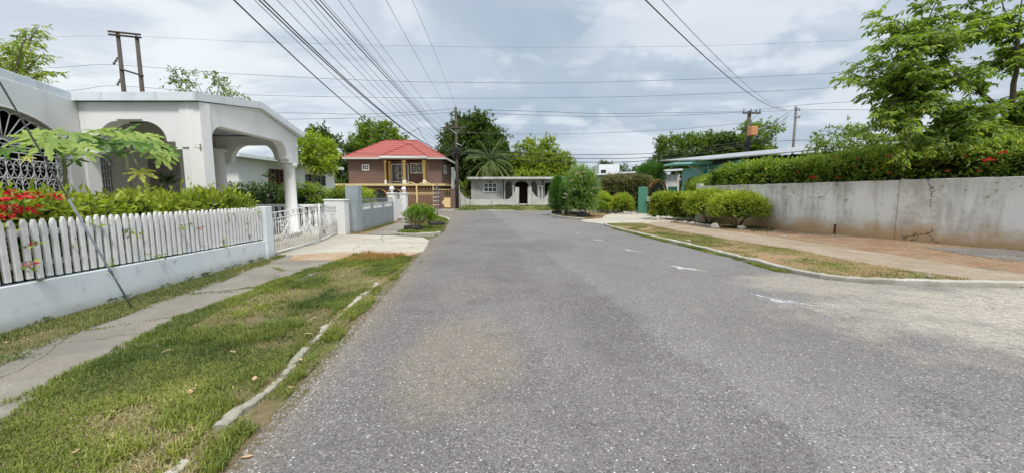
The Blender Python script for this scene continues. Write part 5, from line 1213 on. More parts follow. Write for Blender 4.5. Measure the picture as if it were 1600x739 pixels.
# upper storey
m = MB(); m.box(xl, X(601), YF, 54, zl + .243, ze); m.box(X(601) + .003, X(669) - .003, YF + 1.6, 54, zl + .243, ze); m.box(X(669), xr2, YF, 54, zl + .243, ze)
m.build('wall', 'brown_wall', bh)
def bwin(px0, px1, py0, py1, Y, bars, lb=None):
    x0, x1 = at(px0, 300, Y)[0], at(px1, 300, Y)[0]; z1, z0 = at(800, py0, Y)[2], at(800, py1, Y)[2]
    m = MB(); m.box(x0, x1, Y - .012, Y - .002, z0, z1); w = m.build('window', 'glass_dark', bh)
    m = MB(); f = .11
    m.box(x0 - f, x0, Y - .06, Y, z0 - f, z1 + f); m.box(x1, x1 + f, Y - .06, Y, z0 - f, z1 + f); m.box(x0, x1, Y - .06, Y, z1, z1 + f); m.box(x0, x1, Y - .06, Y, z0 - f, z0)
    for b in bars:
        (ax, az, bx_, bz) = b; m.tube([(x0 + (x1 - x0) * ax, Y - .04, z0 + (z1 - z0) * az), (x0 + (x1 - x0) * bx_, Y - .04, z0 + (z1 - z0) * bz)], .035, 4)
    m.build('window_frame', 'white_wall', w)
    return w
bwin(569, 577, 259, 265.5, YF, [(.33, 0, .33, 1), (.66, 0, .66, 1), (.33, .5, 1, .5)])
bwin(644, 660, 257, 270, YF + 1.6, [(.5, 0, .5, 1), (.2, .2, .2, .8), (.8, .2, .8, .8), (.2, .2, .5, .05), (.2, .8, .5, .95), (.8, .2, .5, .05), (.8, .8, .5, .95), (.35, .3, .35, .7), (.65, .3, .65, .7)])
w = bwin(614, 638, 258, 284, YF + 1.6, [(.25, .2, .25, .85), (.75, .2, .75, .85), (.38, 0, .38, 1), (.62, 0, .62, 1), (.25, .2, .75, .2), (.25, .85, .4, .85), (.6, .85, .75, .85), (.38, .5, .62, .5), (.25, .35, .38, .35)])
bwin(680.5, 682.5, 262, 267, YF, []) if False else None
# side face windows (right gable end)
m = MB(); m.box(xr2 + .003, xr2 + .02, 46.4, 47.6, Z(270), Z(258)); w = m.build('window', 'glass_dark', bh)
m = MB(); m.box(xr2 + .003, xr2 + .07, 46.2, 46.4, Z(271), Z(257)); m.box(xr2 + .003, xr2 + .07, 47.6, 47.8, Z(271), Z(257)); m.box(xr2 + .003, xr2 + .07, 46.4, 47.6, Z(258), Z(257)); m.build('window_frame', 'white_wall', w)
for px in (602, 609.5, 632.5, 664, 669.5):
    Y = YF + (.3 if px in (602, 632.5, 664) else 1.3); cx = at(px, 300, Y)[0]; r = .19; z0 = zl + .243; H = ze - z0 - .05
    m = MB(); m.lathe([(r, .5), (r * .92, H - .5), (r * 1.25, H - .42), (r, H - .36), (r * 1.35, H - .1), (r * 1.4, H)], (cx, Y, z0), 12); c_ = m.build('column', 'column_gold', bh, True)
    m = MB(); m.lathe([(r * 1.5, 0), (r * 1.5, .12), (r * 1.2, .2), (r * 1.25, .45), (r * .98, .497)], (cx, Y, z0), 12); m.build('column_base', 'column_foot', c_, True)
# roofs
ex0, ex1 = X(541), X(699); er = Z(247); rz_ = at(626, 220, 50)[2]; rx0, rx1 = at(601.6, 220, 50)[0], at(651.8, 220, 50)[0]
m = MB(); m.add([(ex0, YF - .7, er), (ex1, YF - .7, er), (ex1, 55, er), (ex0, 55, er), (rx0, 50, rz_), (rx1, 50, rz_)], [(0, 1, 5, 4), (1, 2, 5), (2, 3, 4, 5), (3, 0, 4), (3, 2, 1, 0)]); rf = m.build('roof', 'red_tiles', bh)
m = MB(); m.box(ex0, ex1, YF - .74, YF - .60, er - .22, er - .003); m.box(ex1 - .1, ex1 + .04, YF - .59, 55, er - .22, er - .003); m.build('fascia', 'porch_inner', rf)
px0, px1 = X(594, YF - 1), X(668, YF - 1); az = at(636, 225.5, 47.4)[2]; ax = at(636.6, 225, 47.4)[0]
m = MB(); m.add([(px0, YF - .85, er + .12), (px1, YF - .85, er + .12), (ax, 48.2, az + .12)], [(0, 1, 2)]); m.add([(px0, YF - .85, er + .12), (ax, 48.2, az + .12), (px0, 48.0, er + .12)], [(0, 1, 2)]); m.add([(px1, YF - .85, er + .12), (px1, 48.0, er + .12), (ax, 48.2, az + .12)], [(0, 1, 2)]); m.add([(px0, YF - .85, er - .1), (px0, 48, er - .1), (px1, 48, er - .1), (px1, YF - .85, er - .1)], [(0, 1, 2, 3)])
m.build('roof', 'red_tiles', bh)
m = MB()
for a, b in (((px0, YF - .85, er + .14), (ax, 48.2, az + .14)), ((px1, YF - .85, er + .14), (ax, 48.2, az + .14)), ((rx0, 50, rz_), (rx1, 50, rz_)), ((ex0, YF - .7, er), (rx0, 50, rz_)), ((ex1, YF - .7, er), (rx1, 50, rz_))): m.tube([a, b], .07, 6)
m.build('ridge_tiles', 'red_tiles', rf)
m = MB(); m.box(px0, px1, YF - .91, YF - .79, er - .1, er + .115); m.box(px0 + .003, px1 - .003, YF - .78, YF + .3, er - .14, er - .103); m.build('fascia', 'white_wall', bh)
# forecourt wall and golden gate
t = thing('ornate_gate', 'golden lattice double gate with wavy top in front of the brown house', 'gate', (at(657, 320, 41.9)[0], 41.9, 0))
yg = 41.9; gx = lambda px: at(px, 310, yg)[0]; gz = lambda py: at(800, py, yg)[2]
xa, xm, xb = gx(633.5), gx(651.5), gx(677)
topw = lambda x: gz(290.5) + .30 * (math.sin(math.pi * (x - xa) / (xm - xa)) ** 1 if x < xm else math.sin(math.pi * (x - xm) / (xb - xm)) ** 1) * 1.15
for (a, b) in ((xa, xm - .03), (xm + .03, xb)):
    m = MB(); m.tube([(x, yg, topw(x)) for x in np.linspace(a, b, 12)], .055, 6); m.tube([(a, yg, .15), (a, yg, topw(a))], .05, 6); m.tube([(b, yg, .15), (b, yg, topw(b))], .05, 6); m.tube([(a, yg, .15), (b, yg, .15)], .05, 6); m.tube([(a, yg, 1.6), (b, yg, 1.6)], .035, 6); m.tube([(a, yg, 1.75), (b, yg, 1.75)], .03, 6)
    fr = m.build('gate_frame', 'column_gold', t)
    m = MB(); n = int((b - a) / .17)
    for i in range(-9, n + 9):
        for sg in (1, -1):
            pts = []
            for s in np.linspace(0, 1, 12):
                z = .18 + s * 2.1; x = a + i * .36 + sg * (z - .18) * .55 + .04 * math.sin(z * 9)
                if a < x < b and z < topw(x): pts.append((x, yg + sg * .01, z))
            if len(pts) > 1: m.tube(pts, .019, 4, cap=False)
    m.build('lattice', 'gold_paint', fr)
m = MB(); m.box(gx(633), gx(677), yg + .05, yg + .08, .02, .85); m.build('kick_plate', 'brown_wall', t)
t = thing('forecourt_wall', 'brown forecourt wall with an orange octagon panel and striped gate pillar', 'wall', (-7.5, 41.9, 0))
m = MB(); m.box(gx(678), gx(686.5), yg - .2, yg + .4, -.03, gz(299)); m.build('pillar', 'brown_wall', t, bevel=.02)
for i in range(5): m = MB(); z = .42 + i * .42; m.box(gx(678) - .02, gx(686.5) + .02, yg - .23, yg + .1, z, z + .07); m.build('stripe', 'column_foot', t)
m = MB(); m.box(gx(686.5) + .003, gx(704) - .003, yg, yg + .25, -.03, 1.35); m.build('wall', 'brown_wall', t)
m = MB(); m.box(gx(704), gx(711.5), yg - .1, yg + .4, -.03, gz(297.5)); m.box(gx(703.3), gx(712), yg - .14, yg + .44, gz(297.5) + .003, gz(296) + .03); m.build('pillar', 'brown_wall', t, bevel=.02)
cx, cz = gx(699.5), gz(317); r = .62
m = MB(); m.prism_uz([(cx + .52 * r * a, cz + r * b * .85) for a, b in ((-1.1, -1), (1.1, -1), (1.35, -.45), (1.9, -.2), (1.9, .2), (1.35, .45), (1.1, 1), (-1.1, 1), (-1.35, .45), (-1.9, .2), (-1.9, -.2), (-1.35, -.45))], (0, yg - .05), (1, 0), .045); m.build('octagon_panel', 'column_gold', t)
m = MB()
for x in np.linspace(gx(687), gx(703.5), 7): m.tube([(x, yg + .1, 1.35), (x, yg + .1, 2.15)], .012, 4)
m.tube([(gx(687), yg + .1, 2.1), (gx(703.5), yg + .1, 2.1)], .03, 5); m.build('railing', 'column_gold', t)
m = MB(); a = gx(703); m.box(a - .0, a + .33, 43.0, 43.35, -.03, Z(262, 43)); m.build('service_post', 'pale_render', bevel=.02, label='pale concrete service post standing between the brown house and the dark pole', cat='post')
m = MB(); m.box(at(706.5, 280, 50)[0], at(712, 280, 50)[0], 50, 50.1, at(800, 281, 50)[2], at(800, 268, 50)[2]); s_ = m.build('signboard', 'pale_blue_sign', label='small pale blue board behind the tall street pole', cat='board')
m = MB(); xx = at(709, 280, 50)[0]; m.tube([(xx, 50.13, 0), (xx, 50.13, 4.5)], .05, 6); m.build('post', 'pole_grey', s_)
# thin pipe post on the left corner
p = G(684, 340); m = MB(); m.tube([(p[0], p[1], -.03), (p[0], p[1], at(684, 279, p[1])[2])], .04, 8); m.box(p[0] - .25, p[0] + .25, p[1] - .02, p[1] + .02, 0.55, .60); m.ball((p[0] - .03, p[1] - .06, at(684, 294, p[1])[2]), .07); m.build('pipe_post', 'pole_grey', label='thin grey pipe post on the left street corner in front of the brown gate', cat='post')

# ================================================================== GREY HOUSE
gh = thing('grey_house', 'unpainted grey concrete bungalow with flat slab roof and arched porch', 'house', (2, 46, 0))
Yg = 45.0; GX = lambda px, Y=Yg: at(px, 300, Y)[0]; GZ = lambda py, Y=Yg: at(800, py, Y)[2]
zr = GZ(281)
m = MB(); m.box(GX(736), GX(786), Yg, 54, -.03, zr); m.box(GX(786) + .003, GX(850), Yg + 2.2, 54, -.03, zr); m.box(GX(850) + .003, GX(893), Yg + 2.4, 54, -.03, zr); m.build('wall', 'grey_render', gh)
m = MB(); m.prism_xy([(GX(731), Yg - .6), (GX(790), Yg - 1.1), (GX(898), Yg - 1.1), (GX(898), 54.5), (GX(731), 54.5)], zr + .003, GZ(277.5)); m.build('roof', 'pale_render', gh, bevel=.02)
m = MB(); ya = Yg - .2
def archface(xa, xb, zs, xo, za, y):
    """porch screen xa..xb with arch openings xo=[(l,r,kind)]"""
    poly = [(xa, zr), (xa, -.03)]
    for (l, r, h) in xo:
        poly += [(l, -.03), (l, zs)] + [((l + r) / 2 - (r - l) / 2 * math.cos(q), zs + (h - zs) * math.sin(q)) for q in np.linspace(0, math.pi, 10)][1:-1] + [(r, zs), (r, -.03)]
    return poly + [(xb, -.03), (xb, zr)]
pz = GZ(292)
m.prism_uz(archface(GX(787.5), GX(846), pz, [(GX(789.5), GX(800.5), GZ(283.5)), (GX(803.5), GX(826), GZ(283)), (GX(829), GX(839), GZ(283.5))], 0, ya), (0, ya), (1, 0), .25); m.build('porch_arches', 'grey_render', gh)
for px in (802, 828, 841, 846.5): m = MB(); m.lathe([(.2, 0), (.2, .3), (.13, .4), (.12, pz - .2), (.2, pz), (.2, pz + .15)], (GX(px), ya - .16, -.02), 10); m.build('column', 'pale_render', gh, True)
m = MB(); m.box(GX(849), GX(893), ya, ya + .2, zr - .35, zr); m.box(GX(849), GX(851), ya, ya + .2, -.03, zr - .353); m.box(GX(868), GX(870), ya, ya + .2, -.03, zr - .353); m.build('porch_beam', 'grey_render', gh)
x0, x1, z0, z1 = GX(756.5), GX(776), GZ(300), GZ(287)
m = MB(); m.box(x0, x1, Yg - .012, Yg - .003, z0, z1); w = m.build('window', 'glass_dark', gh); m = MB()
for u in (0, .333, .667, 1): m.box(x0 + (x1 - x0) * u - .04, x0 + (x1 - x0) * u + .04, Yg - .07, Yg - .02, z0, z1)
for u in (0, .5, 1): m.box(x0 - .03, x1 + .03, Yg - .065, Yg - .021, z0 + (z1 - z0) * u - .035, z0 + (z1 - z0) * u + .035)
m.build('window_frame', 'white_wall', w)
m = MB(); m.box(GX(807), GX(826), Yg + 2.18, Yg + 2.197, .1, GZ(284)); w = m.build('door', 'void_shade', gh)
m = MB()
for u in np.linspace(0, 1, 8): xx = GX(807) + (GX(826) - GX(807)) * u; m.tube([(xx, Yg + 2.12, .1), (xx, Yg + 2.12, GZ(285))], .03, 4)
for z in (.8, 1.5, 2.2): m.tube([(GX(807), Yg + 2.12, z), (GX(826), Yg + 2.12, z)], .03, 4)
m.build('door_grille', 'louvre_brown', w)
m = MB(); m.box(GX(852), GX(868), Yg + 2.38, Yg + 2.397, .1, GZ(286)); m.build('door', 'void_shade', gh)
# swooping boundary wall
t = thing('scalloped_wall', 'low grey boundary wall with swooping scallops and gateposts in front of the grey house', 'wall', (0, 43.6, 0)); yw = 43.5; wx = lambda px: at(px, 310, yw)[0]; wz = lambda py: at(800, py, yw)[2]
def swoop(xh, zh, xlw, zlw, n=10): return [(xh + (xlw - xh) * s, zlw + (zh - zlw) * (1 - s) ** 2.0) for s in np.linspace(0, 1, n)]
for (a, za, b, zb_, ex) in ((719.5, 301, 734.5, 312, None), (805, 299, 791, 312, 735.5), (831, 298, 845, 311, 846), (858, 297, 847, 311, 846.2)):
    pts = swoop(wx(a), wz(za), wx(b), wz(zb_)); m = MB()
    poly = [(pts[0][0], -.03)] + pts + ([(wx(ex), wz(zb_)), (wx(ex), -.03)] if ex else [(pts[-1][0], -.03)])
    m.prism_uz(poly, (0, yw), (1, 0), .18); m.build('wall_panel', 'pale_render', t)
m = MB(); m.box(wx(712), wx(719), yw, yw + .2, -.03, wz(299)); m.build('wall_panel', 'pale_render', t)
for px in (808, 827.5): m = MB(); m.box(wx(px - 3), wx(px + 3), yw - .05, yw + .35, -.03, wz(293)); m.build('gatepost', 'pale_render', t, bevel=.03)
m = MB(); m.box(wx(811.2), wx(824.3), yw + .1, yw + .4, -.03, .55); m.build('gate_step', 'pale_render', t)
m = MB(); m.box(wx(858.2), wx(900), yw, yw + .18, -.03, wz(311)); m.build('wall_panel', 'grey_render', t)

# far white box, low roofs to the right of the grey house
t = thing('white_rooftop_room', 'plain white box shaped building rising above the bougainvillea hedge', 'building', (9.5, 50, 0)); x0, x1 = at(936, 265, 50)[0], at(968, 265, 50)[0]
m = MB(); m.box(x0, x1, 50, 54, -.03, at(800, 257.5, 50)[2]); m.build('wall', 'white_box', t); m = MB(); m.box(x0 + .25, x0 + .9, 49.98, 49.995, at(800, 272, 50)[2], at(800, 266, 50)[2]); m.build('window', 'void_shade', t)
t = thing('low_roofed_house', 'low house with flat grey roof seen over the bougainvillea hedge', 'house', (13, 44, 0)); x0, x1 = at(926, 270, 42)[0], at(1062, 270, 42)[0]
m = MB(); m.box(x0, x1, 42, 48, -.03, at(800, 273.5, 42)[2]); m.build('wall', 'pale_render', t); m = MB(); m.add([(x0 - .3, 41.3, 3.75), (x1, 41.3, 4.3), (x1, 48, 4.4), (x0 - .3, 48, 3.9), (x0 - .3, 41.3, 3.58), (x1, 41.3, 4.12), (x1, 48, 4.2), (x0 - .3, 48, 3.7)], [(0, 1, 2, 3), (7, 6, 5, 4), (0, 4, 5, 1), (1, 5, 6, 2), (2, 6, 7, 3), (3, 7, 4, 0)]); m.build('roof', 'roof_edge', t)

# ================================================================== BACKGROUND TREES
def AT(px, py, Y): return at(px, py, Y)
c = AT(742, 232, 56); tree('large dark rounded mango tree behind the grey house and the tall street pole', 'tree', (c[0], 56, 0), [(c[0], 56, 7.2, 4.4, 4, 4.9, 300), (c[0] - 2.4, 55, 5.4, 2.6, 2.6, 3.6, 80), (c[0] + 2.6, 55, 5.2, 2.4, 2.5, 3.6, 80), (c[0], 55, 7.0, 3.4, 3.0, 3.8, 120)], .46, .4, 'mango_leaf', n_tw=16, per=10, tw=1.0, crad=1.0, name='mango_tree', limbs=20, low=-.95)
c = AT(842, 245, 55); tree('yellow green spreading tree behind the grey house', 'tree', (c[0], 55, 0), [(c[0], 55, 6.2, 3.1, 3, 2.9, 75), (c[0] - 2.6, 55, 4.9, 2.2, 2, 2.0, 45), (c[0] + 2.7, 55, 5.0, 2.3, 2, 2.2, 48), (c[0], 54, 4.0, 4.4, 2.5, 1.5, 75)], .36, .22, 'bright_leaf', 'pale_bark', 15, 9, .8, .7, name='flame_tree', limbs=40)
c = AT(592, 215, 62); tree('mid green bushy tree rising behind the left of the red roof', 'tree', (c[0], 62, 0), [(c[0], 62, 9.6, 3.9, 3.5, 3.3, 90), (c[0] - 2.0, 62, 7.5, 3.0, 3, 2.8, 50), (c[0] + 2.4, 62, 7.6, 3.0, 3, 2.6, 50)], .42, .35, 'vivid_leaf', n_tw=14, per=9, tw=.9, crad=.8, name='tree', limbs=25)
c = AT(508, 230, 58); tree('dark open crowned tree between the small lime tree and the brown house', 'tree', (c[0], 58, 0), [(c[0] - 1.0, 58, 8.9, 2.1, 2.4, 2.3, 46), (c[0] + 2.0, 58, 7.2, 1.9, 2.4, 2.7, 46), (c[0] - 1.8, 58, 5.8, 2.6, 2.4, 2.8, 50), (c[0] + 1.2, 58, 4.2, 3.2, 2.4, 2.6, 60)], .38, .3, 'mango_leaf', 'pale_bark', 9, 8, .9, .65, name='tree', limbs=40)
c = AT(960, 262, 80); tree('distant rounded dark tree behind the white box building, left of two', 'tree', (c[0] - 1.5, 80, 0), [(c[0] - 1.6, 80, 4.6, 4.0, 3, 3.8, 70)], .5, .3, 'mango_leaf', n_tw=8, per=8, tw=1.0, crad=.8, limbs=8)
c = AT(984, 266, 80); tree('distant rounded dark tree behind the white box building, right of two', 'tree', (c[0] + .2, 78, 0), [(c[0] + .2, 78, 4.2, 2.6, 3, 2.9, 50)], .5, .3, 'mango_leaf', n_tw=8, per=8, tw=.9, crad=.7, limbs=8)
for (px, py, Y, rx, rz, lb, mt) in [(1062, 243, 55, 3.3, 3.0, 'dark bushy tree behind the left end of the teal house', 'tree_leaf'), (1095, 240, 52, 2.6, 2.2, 'green tree behind the teal house roof, second from the left', 'tree_leaf'), (1125, 238, 50, 2.4, 2.0, 'dark green tree behind the teal house roof, left of the transformer pole', 'mango_leaf'), (1150, 238, 53, 2.3, 2.0, 'green tree behind the teal house roof at the foot of the transformer pole', 'tree_leaf'), (1182, 228, 50, 2.3, 2.8, 'brighter rounded tree just right of the transformer pole', 'vivid_leaf')]:
    c = AT(px, py, Y); tree(lb, 'tree', (c[0], Y, 0), [(c[0], Y, c[2], rx, rx * .9, rz, 60), (c[0], Y, c[2] - rz, rx * 1.1, rx, rz * 1.1, 50)], .36, .25, mt, n_tw=15, per=9, tw=.8, crad=.7, limbs=14, low=-.9)
for i, (x, Y, r, h) in enumerate([(-46, 66, 5, 6.5), (-36, 70, 5, 7), (-28, 74, 4.5, 7), (27, 90, 5, 5.5), (14.5, 95, 4, 4.5), (-62, 80, 7, 8), (52, 60, 6, 7), (68, 70, 7, 8), (40, 64, 5, 6)]):
    tree(['far tree left of the brown house', 'far tree behind the white annex', 'far tree behind the trees left of the red roof', 'low far tree behind the teal house', 'low far tree right of the ball shaped conifer', 'far tree at the left edge beyond the white house', 'far tree behind the slatted house', 'far tree at the right edge beyond the slatted house', 'far tree between the teal house and slatted house'][i], 'tree', (x, Y, 0), [(x, Y, h * .55, r, r * .8, h * .42, 70)], .5, .3, 'tree_leaf', n_tw=8, per=8, tw=1, crad=.9, limbs=8, low=-.95)
c = AT(1325, 215, 25); tree('small leafy tree behind the flowering hedge, left of the large one', 'tree', (c[0], 25, 0), [(c[0], 25, 4.6, 2.0, 1.6, 1.25, 46), (c[0] + 1.4, 25, 4.4, 1.3, 1.3, 1.0, 24), (c[0] - 1.5, 25, 4.2, .9, 1, .6, 14)], .19, .12, 'vivid_leaf', 'bark', 8, 8, .5, .4, name='tree', limbs=34)
c = AT(765, 288, 46)

# coconut palm
def palm(label, base, H, nf, L, name='coconut_palm', mat='palm_leaf', leaflet=.55, lean=.3, tr=.16, cat='palm'):
    base = Vector(base); t = thing(name, label, cat, base); top = base + Vector((lean, 0, H)); m = MB()
    pts = [base.lerp(top, u) + Vector((-.3 * lean * math.sin(math.pi * u), 0, 0)) for u in np.linspace(0, 1, 8)]; m.tube(pts, [tr * 1.5] + [tr] * 6 + [tr * .8], 8); m.build('trunk', 'pale_bark', t, True)
    for i in range(nf):
        q = 2.4 * i + random.uniform(-.5, .5); el = 1.35 - 2.1 * (i / nf) ** .9 + random.uniform(-.2, .2); d = Vector((math.cos(q) * math.cos(el), math.sin(q) * math.cos(el), math.sin(el))); P = []; p = top.copy(); seg = L * random.uniform(.8, 1.12) / 12
        for k in range(13):
            P.append(p.copy()); d = (d + Vector((0, 0, -.085 - .03 * math.cos(el)))).normalized(); p = p + d * seg
        pa = []; G_ = []
        for k in range(1, 12):
            for s in (0, .33, .66):
                o = P[k].lerp(P[k + 1], s); tg = (P[k + 1] - P[k]).normalized(); sd = tg.cross(Vector((0, 0, 1))).normalized(); w = math.sin(math.pi * (k + s) / 13) ** .6
                for sg in (-1, 1): pa.append(list(o)); G_.append(list((sd * sg * .9 + tg * .65 + Vector((0, 0, -.45))) * 1.0 * w))
        pa = np.array(pa); G_ = np.array(G_); ln = np.linalg.norm(G_, axis=1)
        V, Fa, v = leaf_geo(pa, G_, leaflet, .10, .5, vals=np.full(len(pa), min(.99, .05 + .75 * i / nf + random.uniform(-.15, .15) + (.35 if i > nf * .8 else 0))), fold=.1, szvar=.2)
        fr = mesh_np('frond', V, Fa, v, mat, t); m = MB(); m.tube(P, [.035] + [.02] * 11 + [.008], 5); m.build('midrib', 'petiole', fr, True)
palm('coconut palm with drooping fronds leaning over the left of the grey house roof', (at(762, 300, 47.5)[0], 47.5, 0), 5.6, 30, 3.7)
palm('small banana like palm beside the scalloped wall at the left of the grey house', (at(724, 310, 46)[0], 46, 0), 1.9, 11, 2.3, name='small_palm', mat='bright_leaf', leaflet=.45, lean=.1, tr=.1)

# large tree at the right: spreading limbs with drooping leaf sprays
def big_tree():
    base = Vector((at(1583, 280, 14.2)[0], 14.2, 0)); t = thing('spreading_tree', 'large spreading tree with drooping leaf sprays reaching over the grey wall at right', 'tree', base); m = MB()
    fk = Vector(at(1580, 190, 14.2)); m.tube([base, Vector((base.x + .1, base.y, 1.8)), fk], [.22, .17, .13], 10)
    tgts = [(1330, 98, 14.5), (1322, 122, 13.8), (1350, 150, 14.2), (1335, 118, 15), (1375, 40, 14.5), (1400, 60, 13.6), (1385, 170, 14), (1400, 185, 15), (1440, 5, 14), (1430, 95, 13), (1450, 140, 15), (1480, 190, 13.5), (1460, 215, 14.2), (1500, 225, 15), (1500, 60, 13), (1495, 20, 15), (1540, -10, 13.5), (1480, -30, 14), (1600, -40, 14), (1570, 40, 12.6), (1610, 90, 13.4), (1650, 30, 14), (1660, 130, 14), (1640, 190, 13.6), (1540, 110, 12.6), (1530, 170, 12.8), (1560, 215, 13), (1610, 225, 13), (1590, 150, 15.5), (1500, 110, 16), (1430, 35, 15.8), (1420, 130, 16), (1700, -20, 15), (1720, 90, 15), (1700, 170, 15), (1520, -60, 16), (1420, 215, 13.6), (1380, 195, 13.4), (1470, 165, 12.8), (1552, 60, 16.5), (1450, 70, 14.6), (1410, 110, 14.2), (1365, 85, 13.8), (1590, 240, 12.6), (1540, 235, 12.4), (1470, 235, 13)]
    tgts += [(random.uniform(1345, 1600), random.uniform(20, 235), random.uniform(12.6, 16)) for _ in range(34)] + [(random.uniform(1400, 1640), random.uniform(150, 245), random.uniform(12.4, 14)) for _ in range(14)]
    hubs = [Vector(at(1500, 120, 14.2)), Vector(at(1590, 60, 14)), Vector(at(1500, 190, 13.8)), Vector(at(1640, 140, 14.4)), Vector(at(1440, 60, 14.4)), Vector(at(1420, 145, 14.3))]
    lm = []
    for h in hubs[:4]: lm += limb(m, fk, h, .09, .055, .03, 7, 7, .02)[1:]
    lm += limb(m, hubs[0], hubs[4], .05, .03, .02, 6, 6)[1:]; lm += limb(m, hubs[0], hubs[5], .05, .03, .02, 6, 6)[1:]
    geo = []
    for (px, py, Y) in tgts:
        tip = Vector(at(px, py, Y)); q = min(lm, key=lambda p: (p - tip).length); pts = limb(m, q, tip, .028, .006, .06, 7, 5, .03)
        # side twigs along the outer part of each limb, leaves hanging from each
        for j in range(1, len(pts)):
            for s in range(3):
                o = pts[j - 1].lerp(pts[j], random.random()); d = Vector((random.gauss(0, 1), random.gauss(0, 1), random.gauss(-.05, .45))) + (tip - q).normalized() * .7; d.normalize(); Lt = random.uniform(.3, .75); e = o + d * Lt + Vector((0, 0, -.12))
                m.tube([o, o.lerp(e, .5) + Vector((0, 0, .04)), e], [.007, .005, .003], 3, cap=False)
                n = random.randint(9, 15); P = np.array([list(o.lerp(e, .15 + .85 * (k / n)) + Vector((0, 0, .02))) for k in range(n)]); sd = Vector((-d.y, d.x, 0)).normalized() if abs(d.z) < .98 else Vector((1, 0, 0))
                D = np.array([list(sd * (1 if k % 2 else -1) * .8 + d * .55 + Vector((0, 0, -.45 + random.uniform(-.3, .3)))) for k in range(n)]) + rng.normal(size=(n, 3)) * .25
                vv = np.clip(random.random() * .6 + rng.uniform(0, .4, n), 0, 1); geo.append(leaf_geo(P, D, .205, .40, .9, vals=vv, szvar=.3))
    m.build('trunk', 'bark', t, True); mesh_np('crown', *join_geo(geo), 'big_leaf', t)
big_tree()

# ================================================================== POLES AND LINES
def pole(label, base, top, r0, r1, mat='wood_pole', name='utility_pole'):
    t = thing(name, label, 'pole', base); m = MB(); m.tube([base, Vector(base).lerp(Vector(top), .5), top], [r0, (r0 + r1) / 2, r1], 10); m.build('shaft', mat, t, True); return t
def insul(m, c, h=.22, r=.07): m.lathe([(r * .5, 0), (r, h * .2), (r * .6, h * .35), (r, h * .5), (r * .6, h * .65), (r * .9, h * .8), (r * .3, h)], c, 8)
p2x = at(715, 320, 42)[0]; p2 = lambda py: at(715, py, 42)[2]
t = pole('tall dark wooden street pole with crossarm standing between the brown and the grey house', (p2x, 42, -.03), (p2x - .05, 42, p2(168)), .19, .13)
m = MB(); m.box(p2x - 1.15, p2x + .95, 41.8, 41.92, p2(200) - .08, p2(200) + .08); ca = m.build('crossarm', 'wood_pole', t)
m = MB()
for x in (-1.05, -.35, .85): insul(m, (p2x + x, 41.86, p2(200) + .083))
m.build('insulators', 'insulator', ca)
m = MB()
for x, z in ((-.3, 171), (-1.0, 172), (.7, 173)): insul(m, (p2x + x * .25, 41.86, p2(z) - .3))
m.tube([(p2x - .9, 41.85, p2(200)), (p2x, 41.85, p2(210))], .03, 5); m.tube([(p2x + .7, 41.85, p2(200)), (p2x, 41.85, p2(210))], .03, 5); m.build('brackets', 'galvanised', t)
m = MB()
for i in range(7): z = p2(232 + i * 2.5); m.tube([(p2x + .3 * math.cos(q) * random.uniform(.8, 1.4), 42 + .3 * math.sin(q), z + .08 * math.sin(3 * q)) for q in np.linspace(0, 6, 12)], .035, 5)
m.box(p2x - .5, p2x - .15, 41.7, 41.95, p2(246), p2(240)); m.build('cable_splice', 'cable_black', t)
m = MB(); m.tube([(p2x + .23, 41.8, 0), (p2x + .23, 41.8, p2(290))], .06, 8); m.build('conduit', 'galvanised', t)
m = MB(); m.tube([(p2x, 41.85, p2(225)), (p2x + .6, 41.85, p2(229)), (p2x + .9, 41.85, p2(221))], .035, 5); m.build('arm', 'galvanised', t)
# H frame
t = thing('h_frame_pylon', 'wooden two legged transmission frame rising behind the white house roof', 'pylon', (at(195, 150, 50)[0], 50, 0)); hx = at(189, 100, 50)[0]; hx2 = at(218, 100, 50)[0]
for x, py in ((hx, 50), (hx2, 57)): z = at(200, py, 50)[2]; m = MB(); m.tube([(x, 50, 0), (x, 50, z)], [.30, .20], 10); m.build('leg', 'wood_pole', t, True)
zA = at(200, 51.5, 50)[2]; zB = at(215, 62, 50)[2]
m = MB(); 
for o in (0, .35): m.tube([(hx - .9, 49.75, zA + .05 - o), (hx2 + .7, 49.75, zB + .45 - o)], .12, 6)
m.build('crossbeam', 'wood_pole', t); m = MB()
m.tube([(hx, 49.8, at(200, 109, 50)[2]), (hx2 + .5, 49.8, at(220, 120, 50)[2])], .12, 6); m.build('crossbeam', 'wood_pole', t)
m = MB()
for (xa_, ya_, xb_, yb_) in ((187.5, 86, 177, 101.5), (191, 120, 183, 134)): a = Vector(at(xa_, ya_, 50)); b = Vector(at(xb_, yb_, 50)); m.tube([a.lerp(b, u) for u in np.linspace(0, 1, 9)], [.05, .16] * 4 + [.05], 8)
m.build('insulator_string', 'insulator', t)
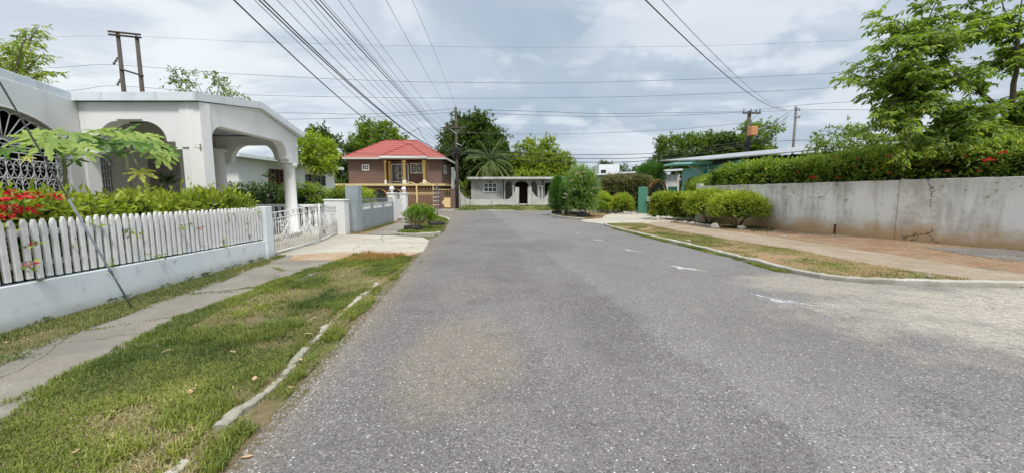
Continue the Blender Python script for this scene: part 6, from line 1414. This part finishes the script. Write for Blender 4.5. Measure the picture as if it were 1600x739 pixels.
# transformer pole
p3x = at(1163, 300, 42)[0]; Q3 = lambda py: at(1163, py, 42)[2]
t = pole('wooden pole with an orange transformer and street lamp arm behind the teal house', (p3x, 42, -.03), (p3x, 42, Q3(174)), .22, .17)
m = MB(); m.box(p3x - .85, p3x + 1.05, 41.7, 41.82, Q3(178) - .08, Q3(178) + .08); m.build('crossarm', 'wood_pole', t)
m = MB()
for x in (-.75, 0, .55, .95): insul(m, (p3x + x, 41.76, Q3(178) + .083), .35, .08)
m.build('insulators', 'insulator', t)
m = MB(); m.tube([(p3x + .95, 41.75, Q3(178)), (p3x + .1, 41.75, Q3(189))], .04, 5); m.build('brace', 'galvanised', t)
m = MB(); m.box(p3x - .28, p3x + .42, 41.0, 41.72, Q3(214), Q3(200)); m.build('transformer', 'orange_paint', t, bevel=.06)
m = MB(); m.tube([(p3x, 41.9, Q3(216)), (p3x + .6, 41.6, Q3(205)), (p3x + 1.5, 41.3, Q3(199.5))], .05, 6); lp = m.build('lamp_arm', 'galvanised', t)
m = MB(); m.ball((p3x + 1.75, 41.25, Q3(199)), .28, 10, 6, 1.3, .6, .3); m.build('lamp_head', 'galvanised', lp, True)
m = MB()
for i in range(5): m.tube([(p3x + .32 * math.cos(q), 42 + .32 * math.sin(q), Q3(222 + 3 * i) + .1 * math.sin(2 * q + i)) for q in np.linspace(0, 6, 10)], .04, 5)
m.build('cable_splice', 'cable_black', t)
p4x = at(1234, 300, 46)[0]; Q4 = lambda py: at(1234, py, 46)[2]
t = pole('slim grey pole with many service cables, right of the transformer pole', (p4x, 46, -.03), (p4x, 46, Q4(168)), .18, .12, 'pole_grey')
m = MB(); m.box(p4x - .35, p4x + .35, 45.8, 45.9, Q4(172), Q4(170.5)); m.box(p4x - .3, p4x + .45, 45.8, 45.9, Q4(184), Q4(182)); m.build('bracket', 'galvanised', t)
m = MB()
for i, z in enumerate((169, 173, 179, 185)): insul(m, (p4x + (.25 if i % 2 else -.25), 45.8, Q4(z) - .1), .25)
m.build('insulators', 'insulator', t)

def line(label, pts, r, mat='cable_black', group=None, cat='cable', n=14):
    """cable through survey points (Catmull-Rom)"""
    P = [Vector(p) for p in pts]; P = [P[0] * 2 - P[1]] + P + [P[-1] * 2 - P[-2]]; out = []
    for i in range(1, len(P) - 2):
        for k in range(n):
            u = k / n; a, b, c, d = P[i - 1], P[i], P[i + 1], P[i + 2]
            out.append(.5 * ((2 * b) + (c - a) * u + (2 * a - 5 * b + 4 * c - d) * u * u + (3 * b - a - 3 * c + d) * u ** 3))
    out.append(P[-2]); m = MB(); m.tube(out, r, 5); return m.build('overhead_cable', mat, label=label, cat=cat, group=group)
def street_line(px0, far, pxm, pym, r, mat, label, group, xo=0.0, near=None, farY=41.8):
    """px0: where it leaves the top of the picture; far: (px,py) on the pole; pxm,pym: a point in between"""
    x_near = -5.35 + xo; fx, fy_, fz = at(*far, farY)
    if near is None:
        a = ray(px0, 0); k = a[0] / a[1]     # bearing
        # horizontal run from (x_near, y) straight to the far pole
        Yq = (x_near) / k
        n0 = Vector((x_near, Yq)); 
    else: n0 = None
    if near is not None:
        nx_, ny_ = near; a = ray(px0, 0); k = a[0] / a[1]; s = (k * ny_ - nx_) / ((fx - nx_) - k * (fy_ - ny_)); n0 = Vector((nx_ + (fx - nx_) * s, ny_ + (fy_ - ny_) * s))
    Q = Vector(at(px0, 0, n0.y)); D = Vector((fx, fy_)) - n0
    a = ray(pxm, pym); k = a[0] / a[1]; s = (k * n0.y - n0.x) / (D.x - k * D.y); M = Vector(at(pxm, pym, n0.y + D.y * s))
    ys = [Q.y, M.y, fy_]; zs = [Q.z, M.z, fz]; co = np.polyfit(ys, zs, 2)
    y_end = .2; pts = []
    for y in np.linspace(y_end, fy_, 26):
        s = (y - n0.y) / D.y; pts.append((n0.x + D.x * s, y, float(np.polyval(co, y))))
    m = MB(); m.tube(pts, r, 5); m.build('overhead_cable', mat, label=label, cat='cable', group=group)
gA = 'cables sweeping down the street from the top left'
street_line(365, (648, 226), 478, 107, .017, 'cable_black', 'thick black cable, lowest and leftmost of those sweeping down from the top', None, -.3, farY=40)
street_line(397, (712, 240), 520, 118, .008, 'cable_grey', 'leftmost thin grey cable, just left of the first heavy pair sweeping to the tall pole', gA, -.2)
street_line(404, (713, 238), 521, 110, .016, 'cable_black', 'heavy black cable, left of the close pair in the dense bundle', gA, -.1)
street_line(411, (713, 237), 527, 112, .016, 'cable_black', 'heavy black cable, right of the close pair in the dense bundle', gA, -.05)
street_line(432, (713, 236), 549, 118, .008, 'cable_grey', 'first thin grey cable right of the first heavy pair in the dense bundle', gA)
street_line(458, (713, 235), 561, 112, .008, 'cable_grey', 'second thin grey cable right of the first heavy pair in the dense bundle', gA, .05)
street_line(472, (713, 233), 577, 118, .007, 'cable_grey', 'third thin grey cable right of the first heavy pair in the dense bundle', gA, .1)
street_line(484, (713, 231), 583, 113, .008, 'cable_grey', 'fourth thin grey cable right of the first heavy pair in the dense bundle', gA, .1)
street_line(492, (714, 236), 590, 107, .017, 'cable_black', 'heavy black cable, left of the second close pair, right of the dense bundle', gA, .15)
street_line(499, (714, 235), 594, 106, .014, 'cable_black', 'heavy black cable, right of the second close pair, right of the dense bundle', gA, .2)
street_line(504, (714, 230), 604, 113, .007, 'cable_grey', 'thin grey cable just right of the second heavy pair in the dense bundle', gA, .2)
street_line(528, (709, 213), 613, 113, .008, 'cable_grey', 'thin cable, left of the spaced pair right of the dense bundle', gA, .2)
street_line(544, (712, 208), 627, 113, .008, 'cable_grey', 'thin cable, right of the spaced pair right of the dense bundle', gA, .2)
street_line(603, (699, 170), 650, 86, .010, 'cable_grey', 'lone thin cable dropping to the left of the tall street pole top', gA, -.1)
street_line(644, (712, 168), 680, 84, .010, 'cable_grey', 'lone thin cable dropping steeply to the tip of the tall street pole', gA, .3)
street_line(1008, (1228, 172), 1100, 88, .018, 'cable_black', 'thicker of the two cables slanting from the top middle to the slim grey pole', None, near=(-5.3, .2), farY=45.8)
street_line(1034, (1228, 171), 1120, 90, .010, 'cable_grey', 'thinner of the two cables slanting from the top middle to the slim grey pole', None, near=(-4.9, .2), farY=45.8)
T1 = 'transmission wires strung across the sky'
def trans(pts, r, lb, Y=50, mat='cable_grey', g=T1): line(lb, [at(px, py, Y) for px, py in pts], r, mat, g)
trans([(-160, 68), (0, 61), (187, 57), (400, 66), (760, 74), (1100, 72), (1400, 60), (1800, 40)], .012, 'faint topmost wire running from the top of the wooden transmission frame across the sky')
trans([(-160, 118), (90, 106), (177, 102), (370, 116), (600, 127), (800, 130), (930, 129), (1200, 120), (1400, 108), (1800, 80)], .022, 'middle wire running from the wooden transmission frame across the sky to the large tree')
trans([(-160, 158), (100, 143), (183, 135), (370, 148), (600, 153), (800, 154), (1000, 151), (1200, 143), (1400, 131), (1800, 100)], .022, 'lower wire running from the wooden transmission frame across the sky to the large tree')
T2 = 'distribution wires along the cross street'
for (pts, lb, r) in [([(250, 178), (450, 177), (560, 179), (640, 176), (700, 171), (714, 170)], 'wire from the left to the tip of the tall street pole, upper of two', .02), ([(250, 192), (450, 187), (560, 185), (640, 180), (714, 176)], 'wire from the left to the tip of the tall street pole, lower of two', .02),
    ([(714, 171), (850, 175), (940, 178), (1050, 177), (1160, 175)], 'upper wire from the tall street pole to the transformer pole', .02), ([(714, 176), (850, 181), (940, 183), (1050, 181), (1160, 176)], 'second wire from the tall street pole to the transformer pole', .02),
    ([(714, 207), (800, 210), (920, 209), (1050, 203), (1163, 193)], 'third wire from the tall street pole to the transformer pole, hanging lower', .018),
    ([(1165, 175), (1240, 166), (1330, 160), (1500, 158)], 'wire leaving the transformer pole to the right, uppermost', .02), ([(1165, 176), (1240, 173), (1330, 172), (1500, 176)], 'wire leaving the transformer pole to the right, lower', .018),
    ([(714, 232), (820, 240), (900, 242), (1020, 240), (1163, 222)], 'black telephone cable, top one of the low bundle between the two poles', .03), ([(714, 236), (820, 246), (900, 248), (1020, 246), (1163, 226)], 'black telephone cable in the middle of the low bundle between the two poles', .03), ([(714, 240), (820, 251), (900, 254), (1020, 251), (1163, 229)], 'black telephone cable, lowest one of the low bundle between the two poles', .035),
    ([(714, 238), (690, 246), (650, 245), (560, 240), (450, 236)], 'black cable running left from the splice of the tall street pole', .02),
    ([(1163, 226), (1240, 220), (1330, 221), (1500, 228)], 'black cable running right from the transformer pole splice', .025)]: trans(pts, r, lb, 41.7, 'cable_grey' if r < .025 else 'cable_black', T2)
for i, (a, b) in enumerate([((1166, 214), (1232, 176)), ((1163, 226), (1231, 182)), ((1200, 214), (1232, 180))]):
    line(['service cable slung between the transformer pole and the slim pole, uppermost', 'service cable slung between the transformer pole and the slim pole, lowest', 'short service cable hanging off the slim grey pole'][i], [at(*a, 42), at((a[0] + b[0]) / 2, (a[1] + b[1]) / 2 + 4, 44), at(*b, 45.9)], .03, 'cable_grey', 'service cables at the slim grey pole')
line('black service cable dropping from the street bundle to the red roof', [at(652, 200, 38), at(662, 215, 41), at(676, 234, 43.6)], .02, 'cable_black')
line('short cable bridging the street bundle above the red roof', [at(632, 209, 38), at(640, 208, 38), at(656, 200, 38)], .02, 'cable_black')

# ================================================================== GRASS, WEEDS, LITTER
dryk = lambda x, y: np.clip(.55 + 1.3 * (fnoise(x, y, .9, 21) - .42) + .0 * x, .12, 1)
KX = lambda y: np.interp(y, [p[1] for p in LKERB], [p[0] for p in LKERB])
def vmask(x, y):
    k = fnoise(x, y, 1.3, 31); edge = np.clip((x + 3.9 + .0 * y) / .4, 0, 1) * .2
    d = np.clip((k - .41) * 4.2, .03, 1); kerbd = np.abs(x - KX(y)) ; return d * np.where(kerbd < .075, .08, 1)
GL_ = 'grass of the verges'
grass('verge_grass', 'short patchy green grass on the near left verge', ragged([(-3.35, .6), (-3.45, 1.2), (-3.7, 2.72), (-3.7, 3.41), (-4.1, 4.78), (-4.12, 6.5), (-4.1, 8.2), (-3.95, 9.7), (-3.2, 9.8), (-2.5, 9.5)] + [(x - .03, y) for x, y in LEDGE[::-1]] + [(-1.65, .6)], .10, .16, 40), 10500, .046, 'grass_blade', w=.0032, z=.026, mask=vmask, splay=1.4)
grass('verge_dry_grass', 'dry straw coloured grass mixed into the near left verge', [(-3.3, .6), (-3.6, 3.0), (-3.95, 5), (-3.95, 8.2), (-3.5, 9.0), (-2.4, 7.5), (-2.05, 4.8), (-1.80, 2.0), (-1.7, .6)], 6500, .040, 'grass_dry', w=.0028, mask=lambda x, y: np.clip((fnoise(x, y, 1.1, 61) - .37) * 4, .08, 1), splay=1.8)
grass('kerb_grass', 'lush grass tufts along the broken kerb at the road edge', ragged([(x - .07, y) for x, y in LKERB] + [(-2.5, 7.6), (-2.6, 9.3), (-2.36, 9.2)] + [(x + .01, y) for x, y in LEDGE[::-1]], .12, .12, 41), 11000, .050, 'grass_blade', w=.0035, mask=lambda x, y: np.clip((fnoise(x, y, 2.6, 33) - .44) * 6, 0, 1) * np.where(np.abs(x - KX(y)) < .06, .03, 1), splay=1.0)
grass('wall_foot_grass', 'olive grass strip along the foot of the pale blue wall', ragged([(-5.66, 1), (-5.74, 3.2), (-6.0, 7.5), (-6.12, 9.9), (-5.8, 9.9), (-5.5, 8.2), (-5.22, 6.5), (-5.0, 4.66), (-4.7, 3.2), (-4.4, 1)], .12, .10, 42), 7000, .045, 'grass_olive', w=.0034, mask=lambda x, y: np.clip((fnoise(x, y, 1.8, 35) - .3) * 3.2, .06, 1), splay=1.0)
grass('path_weeds', 'thin lines of grass growing along the cracks of the old sidewalk', [(-4.7, 2), (-5.5, 8.5), (-4.1, 8.5), (-3.8, 3)], 5000, .03, 'grass_blade', w=.003, z=.02, mask=lambda x, y: np.maximum(np.exp(-((y - 4.55 - .25 * np.sin(x * 4)) / .05) ** 2), np.maximum(np.exp(-((y - 6.3 - .3 * np.sin(x * 3 + 1)) / .07) ** 2), np.exp(-((y - 8.1 + .2 * np.sin(x * 5)) / .08) ** 2))) * np.clip((fnoise(x, y, 3, 3) - .3) * 3, 0, 1))
grass('tall_weeds', 'taller reddish weeds at the driveway end of the left verge', ragged([(-4.0, 8.9), (-2.9, 9.1), (-2.7, 9.9), (-3.8, 10.05)], .2, .1, 43), 2600, .15, 'bronze_leaf', w=.004, splay=.5)
grass('tall_weeds', 'green weeds at the far end of the left verge beside the driveway', ragged([(-4.2, 8.3), (-2.6, 8.3), (-2.5, 9.6), (-4.1, 9.9)], .2, .1, 44), 5000, .09, 'grass_blade', w=.004, splay=.8)
grass('corner_grass', 'grass patch between the feathery bush and the road', ragged([(-4.7, 15.6), (-3.0, 15.3), (-3.1, 17), (-3.5, 20), (-3.9, 23.4), (-5.0, 26.4), (-5.6, 25.8), (-5.0, 21), (-4.7, 18)], .2, .08, 45), 2200, .09, 'grass_blade', w=.008, z=.05, mask=lambda x, y: np.clip((fnoise(x, y, 1.2, 36) - .25) * 3, 0, 1))
grass('wall_foot_grass', 'brownish weeds along the foot of the grey rendered wall', [(-6.55, 15.6), (-6.1, 15.5), (-6.5, 22), (-6.95, 22.5)], 1200, .07, 'grass_olive', w=.008, mask=lambda x, y: np.clip((fnoise(x, y, 2, 37) - .35) * 3, 0, 1))
kx = [(a, b) for a, b in kerbR[1:9]]
grass('kerb_grass', 'green grass strip on the road side of the right kerb', ragged([(4.75, 18.5), (4.70, 17.5), (5.0, 14.5), (5.32, 11.8), (5.50, 9.5), (5.52, 7.9), (5.68, 7.75), (5.73, 9.5), (5.55, 11.8), (5.2, 14.5), (4.88, 17.8), (4.84, 18.6)], .15, .04, 46), 9000, .06, 'grass_blade', w=.005, z=0, mask=lambda x, y: np.clip((fnoise(x, y, 1.7, 38) - .30) * 4, 0, 1))
grass('verge_dry_grass', 'patchy dry grass on the right verge inside the kerb', ragged(vergeR, .3, .05, 47), 1100, .032, 'grass_dry', w=.006, z=.03, mask=lambda x, y: np.clip((fnoise(x, y, .9, 39) - .42) * 3 + np.clip((x - 6.6) / 1.5, 0, .5), .03, .8), splay=1.0)
grass('verge_green_grass', 'greener short grass along the edges of the right verge', ragged(vergeR, .3, .02, 48), 1500, .04, 'grass_blade', w=.006, z=.03, mask=lambda x, y: np.clip((fnoise(x, y, 1.1, 51) - .52) * 6, 0, .7), splay=.9)
grass('bed_weeds', 'low dark weeds in the bed under the rounded bushes by the grey wall', [G(1050, 346), G(1110, 353), G(1200, 365), G(1212, 359), (12.3, 18.2), (11.2, 22)], 260, .08, 'hedge_dark_leaf', w=.012, z=0, mask=lambda x, y: np.clip((fnoise(x, y, 2, 71) - .4) * 4, 0, 1))
grass('far_grass', 'rough grass in front of the grey house across the junction', [(-5.4, 38.1), (5.2, 38.1), (22, 38.2), (22, 43.3), (-5.5, 43.3)], 300, .15, 'grass_olive', w=.02, z=lambda x, y: .02 + np.clip((y - 38) / 5.2, 0, 1) * .31, mask=lambda x, y: np.clip((fnoise(x, y, .7, 53) - .3) * 3, .05, 1))
grass('island_grass', 'thin dry grass on the corner island around the tyres', ragged(island, .3, 0, 49), 400, .06, 'grass_dry', w=.012, z=.10, mask=lambda x, y: np.clip((fnoise(x, y, 1, 55) - .35) * 3, 0, 1))

def fallen_leaf(px, py, s, lb, mat='dry_leaf', z=.05):
    s *= .72
    x, y = G(px, py, z); q = random.uniform(0, 6.28); m = MB(); rows = []
    prof = [(0, .02), (.18, .14), (.4, .22), (.62, .19), (.85, .09), (1, .01)]
    c, sn = math.cos(q), math.sin(q)
    for (u, w) in prof:
        for k in (-1, 0, 1):
            lx = (u - .5) * s; ly = k * w * s; lz = .02 * s + abs(k) * w * s * .6 + .18 * s * (u - .4) ** 2 * 2
            m.v.append((x + lx * c - ly * sn, y + lx * sn + ly * c, z + lz))
    for i in range(5):
        for k in (0, 1): m.f.append((i * 3 + k, i * 3 + k + 1, i * 3 + k + 4, i * 3 + k + 3))
    m.build('fallen_leaf', mat, label=lb, cat='leaf', group='dry leaves lying on the left verge')
for (px, py, s, lb) in [(262, 549, .14, 'brown curled leaf lying near the sidewalk edge, left of the pale leaf'), (364, 550, .11, 'pale dry leaf lying in the middle of the left verge'), (297, 613, .12, 'tan dry leaf lying on the grass below the brown curled one'), (398, 592, .12, 'tan dry leaf lying beside the kerb'), (492, 497, .12, 'dark dry leaf lying on the grass just left of the kerb'), (482, 522, .12, 'small dark brown leaf beside the kerb'), (470, 562, .10, 'yellow leaf lying on the kerb'), (386, 714, .09, 'brown dry leaf lying on the asphalt near the bottom edge'), (173, 697, .06, 'small pinkish petal on the grass near the bottom left'), (118, 706, .08, 'orange brown leaf on the grass at the bottom left'), (275, 643, .09, 'light brown leaf fragment on the grass left of the kerb'), (455, 606, .09, 'curled leaf lying on the asphalt beside the kerb grass')]: fallen_leaf(px, py, s, lb, z=.045 if px not in (386, 455) else .004)
# loose stones and grit: along the kerbs and over the gravelly end of the side street
def grit(name, label, poly, dens, s, mat='rock_stone', z=0.0, mask=None):
    xs = [p[0] for p in poly]; ys = [p[1] for p in poly]; x, y = scatter(poly, int((max(xs) - min(xs)) * (max(ys) - min(ys)) * dens))
    if mask is not None: k = rng.uniform(0, 1, len(x)) < mask(x, y); x, y = x[k], y[k]
    n = len(x); r = s * rng.uniform(.35, 1.3, n) ** 1.5; off = np.array([(1, 0, 0), (.1, .9, 0), (-.9, .1, 0), (0, -1, 0), (.1, .05, .8)])
    q = rng.uniform(0, 6.28, n); c, sn = np.cos(q)[:, None], np.sin(q)[:, None]; o = off[None] * (r[:, None, None]) * rng.uniform(.7, 1.2, (n, 5, 1)); ox = o[..., 0] * c - o[..., 1] * sn; oy = o[..., 0] * sn + o[..., 1] * c
    V = np.stack([x[:, None] + ox, y[:, None] + oy, z - .001 + o[..., 2] + 0 * ox], 2).reshape(-1, 3); i = np.arange(n)[:, None] * 5
    Fa = np.concatenate([np.concatenate([i + a, i + b, i + 4], 1) for a, b in ((0, 1), (1, 2), (2, 3), (3, 0))], 0); return mesh_np(name, V, Fa, np.tile(rng.uniform(0, 1, n), 4), mat, label=label, cat='gravel', kind='stuff')
grit('loose_gravel', 'loose grit along the left edge of the asphalt', [(x - .14, y) for x, y in LEDGE] + [(x + .28, y) for x, y in LEDGE[::-1]], 1500, .008, mask=lambda x, y: np.clip(1 - np.abs(x - np.interp(y, [p[1] for p in LEDGE], [p[0] for p in LEDGE]) - .02) / .28, 0, 1) ** 1.5)
grit('soil_crumbs', 'crumbs of soil spilling from the verge over the asphalt edge', [(x - .16, y) for x, y in LEDGE] + [(x + .12, y) for x, y in LEDGE[::-1]], 2600, .010, mat='verge_soil', z=.004)
grit('loose_gravel', 'loose gravel and dust where the side street begins at right', [(5.0, 7.6), (5.7, 7.2), (6.4, 6.7), (9, 6.4), (14, 6.5), (14, 3.5), (9, 3.6), (6, 5)], 130, .011)
grit('loose_gravel', 'dark gravel heap at the foot of the grey wall at the right edge', [(12.5, 11.5), (12.0, 9.6), (13.4, 8.3), (15.2, 8.6), (14.6, 11.2)], 420, .026, mat='dark_gravel', z=.01)
grit('loose_gravel', 'pebbles scattered over the red dirt beside the grey wall', [(11.5, 20), (9.8, 13), (9.4, 8), (14, 8), (14.4, 11), (12.3, 18)], 9, .018)
grit('loose_gravel', 'coarse chippings on the near asphalt', [(-1.4, 1.4), (-1.3, 6), (5, 6), (4.5, 1.4)], 160, .0055)
# broad leafed weeds and leaf scraps among the grass
def rosettes(name, label, pts, r, leaf, mat, z=.02):
    P = []; D = []
    for x, y in pts:
        k = random.randint(14, 30)
        for i in range(k):
            q = random.uniform(0, 6.28); d = random.uniform(0, 1) * r; P.append((x + math.cos(q) * d, y + math.sin(q) * d, z + random.uniform(0, .025))); D.append((math.cos(q + random.gauss(0, .7)), math.sin(q + random.gauss(0, .7)), random.uniform(.1, .9)))
    V, Fa, v = leaf_geo(np.array(P), np.array(D), leaf, .42, .8); mesh_np(name, V, Fa, v, mat, label=label, cat='weeds', kind='stuff')
wp = []
for i in range(70):
    y = random.uniform(1.6, 9.4); x = random.uniform(-3.9, -2.0) if y > 3 else random.uniform(-3.4, -1.9); wp.append((x, y))
rosettes('broadleaf_weeds', 'small broad leafed weeds scattered through the near left verge', wp, .07, .032, 'grass_blade')
rosettes('broadleaf_weeds', 'dark clover like weed patch in the middle of the near left verge', [G(435 + random.uniform(-22, 22), 530 + random.uniform(-12, 12)) for _ in range(10)] + [G(215, 632), G(210, 638), G(45, 562), G(30, 566), G(20, 560)], .09, .028, 'hedge_dark_leaf')
rosettes('wall_weeds', 'little weeds sprouting where the pale blue wall meets the ground', [(-5.62 - .06 * (y - 1.4) + .03, y) for y in (3.9, 4.6, 5.5, 5.65, 6.4, 6.9, 7.3, 7.4, 8.0, 8.3, 8.8, 9.1)], .06, .05, 'hedge_dark_leaf', z=.06)
def scraps(name, label, poly, n, s_, mat, z=.03):
    x, y = scatter(poly, n); k = len(x); V, Fa, v = leaf_geo(np.stack([x, y, np.full(k, z)], 1), np.concatenate([rng.normal(size=(k, 2)), rng.uniform(-.1, .2, (k, 1))], 1), s_, .45, 3, szvar=.6); mesh_np(name, V, Fa, v, mat, label=label, cat='litter', kind='stuff')
scraps('leaf_litter', 'tiny dry leaf scraps strewn over the near left verge', [(-3.6, 1.5), (-4.0, 9), (-2.4, 9), (-1.75, 1.5)], 420, .03, 'dry_leaf', .035)
scraps('leaf_litter', 'dry leaf scraps along the foot of the pale blue wall', [(-5.72, 3), (-6.1, 9.5), (-5.6, 9.5), (-5.1, 3)], 260, .035, 'dry_leaf', .03)
scraps('leaf_litter', 'dead leaves under the rounded bushes by the grey wall', [G(1040, 350), G(1110, 356), G(1215, 372), (12.3, 18.2), (11.2, 22)], 700, .06, 'dry_leaf', .012)
scraps('leaf_litter', 'scattered dead leaves and scraps on the right verge', vergeR, 300, .05, 'dry_leaf', .04)

grass('grass_tufts', 'longer lush grass tufts scattered over the near left verge', [(-3.5, 1.0), (-3.8, 3.4), (-4.15, 5), (-4.1, 9.4), (-2.5, 9.4), (-2.1, 5), (-1.75, 2.0), (-1.65, 1.0)], 7000, .085, 'grass_blade', w=.0034, mask=lambda x, y: np.clip((fnoise(x, y, 2.3, 81) - .57) * 9, 0, 1) * np.where(np.abs(x - KX(y)) < .06, .05, 1), splay=1.1)
grass('grass_tufts', 'green grass fringe spilling over the verge side of the sidewalk', ragged([(-3.75, 2.0), (-3.95, 3.4), (-4.3, 4.8), (-4.3, 8.5), (-4.05, 8.5), (-3.95, 4.8), (-3.6, 3.2), (-3.5, 2.0)], .12, .12, 82), 9000, .065, 'grass_blade', w=.0034, mask=lambda x, y: np.clip((fnoise(x, y, 1.9, 83) - .40) * 5, 0, 1), splay=1.2)
